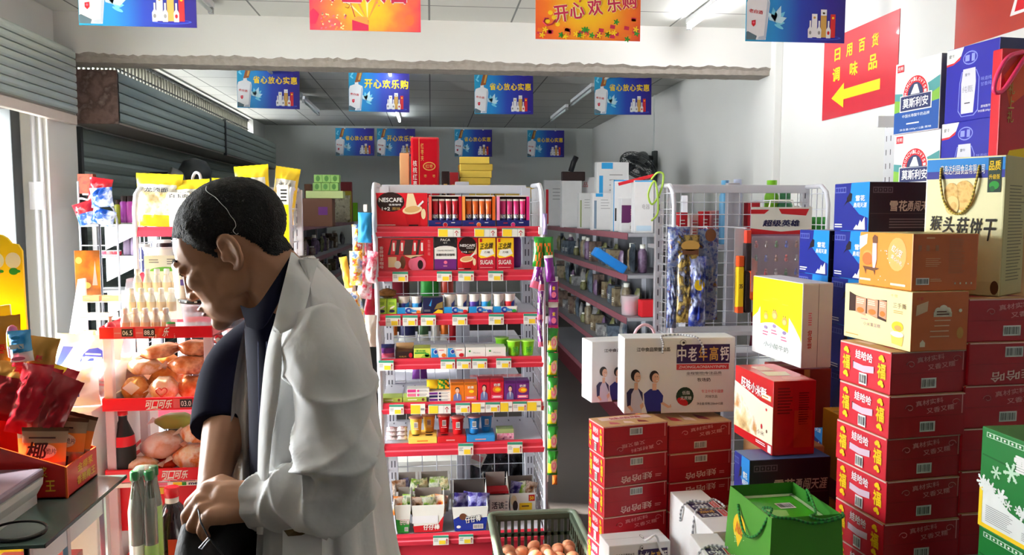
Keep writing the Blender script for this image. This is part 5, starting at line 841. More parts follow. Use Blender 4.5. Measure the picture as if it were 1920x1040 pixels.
# --- fifth shelf
for i, (u0, u1) in enumerate(((713, 754), (755.5, 800))): flatbox(u0, u1, 744, 4, M('olive_box', (170, 190, 80), .4), lambda b, w, h: (b.lines(f, .2*w, .3*h, .7*w, .7*h, 1, TAGW, 1), b.ell(f, .85*w, .5*h, .06*w, .3*h, BROWN, 1)), 'flat olive green box at the left of the fifth shelf, %s of two' % ('left', 'right')[i], .09, grp='flat olive boxes')
def packs(u0, u1, sh, v0, v1, cols, lab, n):
    w = uw(u0, u1, sh); H = gz(v1)-gz(v0); z = gz(v0)-SHZ[sh]
    for i in range(n):
        b = MB(); b.box(0, w, 0, .07, 0, H/n-.0006, TAGW, .001); hh = H/n; b.rect(f, .02*w, .15*hh, .4*w, .85*hh, cols[i % 2], 1); b.lines(f, .45*w, .25*hh, .95*w, .8*hh, 2, GREYP, 1); b.ell(f, .5*w, .5*hh, .05*w, .3*hh, cols[1], 2)
        put(b, 'candy_pack', lab+', '+('lowest', 'second from below', 'third from below', 'topmost')[i if i < n-1 else 3], 'candy pack', u0, sh, .016+.003*(i % 2), lab.split(' on ')[0]+'s', dz=z+hh*i)
packs(763, 805, 4, 744, 729, (PINK, M('pack_magenta', (220, 60, 140))), 'pink and white candy pack on the fifth shelf', 2); packs(804, 846, 4, 753, 735, (PURP, NAVY), 'purple and white candy pack on the fifth shelf', 3)
for i, (u, c, n) in enumerate(((812, YEL, 'yellow'), (831, GREEN, 'green and yellow'))):
    b = MB(); pouch(b, .06, .06, .02, lambda x, y, c=c: c if (x+y) % .5 < .3 else YEL, .12, 6, 8, i, Matrix.Rotation(R(-55), 4, 'X')); put(b, 'candy_bag', n+' candy bag lying on the purple packs', 'candy bag', u, 4, .05, dz=gz(735)-SHZ[4]+.006)
for k, (u0, um, u1, v, c, n) in enumerate(((845, 871, 895, 718, (226, 120, 30), 'orange'), (896.5, 920, 945, 713, (206, 30, 50), 'red'), (946, 968.5, 993, 717, (104, 40, 120), 'purple'))):
    cm = M('tea_'+n, c, .35); dk = M('tea_dark_'+n, tuple(int(x*.75) for x in c), .35)
    def fig(b, w, h, dk=dk): b.rect(f, .002, .85*h, w-.002, h-.002, dk, 1); b.ell(f, .5*w, .62*h, .17*w, .13*h, BLACK, 2); b.ell(f, .5*w, .56*h, .14*w, .13*h, SKIN, 3); b.poly(f, [(.2*w, .02*h), (.8*w, .02*h), (.78*w, .3*h), (.62*w, .42*h), (.38*w, .42*h), (.22*w, .3*h)], M('fig_jacket', (110, 120, 170)), 2); b.poly(f, [(.44*w, .42*h), (.56*w, .42*h), (.5*w, .1*h)], TAGW, 3); b.ell(f, .9*w, .25*h, .2*w, .06*h, PINK, 4) if 0 else None
    def prod(b, w, h, dk=dk): b.rect(f, .002, .85*h, w-.002, h-.002, dk, 1); b.ell(f, .5*w, .5*h, .34*w, .15*h, ORANGE, 2); b.ell(f, .55*w, .5*h, .2*w, .08*h, YEL, 3); b.text(f, '奶茶', .5*w, .72*h, .5*w, .14*h, TAGW, 2, .02); b.rect(f, .1*w, .08*h, .9*w, .24*h, PINK, 2); b.lines(f, .2*w, .1*h, .8*w, .22*h, 1, TAGW, 3)
    flatbox(u0, um-.5, v, 4, cm, fig, '%s drink box with a person printed on it, fifth shelf' % n, .07, 'drink_box', 'drink boxes on the fifth shelf'); flatbox(um, u1, v, 4, cm, prod, '%s drink box with food print, fifth shelf' % n, .07, 'drink_box', 'drink boxes on the fifth shelf')
# --- sixth shelf
SILVB = blotch('silver_wrap', [(206, 200, 204), (240, 236, 236), (150, 60, 64), (230, 224, 224)], 40, .25)
for i in range(2):
    for j in range(3):
        b = MB(); pouch(b, .05, .03, .022, SILVB, .15, 6, 6, i*3+j, Matrix.Rotation(R(-65), 4, 'X')); put(b, 'wafer_pack', 'silver and red wrapped wafer, %s of the %s heap on sixth shelf' % (('lowest', 'middle', 'top')[j], ('left', 'right')[i]), 'wafer', (733, 753)[i], 5, .04+.004*j, 'wrapped wafers', dz=.008+.019*j)
for k, (u0, u1, c, n, lc) in enumerate(((766, 819.5, (222, 176, 50), 'yellow', (216, 150, 120)), (820.5, 874, (206, 36, 40), 'red', (226, 120, 110)), (875, 928, (50, 140, 206), 'blue', (190, 150, 150)))):
    w = uw(u0, u1, 5); cm = M('cup_'+n, c, .35); b = MB(); b.box(0, w, 0, .13, 0, .028, cm, .002); tp = Fr((0, 0, .028), (1, 0, 0), (0, 1, 0)); b.lines(f, .3*w, .006, .7*w, .018, 1, PALEPINK if n != 'yellow' else ORANGE, 1)
    holes = ((.25, .05), (.72, .05), (.72, .095)) if n == 'yellow' else ((.25, .045),)
    for x, y in holes: b.ell(tp, x*w, y-.01, .018, .014, COFK, 1)
    put(b, 'cup_tray', '%s cup tray on the sixth shelf' % n, 'tray', u0, 5, -.004)
    for i, (x, y) in enumerate((((.26, .06), (.72, .1)) if n == 'yellow' else ((.24, .085), (.72, .045)) if n == 'red' else ((.28, .05), (.74, .085)))):
        h = .085; b = MB(); b.lathe([(.02, 0), (.022, .003), (.028, h*.88), (.034, h*.9), (.034, h*.93), (.02, h)], [cm, cm, cm, M('cup_lid_'+n, lc, .25, .3), _M['cup_lid_'+n]], 20); ff = Fr((-.02, -.0265, .02), (1, 0, 0), (0, -.06, 1)); b.barcode(ff, .02, .028, .018, .028, 2); b.lines(ff, .006, .005, .036, .01, 1, TAGW, 2)
        put(b, 'noodle_cup', '%s cup with foil lid, %s one in its tray on the sixth shelf' % (n, ('left', 'right')[i]), 'cup', u0, 5, y, 'lidded cups on the sixth shelf', dz=.0285).location.x += x*w
b = MB(); b.box(0, uw(932, 964, 5), 0, .06, 0, .05, M('wafer_teal', (150, 170, 110), .4), .002); b.rect(f, 0, 0, .08, .03, blotch('wafer_pink', [(220, 60, 140), (240, 190, 210), (150, 40, 110)], 50), 1); put(b, 'candy_box', 'small pink and teal candy box alone at right of the sixth shelf', 'box', 932, 5, .02)
# --- foot of the shelf: open display trays of bags
def opentray(u0, u1, v0, v1, mat, lab, fn=None, back=1.35, dy=.02, dep=.13, dz=0, taper=.012, inner=None):
    w, h = uw(u0, u1, 6), gz(v1)-gz(v0); b = MB(); t = .003; inner = inner or M('tray_grey_card', (150, 140, 132), .8)
    b.add([(taper, 0, 0), (w-taper, 0, 0), (w, 0, h), (0, 0, h), (taper, t, 0), (w-taper, t, 0), (w, t, h), (0, t, h)], [(0, 1, 2, 3), (7, 6, 5, 4), (3, 2, 6, 7)], mat); b.box(taper, w-taper, 0, dep, 0, t, mat); b.box(taper, w-taper, dep-t, dep, 0, h*back, inner)
    for x0, x1 in ((taper, 0), (w-taper, w)): b.add([(x0, 0, 0), (x0, dep, 0), (x1, dep, h*back), (x1, 0, h), (x0-t, 0, 0), (x0-t, dep, 0), (x1-t, dep, h*back), (x1-t, 0, h)], [(0, 1, 2, 3), (7, 6, 5, 4), (3, 2, 6, 7)], [mat if x0 < w/2 else inner, inner if x0 < w/2 else mat, inner])
    if fn: fn(b, w, h)
    return put(b, 'display_tray', lab, 'tray', u0, 6, dy, dz=dz), w, h
def fill(u0, u1, n, w, h, pats, lab, dy, dz, grp, seed=0):
    rg = random.Random(seed)
    for i in range(n):
        b = MB(); pouch(b, w, h, .018, pats[i % len(pats)], .12, 6, 8, i+seed); o = put(b, 'candy_bag', '%s, %s' % (lab, ('first', 'second', 'third', 'fourth', 'fifth', 'sixth')[i]+' from the left'), 'candy bag', u0+(u1-u0)*(i+.5)/n, 6, dy+rg.uniform(-.015, .02), grp, dz=dz+.035); o.rotation_euler = (R(rg.uniform(-14, -2)), R(rg.uniform(-14, 14)), R(rg.uniform(-15, 15)))
BG = [blotch('bag_mix_green', [(40, 110, 50), (150, 190, 60), (230, 230, 210), (60, 140, 90)], 30, .25), blotch('bag_mix_brown', [(60, 40, 36), (150, 100, 60), (220, 200, 180), (90, 60, 50)], 30, .25), blotch('bag_mix_yellow', [(226, 200, 60), (80, 120, 60), (240, 230, 180), (200, 150, 50)], 30, .25), blotch('bag_mix_red', [(180, 40, 40), (230, 140, 60), (240, 220, 200), (120, 30, 40)], 30, .25), blotch('bag_mix_blue', [(30, 30, 90), (60, 50, 130), (150, 150, 200), (24, 24, 60)], 30, .25)]
opentray(738, 782, 968, 926, M('tray_silver_card', (200, 196, 190), .7), 'grey rear display tray at lower left of the shelf foot', back=1.5, dy=.19, dz=.03); fill(740, 780, 3, .07, .1, [BG[1], BG[4], BG[0]], 'bag in the rear left display tray', .25, .04, 'bags in the rear left tray', 3)
opentray(784, 847, 968, 926, _M['tray_silver_card'], 'wider grey rear display tray at the shelf foot', back=1.5, dy=.19, dz=.03); fill(788, 843, 4, .07, .105, [BG[2], BG[0], BG[0], BG[2]], 'bag in the wider rear display tray', .25, .04, 'bags in the wide rear tray', 8)
def pr1(c): return lambda b, w, h: (b.poly(f, [(.012, .002), (w-.012, .002), (w-.006, h*.4), (.006, h*.5)], c, 1), b.text(f, '仔仔棒', .6*w, .4*h, .6*w, .2*h, RED, 2, .05), b.text(f, '仔仔棒', .6*w, .4*h, .58*w, .18*h, TAGW, 3, .03), b.barcode(f, .7*w, .15*h, .22*w, .14*h, 3))
opentray(740, 771, 1003, 950, TAGW, 'green and white display tray at front left of the shelf foot', pr1(GREEN), 1.3); fill(742, 769, 3, .06, .09, [BG[3], BG[0], BG[0]], 'bag in the green and white tray', .07, .035, 'bags in the green tray', 13)
opentray(772, 834, 1001, 950, TAGW, 'red and white display tray at front of the shelf foot', lambda b, w, h: (b.poly(f, [(.012, .002), (w-.012, .002), (w-.004, h*.6), (.8*w, h*.3), (.006, h*.25)], RED, 1), b.rect(f, .02*w, .35*h, .8*w, .62*h, M('blank_card', (240, 240, 240)), 3), b.text(f, '仔仔棒', .6*w, .2*h, .5*w, .2*h, TAGW, 4, .03)), 1.3); fill(776, 830, 4, .065, .085, [BG[1], BG[0], BG[2], BG[3]], 'bag in the red and white tray', .07, .035, 'bags in the red tray', 21)
opentray(848, 916, 1002, 957, TAGW, 'blue and white display tray in the middle of the shelf foot', lambda b, w, h: (b.poly(f, [(.012, .002), (w-.012, .002), (w-.004, h*.55), (.5*w, h*.5), (.2*w, h*.62), (.006, h*.5)], BLUE, 1), b.text(f, '仔仔棒', .58*w, .5*h, .46*w, .3*h, NAVY, 3, .08, rot=8), b.text(f, '仔仔棒', .58*w, .5*h, .44*w, .28*h, TAGW, 4, .03, rot=8), b.ell(f, .3*w, .6*h, .1*w, .14*h, BROWN, 2), b.barcode(f, .72*w, .18*h, .28*w, .2*h, 4), b.ell(f, .18*w, .18*h, .06*w, .06*h, TAGW, 2)), 1.75, inner=M('tray_dark_card', (74, 66, 62), .8)); fill(852, 912, 4, .06, .1, [BG[4]], 'dark blue bag in the blue and white tray', .06, .03, 'bags in the blue tray', 34)
opentray(913, 961, 972, 931, TAGW, 'red and white display tray lettered in black, right side of the shelf foot', lambda b, w, h: (b.rect(f, .01, .002, w-.01, .12*h, RED, 1), b.rect(f, .06*w, .2*h, .96*w, .82*h, M('tray_cream', (236, 232, 222)), 1), b.rect(f, .08*w, .25*h, .2*w, .8*h, GREYP, 2), b.text(f, '活该', .52*w, .52*h, .5*w, .34*h, BLACK, 3, .02), b.lines(f, .82*w, .3*h, .92*w, .75*h, 3, GREYP, 2), b.box(.004, w-.004, .02, .1, h, h+.012, RED)), 1.7, dy=.13, dz=.02)
opentray(963, 1013, 960, 925, TAGW, 'white and yellow display tray at the right end of the shelf foot', lambda b, w, h: (b.rect(f, .36*w, .05*h, .85*w, .45*h, YEL, 2), b.lines(f, .45*w, .2*h, .75*w, .35*h, 1, BROWN, 3), b.ell(f, .2*w, .3*h, .1*w, .3*h, COFK, 2), b.ell(f, .14*w, .6*h, .12*w, .3*h, CUPC, 1), b.rect(f, .72*w, .55*h, .96*w, .9*h, RED, 2), b.text(f, '50', .84*w, .72*h, .16*w, .2*h, YEL, 3, .03)), 1.5, dy=.16, dz=.03, taper=.002); fill(966, 1010, 3, .06, .075, [BG[4], BG[0], BG[1]], 'bag in the white and yellow tray', .21, .05, 'bags in the white and yellow tray', 44)
# --- seen through the back mesh
def behind(b, name, lab, cat, u, v, Y, rz=0): p = P(u, v, Y=Y); return tag(b.build(name, None, (p.x, Y, p.z), rz), lab, cat)
def rearboard(b, name, lab, cat, u, z, Y, rz=0): return tag(b.build(name, None, (gx(u, 500, Y), Y, z+.001), rz), lab, cat)
for i, (u, c, n, w, h, zi) in enumerate(((805, GREEN, 'green', .1, .2, 2), (838, M('bag_brick', (190, 60, 40), .3), 'brick red', .07, .2, 2), (745, M('bag_maroon', (110, 24, 36), .3), 'maroon', .13, .19, 2), (792, M('bag_forest', (60, 100, 60), .3), 'forest green', .06, .18, 3), (815, TAGW, 'white', .05, .18, 3), (833, ORANGE, 'orange', .05, .18, 3), (848, RED, 'scarlet', .06, .18, 3), (762, NAVY, 'navy', .09, .16, 3), (785, PURP, 'purple', .08, .15, 4), (735, ORANGE, 'orange and pale', .05, .17, 3))):
    b = MB(); pouch(b, w, h, .05, bands((.15, TAGW if i % 2 else c), (.8, c), (1, YEL if i % 3 == 0 else c)), .1, 8, 10, i); rearboard(b, 'snack_bag', '%s bag seen through the back mesh above the %s' % (n, {2: 'third shelf', 3: 'fourth shelf', 4: 'fifth shelf'}[zi]), 'snack bag', u, SHZ[zi]-.01, GY+GD_+.12)
b = MB(); pouch(b, .36, .13, .14, blotch('plush_pink', [(226, 110, 120), (240, 170, 170), (200, 80, 90)], 18, .7), .15, 14, 8, 2); rearboard(b, 'plush_bag', 'pink bag of soft goods seen through the mesh above the sixth shelf', 'bag', 930, SHZ[5]+.06, GY+GD_+.15); 
b = MB(); b.box(GX0+.4, GX1-.04, .055, .3, -.02, 0, BOARD); o = b.build('rear_board', G, (0, GD_, SHZ[5]+.06))
b = MB(); b.loft([[(x*s, y*s2, z) for x, y in ((-.2, -.14), (.2, -.14), (.2, .14), (-.2, .14))] for s, s2, z in ((.85, .85, 0), (1, 1, .17), (1.03, 1.03, .172), (1.03, 1.03, .19))], TAGW, True, False); rearboard(b, 'plastic_tub', 'white plastic tub seen through the mesh at the shelf foot', 'tub', 795, .161, GY+GD_+.22)
b = MB(); b.box(-.17, .17, -.12, .12, 0, .059, M('tub_stand', (200, 204, 208), .5), .01); rearboard(b, 'storage_box', 'pale storage box under the white tub behind the shelf', 'box', 795, .1, GY+GD_+.22)
BLKB = blotch('black_plastic', [(14, 14, 18), (30, 30, 36), (60, 62, 70)], 16, .2, .4)
b = MB(); pouch(b, .34, .42, .16, BLKB, .15, 12, 12, 9, wr=.35); rearboard(b, 'plastic_bag', 'shiny black plastic bag behind the mesh at lower right of the shelf', 'plastic bag', 935, .1, GY+GD_+.17)
b = MB(); b.box(-.04, .04, -.003, .003, -.04, .04, TAGW, T=Matrix.Rotation(R(25), 4, 'Y')); b.box(-.03, .03, -.004, .003, -.01, .02, PALEPINK, T=Matrix.Rotation(R(25), 4, 'Y')); o = rearboard(b, 'paper_label', 'white and pink paper label leaning on the black plastic bag', 'paper', 893, .36, GY+GD_+.065)
# --- on top, behind the rail
p = P(771, 330, Y=4.12); q = P(824, 330, Y=4.12); w = q.x-p.x; h = P(800, 258, Y=4.12).z-ZT2; TINR = M('tin_red', (196, 20, 36), .2, .2, coat=.4)
b = MB(); b.box(0, w, 0, .14, 0, h, TINR, .012); f2_ = Fr((0, 0, 0), (1, 0, 0), (0, 0, 1)); b.rect(f2_, .28*w, .02*h, .3*w, .98*h, GOLD, 1); b.textv(f2_, '红枣夹', .4*w, .75*h, .1*w, .3*h, GOLD, 2); b.ell(f2_, .64*w, .52*h, .22*w, .07*h, GOLD, 1); b.ell(f2_, .64*w, .52*h, .19*w, .055*h, TINR, 2); b.text(f2_, '红枣', .64*w, .52*h, .26*w, .06*h, GOLD, 3); b.textv(f2_, '核桃红枣', .14*w, .4*h, .14*w, .44*h, TAGW, 2)
for x, y in ((.5, .36), (.8, .36), (.5, .2), (.8, .2)): b.text(f2_, '枣', x*w, y*h, .1*w, .05*h, GOLD, 2)
tag(b.build('gift_tin', None, (p.x, 4.08, ZT2+.001)), 'tall red gift tin standing on top of the middle display shelf', 'tin')
b = MB(); b.box(0, .05, 0, .1, 0, h*.75, KRAFT, .004); tag(b.build('kraft_carton', None, (p.x-.06, 4.14, ZT2+.001)), 'brown paper box just left of the tall red tin', 'box')
p = P(862, 330, Y=4.15); w = P(922, 330, Y=4.15).x-p.x; zz = ZT2+.001; PAPR = M('paper_ochre', (206, 176, 70), .7, var=.1); h = P(890, 296, Y=4.15).z-ZT2
for i in range(6):
    b = MB(); b.box(-.004*(i % 2), w-.006*((i*3) % 4), 0, .14, 0, h/6-.001, PAPR, .003); tag(b.build('joss_paper', None, (p.x, 4.07, zz+h/6*i), R((1, -2, 2, -1, 3, -3)[i])), 'ochre paper bundle, %s of the pile beside the red tin' % ORD[5-i].replace('topmost', 'top one'), 'paper bundle', 'ochre paper bundles')
for i, (u0, u1, v, c, n) in enumerate(((828, 842, 322, COFK, 'small dark box right of the red tin'), (843, 859, 324, M('box_dark_red', (150, 30, 36), .4), 'small dark red box before the ochre paper pile'), (927, 1000, 351, M('box_ochre_flat', (190, 160, 60), .6), 'flat ochre box lying behind the top rail at right'), (712, 768, 352, M('box_rose', (180, 60, 70), .5), 'flat rose box lying behind the top rail at left'))):
    p = P(u0, v, Y=4.1); b = MB(); b.box(0, P(u1, v, Y=4.1).x-p.x, 0, .1, 0, p.z-ZT2, c, .002); b.lines(Fr((0, 0, 0), (1, 0, 0), (0, 0, 1)), .01, .01, .03, (p.z-ZT2)*.6, 2, GOLD, 1); tag(b.build('small_box', None, (p.x, 4.06, ZT2+.001)), n, 'box')
# --- strips of bags clipped to the side frames
def strip(lab, pts, cat='clip strip'):
    b = MB(); b.tube(pts, .0025, TAGW, 5); b.box(pts[0][0]-.008, pts[0][0]+.008, pts[0][1]-.006, pts[0][1]+.006, pts[0][2]-.012, pts[0][2]+.02, TAGW); return tag(b.build('clip_strip', None), lab, cat)
def hangbag(u, v0, v1, wpx, Y, pat, lab, grp, seed=0, name='snack_bag', rz=0, tilt=0, t=.03, fn=None):
    a, c = P(u, v0, Y=Y), P(u, v1, Y=Y); h = a.z-c.z; w = wpx*Y/F; b = MB(); pouch(b, w, h, t, pat, .09, 7, 10, seed, wr=.2)
    if fn: fn(b, w, h)
    return tag(b.build(name, None, (c.x, Y, c.z), (0, R(tilt), R(rz))), lab, 'snack bag', grp)
YH = 3.44; A = P(1032, 610, Y=YH); Bq = P(1038, 905, Y=YH); strip('clip strip of green noodle snacks on the right side of the shelf', [(A.x-.01, YH+.02, A.z+.02), (A.x-.008, YH+.02, (A.z+Bq.z)/2), (A.x-.006, YH+.02, Bq.z)])
NG = M('noodle_green', (40, 140, 40), .3, coat=.3); NY = M('noodle_yellow', (226, 206, 30), .3)
def face(b, w, h): ff = Fr((0, -.017, 0), (1, 0, 0), (0, 0, 1)); b.ell(ff, .06*w, .42*h, .3*w, .26*h, SKIN, 1); b.ell(ff, .06*w, .42*h, .2*w, .16*h, PINK, 2); b.ell(ff, .06*w, .44*h, .12*w, .1*h, SKIN, 3)
for i in range(6): hangbag(1035.5, 615+46*i, 660+46*i, 20, YH-.004*(i % 2), lambda x, y: NG if (y > .62+.25*(x-.5) or y < .12 or x > .82) else NY, 'green and yellow snack pack, %s on the right hand strip' % ('topmost', 'second', 'third', 'fourth', 'fifth', 'lowest')[i], 'snack packs of the green strip', i, tilt=2, fn=face)
PU = M('pack_purple', (128, 36, 140), .3, coat=.3); PU2 = M('pack_magenta', (200, 50, 140), .3)
A = P(1036, 500, Y=YH); strip('clip strip of purple snack packs above the green strip', [(A.x-.008, YH+.03, A.z+.03), (A.x-.006, YH+.03, A.z-.3)])
for i in range(2): hangbag(1037, 518+48*i, 566+48*i, 19, YH, lambda x, y: TAGW if y > .8 else PU if y > .1 else PU2, 'purple snack pack with white top, %s of two on the right hand strip' % ('upper', 'lower')[i], 'purple snack packs', i, fn=lambda b, w, h: (b.text(Fr((0, -.018, 0), (1, 0, 0), (0, 0, 1)), '紫', 0, .55*h, .014, .018, YEL, 1, .02), b.ell(Fr((0, -.018, 0), (1, 0, 0), (0, 0, 1)), 0, .3*h, .011, .014, PINK, 1)))
A = P(1015, 455, Y=YH); strip('clip strip of narrow purple sachets on the front right post', [(A.x, YH+.035, A.z+.05), (A.x+.002, YH+.035, A.z-.48)])
for i in range(4): hangbag((1001, 1015, 1012, 1014)[i], (470, 480, 545, 598)[i], (540, 545, 600, 650)[i], (18, 12, 11, 10)[i], YH-.01, lambda x, y: PINK if y < .2 else PU if (x+y) % .7 < .5 else TAGW, 'narrow purple sachet, %s on the front right post' % ('the wide pink one', 'topmost', 'middle', 'lowest')[i], 'purple sachets', i+4, tilt=(14, -3, 2, -3)[i])
for i, u in enumerate((1009, 1030)): hangbag(u, 444, 500, 22, YH-.03, lambda x, y: NG if (y > .75 or x < .15 or x > .85) else (ORANGE if (x*3+y*2) % 1 < .45 else NG), 'green chip bag at the top of the right side, %s of two' % ('left', 'right')[i], 'green chip bags', i+8, tilt=-4 if i else 3)
hangbag(1033, 478, 528, 18, YH-.05, lambda x, y: TAGW if y > .85 else PU, 'purple and white bag in front of the green chip bags', None, 12, tilt=-6)
hangbag(1043, 525, 640, 8, YH+.03, M('bag_crimson', (190, 30, 50), .3), 'crimson bag edge behind the purple packs', None, 13)
hangbag(1042, 640, 720, 7, YH+.03, _M['bag_crimson'], 'crimson bag edge behind the green strip', None, 14); hangbag(1040, 890, 908, 10, YH+.02, ORANGE, 'small orange bag at the foot of the green strip', None, 15)
hangbag(1022, 400, 440, 8, YH+.02, M('bag_lilac', (170, 150, 200), .3), 'lilac bag on the upper right corner of the shelf', None, 16)
PLM = blotch('candy_print', [(240, 236, 236), (214, 40, 60), (246, 200, 60), (240, 240, 244), (90, 140, 200), (244, 170, 180)], 26, .25); PLM2 = blotch('candy_print_pink', [(200, 24, 60), (240, 220, 226), (230, 60, 100), (250, 240, 240)], 22, .25)
A = P(690, 400, Y=3.52); strip('clip strip with toy candy bags on the left side of the shelf', [(A.x-.01, 3.5, A.z+.02), (A.x-.06, 3.5, A.z-.62)])
rg = random.Random(11); spots = [(684, 398, 455, 26, CYAN), (673, 420, 480, 24, PLM), (688, 440, 505, 26, PLM2), (668, 470, 535, 26, PLM), (682, 490, 560, 28, PLM2), (660, 505, 575, 24, M('candy_pale', (240, 230, 220), .3)), (693, 470, 530, 22, PLM2), (675, 545, 610, 28, PLM), (690, 540, 600, 24, M('candy_red', (196, 24, 60), .3)), (694, 590, 650, 22, _M['candy_pale']), (655, 480, 540, 16, M('candy_yellow', (240, 200, 70), .3))]
for i, (u, v0, v1, w, m) in enumerate(spots): hangbag(u, v0, v1, w, 3.46+.05*(i % 3), m, 'toy candy bag hanging at the left of the shelf, %s from above' % ('first', 'second', 'third', 'fourth', 'fifth', 'sixth', 'seventh', 'eighth', 'ninth', 'tenth', 'eleventh')[i], 'toy candy bags', i, 'candy_bag', rg.uniform(-25, 25), rg.uniform(-12, 12), .04)
# ------------------------------------------------------------------ shelf ends beside the middle one
FR = Fr((0, 0, 0), (1, 0, 0), (0, 0, 1))
def frame_side(x, z0, zt, dp, parent, dx=0):
    b = MB(); b.tube([(x, 0, z0), (x, 0, zt-.09), (x, .02, zt-.03), (x, .07, zt), (x, dp, zt)], .011, STEEL, 8); b.build('side_frame', parent)
    b = MB(); n = max(2, int(dp/.045))
    for k in range(1, n): b.tube([(x, dp*k/n, z0+.05), (x, dp*k/n, zt-.005)], .0028, STEEL, 5)
    z = z0+.1
    while z < zt-.02: b.tube([(x, 0, z), (x, dp, z)], .0028, STEEL, 5); z += .075
    b.build('side_mesh', parent)
    b = MB(); b.box(x-.02, x+.02, dp, dp+.03, z0, zt, STEEL, .003); z = z0+.05; f = Fr((x-.02, dp, 0), (1, 0, 0), (0, 0, 1))
    while z < zt-.05: b.rect(f, .012, z, .018, z+.03, SLOT, 1); z += .06
    b.build('rear_post', parent)
def shelf_end(lab, x0, x1, Y, zt, dp, shelves, strips=True):
    t = thing('display_shelf', lab, 'shelf', (0, Y, 0)); frame_side(x0, 0, zt, dp, t); frame_side(x1, 0, zt, dp, t)
    b = MB(); b.box(x0, x1, dp-.005, dp+.025, zt-.03, zt+.01, STEEL, .003); b.build('top_rail', t)
    b = MB(); x = x0+.04
    while x < x1-.02: b.tube([(x, dp-.01, .1), (x, dp-.01, zt-.03)], .0022, STEEL, 4); x += .06
    z = .15
    while z < zt-.04: b.tube([(x0, dp-.014, z), (x1, dp-.014, z)], .0022, STEEL, 4); z += .06
    b.build('back_mesh', t); xc = (x0+x1)/2; b = MB(); b.box(xc-.03, xc+.03, dp, dp+.04, 0, zt+.02, _M['post_grey'], .003); b.build('middle_post', t)
    for z, s in shelves:
        b = MB(); b.box(x0+.005, x1-.005, .01, dp-.02, z-.02, z, BOARD, .002); sh = b.build('shelf_board', t)
        if s: b = MB(); b.loft([[(x, y, zz) for y, zz in ((.01, z+.002), (0, z+.002), (-.006, z-.015), (-.008, z-.04), (.01, z-.04))] for x in (x0+.002, x1-.002)], PINKRED, True, False); b.build('shelf_strip', sh)
    return t
XK0, XK1 = P(254, 430, Y=3.5).x, P(544, 430, Y=3.5).x
K = shelf_end('white wire shelf end with yellow bags, behind the man', XK0, XK1, 3.5, P(262, 352, Y=3.5).z, .2, [(SHZ[0], 1), (SHZ[1], 1), (SHZ[2], 1), (SHZ[3], 1), (SHZ[4], 1), (SHZ[5], 1), (.3, 1)])
def setz(b, name, lab, cat, u, z, Y, group=None, rot=(0, 0, 0), dx=0): return tag(b.build(name, None, (P(u, 500, Y=Y).x+dx, Y, z+.001), rot), lab, cat, group)
NBAG = M('noodle_bag_yellow', (252, 214, 20), .3, coat=.3); NBAG2 = M('noodle_bag_gold', (240, 180, 10), .3, coat=.3); NOOD = blotch('noodle_window', [(240, 214, 140), (250, 240, 200), (226, 190, 100)], 40, .3); PALEB = M('bag_pale', (236, 230, 200), .3)
def nbag(w, h, s): b = MB(); pouch(b, w, h, .07, lambda x, y: NBAG2 if y < .22 else NBAG if y > .78 or x < .12 or x > .9 else (TAGW if .62 < y < .78 else NOOD), .14, 12, 14, s, wr=.25); return on_bag(b, w, h, .07, '龙须面', h*.68, w*.5, h*.09, BLACK)
for i, (u, w, h, dy, n) in enumerate(((300, .2, .235, .08, 'leftmost'), (362, .18, .21, .09, 'second from left'), (430, .16, .215, .1, 'peeping above the head'), (484, .15, .275, .07, 'large one right of the head'), (528, .11, .27, .1, 'narrow one by the upright sign'))): setz(nbag(w, h, i), 'noodle_bag', 'yellow noodle bag behind the man, '+n, 'noodle bag', u, SHZ[0], 3.5+dy, 'yellow noodle bags', (R(-4), R((2, -3, 3, -5, 8)[i]), 0))
b = MB(); b.box(-.11, .11, 0, .1, 0, .2, M('clear_bin', (226, 224, 216), .3), .006); setz(b, 'storage_box', 'pale plastic box on the shelf end beside the yellow bags', 'box', 372, SHZ[0], 3.58+.07)
b = MB(); b.box(-.045, .045, 0, .07, 0, .15, TAGW, .004); b.text(FR, '白玉面', 0, .135, .08, .018, BLACK, 1, .02); setz(b, 'noodle_box', 'white noodle box just left of the forehead', 'box', 340, SHZ[0], 3.515)
b = MB(); b.box(0, P(544, 400, Y=3.45).x-P(522, 400, Y=3.45).x, 0, .02, 0, .285, TAGW, .002); wq = P(544, 400, Y=3.45).x-P(522, 400, Y=3.45).x; b.rect(FR, wq*.38, .01, wq*.95, .2, NBAG, 1); b.lines(FR, wq*.4, .15, wq*.9, .16, 1, NAVY, 2); b.lines(FR, wq*.3, .21, wq*.9, .27, 4, BLACK, 1); p = P(522, 470, Y=3.45)
tag(b.build('shelf_sign', None, (p.x, 3.45, p.z)), 'upright white and yellow shelf sign just right of the man\'s head', 'sign')
p = P(359, 375, Y=3.6); b = MB(); b.tube(spline([(0, 0, 0), (0, 0, .17), (.0, 0, .2), (.012, 0, .222), (.028, 0, .218), (.034, 0, .2), (.034, 0, .185)], 4), .0065, STEEL, 8); b.cyl((0, 0, .085), (0, 0, .1), .013, STEEL, 10); tag(b.build('hook_rod', None, (p.x, 3.63, SHZ[0]+.02)), 'white rod with a curved hook rising above the yellow bags', 'hook')
b = MB(); b.lathe([(.045, 0), (.05, .01), (.062, .095), (.066, .1), (.066, .108)], [TAGW, TAGW, TAGW, WHITE, WHITE], 20); f_ = Fr((-.045, -.056, .02), (1, 0, 0), (0, -.1, 1)); b.rect(f_, .01, .0, .085, .03, M('cup_brown_pink', (200, 140, 120)), 2); b.text(f_, 'Love', .045, .05, .05, .03, BROWN, 3); setz(b, 'noodle_cup', 'white cup lettered Love on the second shelf left of the man\'s face', 'cup', 299, SHZ[1], 3.57)
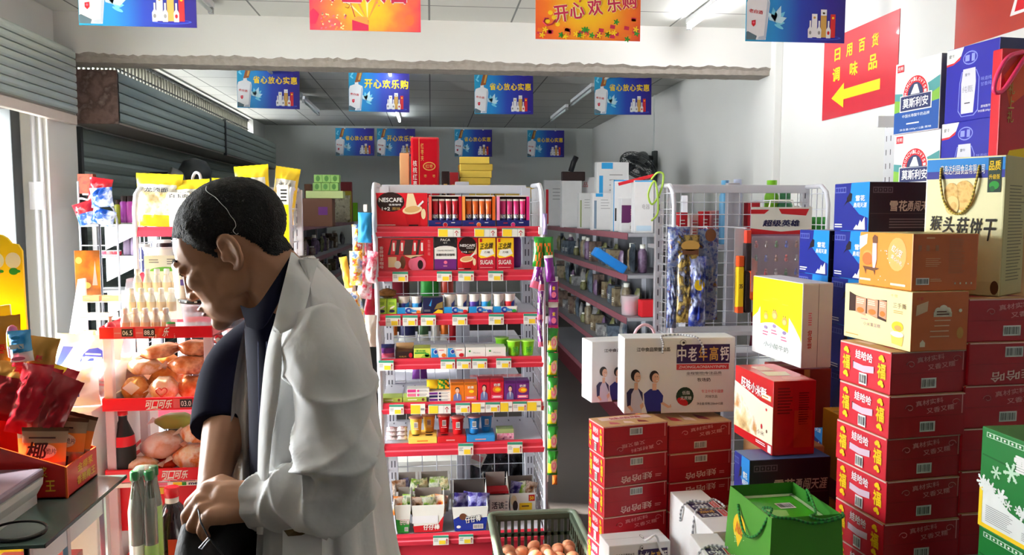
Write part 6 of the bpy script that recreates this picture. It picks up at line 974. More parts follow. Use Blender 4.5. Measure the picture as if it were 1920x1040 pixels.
for i, (u, z, h, c, n) in enumerate(((285, SHZ[1], .1, TAGW, 'white tub behind the lettered cup'), (270, SHZ[1], .12, NAVY, 'navy jar at the left end of the second shelf behind the man'), (310, SHZ[1], .14, COFK, 'dark jar behind the lettered cup'), (436, SHZ[2], .05, YEL, 'yellow and green pack right of the clear tub'), (428, SHZ[3], .09, blotch('mushroom_jar', [(226, 220, 200), (150, 110, 80), (240, 236, 226)], 40), 'jar of pale snacks between rack and coat'), (440, SHZ[1], .07, PALEB, 'pale pack at the foot of the face, second shelf'))):
    b = MB(); b.lathe([(.03, 0), (.034, .01), (.034, h*.85), (.028, h*.9), (.028, h)], [c, c, c, TAGW], 14); setz(b, 'snack_jar', n, 'jar', u, z, 3.57+.03*(i < 3))
# left wall shelf by the pillar
YW = 5.3; xw = lambda u: P(u, 430, Y=YW).x; zw = lambda v: P(190, v, Y=YW).z
W = thing('wall_shelf', 'white wire wall shelf with hanging bags beside the doorway pillar', 'shelf', (0, YW, 0))
for u0, u1, vt in ((150, 187, 372), (187, 220, 376)):
    b = MB(); x0, x1, z = xw(u0), xw(u1), zw(vt); b.tube([(x1, 0, 0), (x1, 0, z-.12), (x1-.02, 0, z-.05), (x1-.06, 0, z-.01), (x1-.1, 0, z), (x0+.005, 0, z)], .007, STEEL, 6); b.tube([(x0, 0, 0), (x0, 0, zw(340 if u0 < 160 else 380))], .007, STEEL, 6); b.build('hanging_frame', W)
    for v in (402, 424, 460, 478, 540): b = MB(); b.tube([(x0, 0, zw(v)), (x1, 0, zw(v))], .004, STEEL, 5); b.build('cross_wire', W)
for v in (420, 480, 545):
    b = MB(); b.box(xw(152), xw(262), .0, .3, zw(v)-.012, zw(v), FRAMEM, .002); bd = b.build('shelf_board', W); b = MB(); z = zw(v)-.012; b.add([(xw(190), .05, z), (xw(262), .05, z), (xw(262), .05, z-.04), (xw(190), .05, z-.16), (xw(190), .053, z), (xw(262), .053, z), (xw(262), .053, z-.04), (xw(190), .053, z-.16)], [(0, 3, 2, 1), (4, 5, 6, 7), (2, 3, 7, 6), (0, 4, 7, 3)], FRAMEM); b.build('bracket', bd)
b = MB(); b.box(xw(150)-.03, xw(150), .25, .3, 0, zw(338), FRAMEM, .003); b.build('rear_post', W)
BGR = M('bag_red_gloss', (200, 30, 44), .25, coat=.4); BGB = blotch('bag_blue_gloss', [(20, 60, 150), (30, 90, 190), (230, 236, 250), (16, 40, 120)], 14, .25)
def wbag(u, v, wpx, hpx, pat, lab, dy, tilt, s): p = P(u, v, Y=YW+dy); b = MB(); pouch(b, wpx*YW/F, hpx*YW/F, .07, pat, .1, 10, 10, s, wr=.3); return tag(b.build('snack_bag', None, (p.x, YW+dy, p.z), (0, R(tilt), 0)), lab, 'snack bag')
wbag(186, 378, 40, 42, lambda x, y: BGR if y > .35 or x < .3 else TAGW, 'red snack bag hanging on top of the wall shelf', -.04, 8, 1); wbag(193, 388, 38, 34, BGB, 'shiny blue bag with white dots in front of the red one', -.09, -4, 2); wbag(168, 420, 34, 40, lambda x, y: BGR if y > .45 else BGB, 'red and blue bag inside the wire frame', -.05, -18, 3); wbag(190, 421, 40, 28, BGB, 'crumpled blue bag lying across the wire frame', -.07, 16, 4)
b = MB(); b.box(-.05, .05, 0, .05, 0, .13, blotch('box_dark_red_print', [(120, 30, 26), (190, 80, 40), (90, 20, 20)], 20), .003); p = P(161, 362, Y=YW+.12); tag(b.build('snack_box', None, (p.x, YW+.12, zw(362)), 0), 'dark red box at the top left of the wall shelf', 'box'); b = MB(); b.box(xw(151), xw(176), .05, .3, zw(362)-.012, zw(362)-.001, FRAMEM); b.build('shelf_board', W)
for i, (u, c, n, h, c2) in enumerate(((213, M('bottle_olive', (150, 150, 30), .35), 'olive', .16, COFK), (224, M('bottle_purple', (150, 50, 150), .35), 'purple', .185, COFK), (236, M('bottle_magenta', (170, 60, 150), .35), 'magenta and yellow', .185, COFK), (247, M('bottle_yellow', (226, 206, 20), .35), 'yellow', .18, COFK))):
    b = MB(); b.lathe([(.026, 0), (.03, .008), (.03, h*.75), (.022, h*.8), (.022, h*.98), (.015, h)], [TAGW if i in (1, 2) else c, c, c, c2, c2], 14); tag(b.build('spray_bottle', None, (xw(u), YW+.1, zw(420)+.001)), n+' bottle standing on the upper board of the wall shelf', 'bottle', 'bottles on the wall shelf')
for i, (u, c, n) in enumerate(((172, ORANGE, 'orange'), (184, PINK, 'pink'), (196, PALEPINK, 'pale pink'), (208, PINKRED, 'crimson'))):
    b = MB(); b.lathe([(.026, 0), (.03, .005), (.03, .028), (.026, .034)], [c, c, TAGW], 14); tag(b.build('cream_jar', None, (xw(u), YW+.08, zw(480)+.001)), n+' jar on the middle board of the wall shelf', 'jar', 'small jars on the wall shelf')
for i, (u, h) in enumerate(((226, .17), (240, .16))): b = MB(); b.lathe([(.024, 0), (.027, .01), (.02, h)], [M('tube_lilac', (160, 140, 170), .4)], 12); tag(b.build('lotion_tube', None, (xw(u), YW+.1, zw(480)+.001)), 'lilac tube on the middle board of the wall shelf, %s of two' % ('left', 'right')[i], 'tube', 'lilac tubes')
p = P(430, 335, Y=7.4); b = MB(); b.tube(spline([(-.12, -.1, .05), (-.06, -.06, .02), (0, 0, 0)], 4), .055, M('cam_grey', (140, 142, 140), .4), 14); b.lathe([(.02, -.06), (.13, -.03), (.15, .05), (.1, .14), (.02, .17)], M('cam_dark', (52, 56, 58), .5), 16, (.06, .05, .02)); b.box(-.325, .02, .0, .06, .02, .06, _M['cam_dark']); tag(b.build('extractor_fan', None, (-2.22, 7.4, p.z-.0)), 'dark round fixture with a grey nozzle under the far shutter housing', 'fixture')
# ------------------------------------------------------------------ red drinks rack, left of the man
YC = 2.35; cx = lambda u, v=620, Y=YC: P(u, v, Y=Y).x; cz = lambda v, Y=YC: P(290, v, Y=Y).z
RK = thing('drinks_rack', 'red and white plastic drinks rack with bread, left of the man', 'rack', (0, YC, 0)); CK = M('cola_red', (226, 16, 36), .35, coat=.2, var=.03); PLW = film('rack_post_plastic', (240, 220, 226), .35, .3); DISP = M('price_black', (40, 44, 46), .4)
XC0, XC1 = cx(186), cx(399); CT = [(612, 634), (745, 769), (878, 902)]; DEP = .3; CZ = [cz(v0)-.028 for v0, v1 in CT]+[.66]
for i, (v0, v1) in enumerate(CT+[(1075, 1100)]):
    z1, z0 = cz(v0), cz(v1); zb = z1-.028; b = MB(); b.box(XC0, XC1, .004, DEP, zb-.006, zb, TAGW, .002); tr = b.build('tier_board', RK); h = z1-z0; w = XC1-XC0
    b = MB(); b.box(XC0, XC1, -.004, .004, z0, z1, CK, .003); b.add([(XC1-.004, 0, z0), (XC1-.004, DEP, z0), (XC1-.004, DEP, z1+.012), (XC1-.004, 0, z1), (XC1, 0, z0), (XC1, DEP, z0), (XC1, DEP, z1+.012), (XC1, 0, z1)], [(0, 3, 2, 1), (4, 5, 6, 7), (3, 7, 6, 2)], CK); b.add([(XC0, 0, z0), (XC0, DEP, z0), (XC0, DEP, z1+.012), (XC0, 0, z1), (XC0+.004, 0, z0), (XC0+.004, DEP, z0), (XC0+.004, DEP, z1+.012), (XC0+.004, 0, z1)], [(0, 3, 2, 1), (4, 5, 6, 7), (3, 7, 6, 2)], CK)
    f = Fr((XC0, -.004, z0), (1, 0, 0), (0, 0, 1))
    if i == 0:
        for x, t_ in ((.22, '06.5'), (.41, '88.8')): b.rect(f, (x-.09)*w, h*.12, (x+.08)*w, h*.95, M('tag_red_pale', (226, 90, 90)), 1); b.rect(f, (x-.02)*w, h*.2, (x+.08)*w, h*.85, DISP, 2); b.text(f, t_, (x+.03)*w, h*.52, w*.085, h*.4, TAGW, 3, .01); b.rect(f, (x-.085)*w, h*.45, (x-.03)*w, h*.55, PALEPINK, 2)
        b.text(f, '可口可乐', .55*w, h*.22, w*.24, h*.35, TAGW, 1, .02); b.rect(f, .5*w, .05*h, .66*w, .9*h, CK, 2); b.text(f, '乐', .59*w, h*.55, w*.05, h*.8, TAGW, 3, .02, slant=.3)
    else:
        x = .5 if i == 1 else .62
        for q, ch in enumerate('可口可乐'): b.text(f, ch, (x-.09+.06*q)*w, h*.5, w*.058, h*.66, TAGW, 1, .03, slant=.25)
        b.tube([f((x-.11)*w, h*.12, 2), f((x-.05)*w, h*.17, 2), f((x+.02)*w, h*.1, 2)], .0012, TAGW, 4)
        if i == 1: b.rect(f, .63*w, .18*h, .8*w, .9*h, _M['tag_red_pale'], 2); b.rect(f, .69*w, .22*h, .8*w, .85*h, DISP, 3); b.text(f, '03.0', .745*w, .52*h, .09*w, .42*h, TAGW, 4, .01)
    b.build('tier_rim', tr)
    if i == 2:
        b = MB(); b.box(XC0, XC1, -.002, .006, z0-.016, z0-.003, TAGW, .001); f = Fr((XC0, -.002, z0-.016), (1, 0, 0), (0, 0, 1)); b.text(f, 'mentos', .84*w, .007, .2*w, .008, NAVY, 1, .04); b.rect(f, .45*w, .002, .55*w, .012, PINK, 1); b.rect(f, .6*w, .002, .68*w, .012, YEL, 1); b.rect(f, .68*w, .002, .72*w, .012, GREEN, 1); b.build('tier_label', tr)
        b = MB(); b.box(XC0, XC1, .03, .035, z0-.16, z0-.02, CK); b.rect(Fr((XC0, .03, z0-.08), (1, 0, 0), (0, 0, 1)), .44*w, .03, .6*w, .05, TAGY, 1); b.build('rear_panel', tr)
for x in (XC0+.004, XC1-.03):
    for y in (.005, DEP-.03):
        b = MB(); b.box(x, x+.026, y, y+.022, .0, CZ[0], PLW, .003); b.build('corner_post', RK)
# small yoghurt bottles on a stepped riser, with a header card
RZ = CZ[0]; RI = thing('bottle_riser', 'clear stepped stand holding the small juice bottles on the rack', 'display stand', (cx(205), YC+.01, RZ+.001)); b = MB(); w = cx(303)-cx(205)
for k in range(3): b.box(0, w, .02+.055*k, .07+.055*k, .0 if k == 0 else .055*k, .003+.055*k, CLEAR)
for k in (1, 2): b.box(0, w, .02+.055*k, .022+.055*k, 0, .055*k, CLEAR)
b.build('steps', RI); b = MB(); b.box(.03, .15, .2, .203, .02, .225, TAGW, .001); f = Fr((.03, .2, .02), (1, 0, 0), (0, 0, 1)); b.ell(f, .065, .155, .05, .014, M('card_green', (110, 180, 60)), 1, a0=0, a1=180); b.lines(f, .015, .18, .05, .195, 2, GREYP, 1); b.lines(f, .07, .175, .1, .197, 3, GREYP, 1); b.rect(f, .005, .1, .115, .155, CREAMP, 1); b.build('header_card', RI)
JUI = M('yoghurt_cream', (246, 242, 234), .25, coat=.3); JUO = M('label_peach', (242, 214, 176), .4); CAPW = M('cap_white', (246, 246, 246), .35)
b = MB(); b.lathe([(.011, 0), (.0135, .003), (.0135, .03), (.012, .036), (.008, .05), (.0065, .056), (.0085, .057), (.0085, .07), (.007, .072)], [JUO, JUO, JUI, JUI, JUI, JUI, CAPW, CAPW], 14); proto = None
for k in range(3):
    for i in range(5):
        loc = (cx(205)+.014+w*(.02+.2*i)+.008, YC+.055+.055*k, RZ+.005+.055*k); lab = 'little white capped juice bottle, %s in the %s row on the rack' % (('leftmost', 'second', 'middle', 'fourth', 'rightmost')[i], ('front', 'middle', 'top')[k])
        if proto: o = dup(proto, loc, 0, lab)
        else: o = proto = b.build('juice_bottle', None, loc)
        tag(o, lab, 'bottle', 'little juice bottles')
b = MB(); b.ball((0, 0, .02), .016, .016, .02, PINKRED, 10, 8); b.lathe([(.006, .036), (.005, .05), (.011, .056)], TAGW, 10); tag(b.build('candy_pot', None, (cx(199), YC+.03, RZ+.001)), 'pink and white candy pot at the left front of the rack top', 'pot')
b = MB(); b.lathe([(.012, 0), (.014, .003), (.014, .03), (.012, .034)], [M('jar_mauve', (190, 150, 170), .3), PALEPINK, GREEN], 12); tag(b.build('candy_pot', None, (cx(312), YC+.04, RZ+.001)), 'small mauve candy pot between the bottles and the clear tub', 'pot')
TUBC = film('clear_tub', (236, 226, 240), .45, .12)
T = thing('plastic_tub', 'large clear plastic tub with dark patterned rim on the rack', 'tub', (cx(361), YC+.11, RZ+.001)); b = MB(); b.lathe([(.052, 0), (.054, .004), (.064, .085), (.066, .09)], TUBC, 24); b.build('tub_body', T); b = MB(); b.lathe([(.067, .087), (.069, .089), (.069, .098), (.066, .1)], [BLACK, BLACK, GREYP], 24)
for k in range(14): a = R(25.7*k); b.box(-.004, .004, -.0005, .001, .091, .096, TAGW, T=Matrix.Rotation(a, 4, 'Z') @ Matrix.Translation((0, -.0705, 0)))
b.build('tub_rim', T)
b = MB(); b.lathe([(.032, 0), (.034, .004), (.04, .09), (.042, .093), (.042, .105), (.03, .108)], [TAGW, TAGW, TAGW, M('lid_grey', (200, 200, 206), .4), GREYP], 20); f = Fr((-.02, -.037, .03), (1, 0, 0), (0, -.07, 1)); b.rect(f, .012, .012, .03, .03, M('print_violet', (120, 110, 200)), 2); b.lines(f, .01, .04, .034, .06, 3, GREYP, 2); b.rect(f, .032, -.02, .045, .0, PURP, 2); tag(b.build('paper_cup', None, (cx(336), YC+.09, RZ+.102)), 'white printed cup standing on the large clear tub', 'cup')
b = MB(); b.lathe([(.03, 0), (.045, .002), (.05, .012), (.045, .014), (.05, .022), (.045, .024), (.05, .034), (.045, .036), (.05, .046), (.04, .05)], M('lid_smoke', (120, 118, 130), .25), 22); tag(b.build('lid_stack', None, (cx(402), YC+.16, RZ+.001)), 'stack of smoky plastic lids at the right rear of the rack top', 'lids')
b = MB(); b.box(0, .06, 0, .03, 0, .022, film('clear_box', clear=.4), .002); b.lines(Fr((0, 0, 0), (1, 0, 0), (0, 0, 1)), .008, .004, .05, .018, 2, GREYP, 1); tag(b.build('clear_box', None, (cx(352), YC+.012, RZ+.001)), 'small clear box at the front of the rack top under the tub', 'box')
# bread and cakes in bags
BR1 = blotch('bread_crust', [(170, 90, 40), (226, 170, 90), (200, 120, 50), (246, 226, 180)], 16, .25); BR2 = blotch('bread_pale', [(236, 200, 150), (250, 236, 216), (220, 160, 100), (252, 246, 236)], 16, .25); BR3 = blotch('bread_brown', [(140, 70, 40), (190, 110, 60), (226, 170, 130), (120, 50, 40)], 18, .22); WRAP = blotch('bread_wrap', [(244, 226, 216), (250, 244, 240), (226, 170, 140), (236, 200, 180)], 12, .2)
def loaf(u, z, dy, w, h, d, m, lab, grp, s, rot=0, fn=None, tilt=0):
    rg = random.Random(s); b = MB(); n = 10; rings = []
    for i in range(n+1):
        t_ = i/n; e = min(1, .3+2.6*min(t_, 1-t_)); rings.append([((t_-.5)*w, d/2*e*math.copysign(abs(math.cos(a))**.6, math.cos(a))*(1+rg.uniform(-.06, .06)), h/2+h/2*e*math.copysign(abs(math.sin(a))**.6, math.sin(a))*(1+rg.uniform(-.05, .05))) for a in [2*math.pi*j/14 for j in range(14)]])
    b.loft(rings, m, True, True)
    for sgn in (-1, 1): b.add([(sgn*w*.48, -d*.2, h*.5), (sgn*w*.48, d*.2, h*.5), (sgn*w*.66, d*.36, h*.62), (sgn*w*.66, -d*.36, h*.4)], [(0, 1, 2, 3), (3, 2, 1, 0)], WRAP)
    if fn: fn(b)
    return setz(b, 'bread_bag', lab, 'bread', u, z, YC+dy, grp, (0, R(tilt), R(rot)))
gB = 'bagged breads on the rack'; z1 = CZ[1]+.002
def heart(b): b.tube([(.0+.016*math.sin(a)**3, -.033, .035+.001*(13*math.cos(a)-5*math.cos(2*a)-2*math.cos(3*a)-math.cos(4*a))) for a in [2*math.pi*i/24 for i in range(24)]], .0015, M('heart_red', (200, 60, 50)), 4)
def diamond(b): b.poly(Fr((0, -.034, .04), (1, 0, 0), (0, 0, 1)), [(-.025, .01), (0, -.012), (.025, .01), (.0, .03)], TAGW, 1)
loaf(245, z1, .06, .075, .075, .065, BR1, 'golden bread with white label, front left of the middle tier', gB, 1, fn=diamond); loaf(300, z1, .06, .085, .075, .06, BR2, 'pale square bread printed with a heart, middle tier', gB, 2, 4, fn=heart); loaf(357, z1, .07, .1, .075, .065, BR3, 'brown bagged loaf at the right front of the middle tier', gB, 3, -3)
loaf(262, z1+.077, .1, .1, .05, .08, BR2, 'pale bag with a cut roll on top of the heart bread', gB, 4, 8, tilt=4); loaf(350, z1+.077, .09, .13, .055, .08, BR3, 'long bagged bun lying on the brown loaf', gB, 5, -5); loaf(232, z1, .16, .11, .13, .1, WRAP, 'big white bread bag at the rear left of the middle tier', gB, 6); loaf(298, z1+.125, .12, .12, .04, .09, BR3, 'reddish bagged bread at the top of the middle tier heap', gB, 7, 12, tilt=-8); loaf(362, z1+.13, .12, .11, .045, .09, BR3, 'brown round bun under film at the top right of the middle tier', gB, 8, 0, tilt=6); loaf(300, z1, .2, .13, .12, .08, BR1, 'bread bag deep in the middle tier behind the heart bread', gB, 9)
z2 = CZ[2]+.002
loaf(246, z2, .05, .11, .045, .07, BR2, 'flat pale bread bag at the front left of the lower tier', gB, 10, 5); loaf(295, z2+.03, .1, .13, .075, .1, WRAP, 'puffy white and peach bread bag in the lower tier', gB, 11, -8, tilt=-8); loaf(352, z2, .07, .12, .075, .09, blotch('pastry_mix', [(246, 200, 130), (252, 240, 220), (220, 130, 60), (244, 180, 150)], 22, .25), 'bag of small pastries at the right of the lower tier', gB, 12, 6); loaf(362, z2+.077, .1, .11, .055, .09, _M['pastry_mix'], 'bag of pastries on top of the lower tier heap', gB, 13, -10); loaf(300, z2, .1, .1, .028, .08, M('bag_red_orange', (216, 60, 30), .25), 'red and orange flat bag under the pastry heap', gB, 14, 3); loaf(318, z2+.1, .18, .12, .045, .08, M('bag_olive_cake', (170, 190, 90), .3), 'olive green cake pack behind the pastry heap', gB, 15)
b = MB(); b.lathe([(.03, 0), (.033, .01), (.033, .09), (.03, .12), (.012, .165), (.012, .18), (.014, .181), (.014, .195)], [COFK, BLACK, CK, BLACK, BLACK, TAGW, CK, CK], 18); tag(b.build('cola_bottle', None, (cx(213), YC+.04, z2)), 'dark cola bottle with red cap at the left of the lower tier', 'bottle')
b = MB(); b.lathe([(.05, 0), (.058, .015), (.058, .12), (.054, .14), (.058, .16), (.056, .22), (.03, .27), (.018, .285), (.018, .3), (.02, .301), (.02, .325), (.018, .328)], [M('cola_dark', (36, 12, 16), .12, coat=.5)]*7+[TAGW, TAGW, CK, CK], 22); f = Fr((.0, -.059, .1), (1, 0, 0), (0, 0, 1)); b.rect(f, .005, 0, .03, .1, M('label_orange_red', (226, 70, 40)), 1); pz = P(325, 1010, Y=2.2); zz = P(325, 912, Y=2.2).z-.328; tag(b.build('cola_bottle', None, (pz.x, 2.2, zz)), 'big dark bottle with red cap beside the black pouch', 'bottle'); support(pz.x-.07, 2.13, .14, .14, 0, zz-.001, 0, 'red carton hidden under the big dark bottle')
ST = thing('candy_strip', 'hanging strip of red balls of candy between rack and coat', 'candy', (cx(411), YC+.05, 0)); b = MB(); b.tube([(0, 0, cz(640)), (0, 0, cz(800))], .002, TAGW, 5); b.build('strip', ST)
for i, v in enumerate((645, 670, 695, 720, 745, 768)):
    for s in (-1, 1): b = MB(); b.ball((s*.011, -.01, cz(v+3*s)), .016, .014, .016, M('candy_gloss_red', (206, 20, 40), .15, coat=.8), 12, 8); b.ell(Fr((s*.011, -.0245, cz(v+3*s)), (1, 0, 0), (0, 0, 1)), 0, 0, .008, .008, TAGW, 1); b.build('candy_ball', ST)
# ------------------------------------------------------------------ counter with scale and display box
ZG = 1.0; GLS = film('counter_glass', (120, 150, 140), .88, .04); GLE = M('glass_edge', (50, 66, 60), .15); ALU = M('aluminium', (196, 200, 206), .35, .6)
CN = thing('glass_counter', 'glass display counter at the lower left with goods inside', 'counter', (0, 0, 0)); XR_ = -.765
b = MB(); b.box(-2.1, XR_, 1.57, 1.985, ZG-.008, ZG, M('counter_top_glass', (84, 104, 98), .08, spec=.8), .001); b.box(XR_-.001, XR_+.0005, 1.57, 1.985, ZG-.008, ZG, GLE); b.build('glass_top', CN)
b = MB(); b.box(XR_-.06, XR_-.055, 1.6, 1.96, .15, ZG-.01, GLS); b.build('end_pane', CN); b = MB(); b.box(-2.1, XR_-.05, 1.6, 1.605, .15, ZG-.01, GLS); b.build('front_pane', CN)
for y in (1.6, 1.76, 1.95): b = MB(); b.box(XR_-.056, XR_-.044, y, y+.014, .1, ZG-.009, ALU, .001); b.build('end_post', CN)
for z in (.72, .915): b = MB(); b.box(XR_-.056, XR_-.046, 1.6, 1.96, z, z+.012 if z < .9 else ZG-.009, ALU if z < .9 else M('counter_rail_white', (220, 224, 228), .4), .001); b.build('end_rail', CN)
b = MB(); b.box(-2.1, XR_-.05, 1.6, 1.96, 0, .12, M('counter_base', (206, 206, 204), .5), .004); b.build('counter_base', CN); b = MB(); b.box(-2.08, XR_-.07, 1.63, 1.94, .7, .708, TAGW); b.build('inner_shelf', CN)
for i, (y0, y1, z0, h, c, n) in enumerate(((1.78, 1.9, .709, .14, M('case_red', (190, 40, 50), .4), 'red carton in the counter nearest the far end'), (1.64, 1.75, .709, .1, _M['case_red'], 'red carton in the counter near the front corner'), (1.66, 1.72, .81, .05, CYAN, 'blue and white pack on the red carton in the counter'))):
    b = MB(); b.box(-.18, 0, 0, y1-y0, 0, h, c, .002); b.lines(Fr((0, 0, 0), (0, 1, 0), (0, 0, 1)), .01, h*.3, .06, h*.7, 2, PALEPINK, 1); tag(b.build('carton', None, (XR_-.075, y0, z0)), n, 'carton')
SCL = thing('weighing_scale', 'white shop scale with grey metal plate on the glass counter', 'scale', (-.875, 1.6, ZG+.001)); SCB = M('scale_white', (214, 214, 208), .45); b = MB(); b.loft([[(x, y, z) for x, y in ((-.36, .02-e), (.0-e*.4, .02-e), (-e*.4, .2), (-.36, .2))] for z, e in ((.0, .035), (.02, .035), (.045, 0), (.06, -.005))], SCB, True, False); f = Fr((-.36, -.012, .0), (1, 0, 0), (0, .02, .04)); b.rect(f, .02, .01, .3, .045, M('scale_panel', (206, 226, 220), .3), 6); b.rect(f, .02, .015, .12, .035, M('lcd_green', (70, 110, 100), .2), 7); b.build('scale_body', SCL); b = MB(); b.box(-.37, .0, .0, .21, .06, .078, M('scale_plate', (160, 150, 164), .32, .75, scale=40), .006); b.ell(Fr((0, 0, .078), (1, 0, 0), (0, 1, 0)), -.14, .1, .05, .04, TAGW, 1); b.build('weighing_plate', SCL)
for y in (.04, .16): b = MB(); b.cyl((-.06, y-.03, -.0), (-.06, y-.03, .004), .015, BLACK, 12); b.build('foot', SCL)
b = MB(); pts = [(.055*math.cos(a), .03*math.sin(a), .012+.008*math.sin(a)) for a in [2*math.pi*i/24 for i in range(24)]]; b.tube(pts, [.0028+.002*(math.sin(a) < -.2) for a in [2*math.pi*i/24 for i in range(24)]], M('rim_black', (24, 22, 24), .25), 8, closed=True); b.tube([(-.055, -.005, .01), (-.12, -.02, .006), (-.2, -.035, .006)], .007, _M['rim_black'], 8); b.add(pts, [tuple(range(24))], film('lens', (200, 200, 200), .8, .05)); q = P(35, 993, Z=ZG+.012); tag(b.build('magnifying_lens', None, (q.x, 1.615, ZG)), 'round black-rimmed lens lying on the near edge of the glass counter', 'lens')
# red display box with its low lip to the right
BXR = M('display_red', (196, 34, 30), .4, coat=.2); BXO = M('display_orange', (226, 96, 30), .4); GLD = M('display_gold', (226, 176, 50), .4); x1, y0, y1 = -.835, 1.825, 2.02
DB = thing('display_box', 'red counter display box with gold writing, holding snack bags', 'display box', (x1, y0, ZG+.001)); L = .36; hl, hr = .2, .073; d = y1-y0-.035; t_ = .004
b = MB()
for yy in (0, d-t_): b.add([(-L, yy, 0), (0, yy, 0), (0, yy, hr), (-L, yy, hl), (-L, yy+t_, 0), (0, yy+t_, 0), (0, yy+t_, hr), (-L, yy+t_, hl)], [(0, 1, 2, 3), (7, 6, 5, 4), (3, 2, 6, 7)], [BXR, BXR, BXO])
b.box(-t_, 0, 0, d, 0, hr, BXR, mats={'z': BXO}); b.box(-L, -L+t_, 0, d, 0, hl, BXR); b.box(-L, 0, 0, d, 0, t_, BXR); b.box(-.003, .0012, -.0012, .003, 0, hr, BXO); f = Fr((0, 0, 0), (0, 1, 0), (0, 0, 1)); b.text(f, '金椰浆', d*.6, hr*.72, d*.52, hr*.28, GLD, 1, .02); b.text(f, '香脆椰王', d*.62, hr*.32, d*.62, hr*.28, GLD, 1, .02); f = Fr((-L, 0, 0), (1, 0, 0), (0, 0, 1)); b.text(f, '浆', L*.86, hr*.86, .018, .026, GLD, 1, .02); b.text(f, '王', L*.9, hr*.42, .022, .026, GLD, 1, .02); b.text(f, 'KARAWA', L*.5, .105, .05, .01, GLD, 1); b.build('box_body', DB)
CO1 = M('pouch_silver', (170, 150, 120), .28, .4); CO2 = M('pouch_orange', (232, 130, 50), .3, coat=.3); CO3 = M('pouch_brown', (90, 64, 40), .3, .2)
def coco(lab, x, y, z, rot, s):
    b = MB(); w, h, t = .1, .125, .018; pouch(b, w, h, t, lambda x, y: CO3 if y > .95 else CO1 if y > .74 else CO2 if y > .36 else CO1, .07, 10, 14, s, wr=.2); f = Fr((0, -.0125, 0), (1, 0, 0), (0, 0, 1)); b.ell(f, .0, h*.57, w*.3, h*.14, CREAMP, 1); b.text(f, '椰', -.012, h*.56, .042, .046, COFK, 2, .02, slant=.15); b.text(f, '脆片', .018, h*.57, .022, .014, COFK, 2); b.rect(f, -.02, h*.07, .018, h*.28, COFK, 1); b.ell(f, -.001, h*.17, .012, .011, CREAMP, 2); b.lines(f, -.03, h*.79, .03, h*.85, 1, COFK, 1)
    return tag(b.build('snack_pouch', None, (x1+x, y0+y, ZG+.024+z), rot), lab, 'snack pouch', 'coconut pouches')
coco('orange and silver coconut pouch in front, standing in the red display box', -.075, .045, 0.005, (R(-6), R(4), R(8)), 1); coco('coconut pouch second, behind the front one in the red display box', -.09, .075, .012, (R(-8), R(-4), R(4)), 2); coco('coconut pouch third, leaning at the back of the red display box', -.06, .105, .012, (R(-8), R(6), R(2)), 3); coco('coconut pouch rearmost at the right end of the red display box', -.055, .13, .02, (R(-6), R(12), R(-10)), 4)
GDB = M('bag_gold', (180, 130, 50), .28, .3); RDB = M('bag_dark_red', (150, 20, 30), .28, coat=.3); RDC = M('bag_crimson_gloss', (190, 24, 44), .25, coat=.4)
def heap(u, v, Y, w, h, pat, lab, rot, s, t=.035, fn=None):
    p = P(u, v, Y=Y); b = MB(); pouch(b, w, h, t, pat, .1, 10, 12, s, wr=.35); f = Fr((0, -t/2-.004, 0), (1, 0, 0), (0, 0, 1))
    if fn: fn(b, f, w, h)
    return tag(b.build('snack_bag', None, (p.x, Y, p.z), rot), lab, 'snack bag', 'red and gold snack bags')
gl = lambda b, f, w, h: (b.text(f, '红枣', 0, h*.6, w*.5, h*.12, RDC, 1, .02), b.lines(f, -w*.3, h*.3, w*.2, h*.45, 2, RED, 1))
heap(6, 745, 1.99, .12, .2, lambda x, y: GDB, 'gold snack bag standing at the left edge of the picture', (R(-6), R(-6), 0), 1, fn=gl); heap(52, 730, 1.95, .1, .13, lambda x, y: GDB if y > .5 else RDC, 'gold and red snack bag in the middle of the heap', (R(-8), R(10), R(10)), 2, fn=gl); heap(12, 790, 1.92, .13, .14, lambda x, y: GDB if y > .75 else RDB, 'dark red bag with gold top at the far left', (R(-12), R(12), 0), 3); heap(45, 815, 1.9, .09, .165, RDC, 'crimson bag standing behind the slanted box edge', (R(-10), R(14), R(5)), 4); heap(75, 825, 1.9, .08, .16, RDB, 'dark crimson bag beside the coconut pouches', (R(-10), R(22), R(-5)), 5); heap(92, 760, 1.97, .075, .1, lambda x, y: RDC if y < .6 or x > .6 else YEL, 'crimson bag with yellow spot leaning against the sugar', (R(-8), R(20), 0), 6)
ICB = M('ice_blue', (60, 160, 216), .28, coat=.4)
heap(43, 678, 1.9, .05, .075, lambda x, y: ICB if y > .3 else TAGW, 'blue ice pop bag with lollies printed, upper left of the heap', (0, R(-4), R(5)), 7, fn=lambda b, f, w, h: (b.rect(f, -w*.3, h*.45, w*.3, h*.6, TAGW, 1), b.ell(f, 0, h*.8, w*.2, h*.06, CYAN, 1), b.ell(f, 0, h*.15, w*.3, h*.06, PINK, 1)))
p = P(26, 672, Y=1.92); b = MB(); b.lathe([(.006, 0), (.012, .004), (.0145, .03), (.0145, .06), (.01, .075), (.003, .08)], [TAGW, PALEPINK, YEL, PINK, PINK], 14, sy=.5); tag(b.build('ice_lolly', None, (p.x, 1.92, p.z)), 'pink and yellow lolly shaped pack left of the blue ice pop bag', 'ice lolly')
heap(74, 768, 2.335, .1, .13, M('film_blue', (130, 200, 230), .2), 'pale blue plastic bag in front of the white sugar bags', (0, R(14), 0), 8)
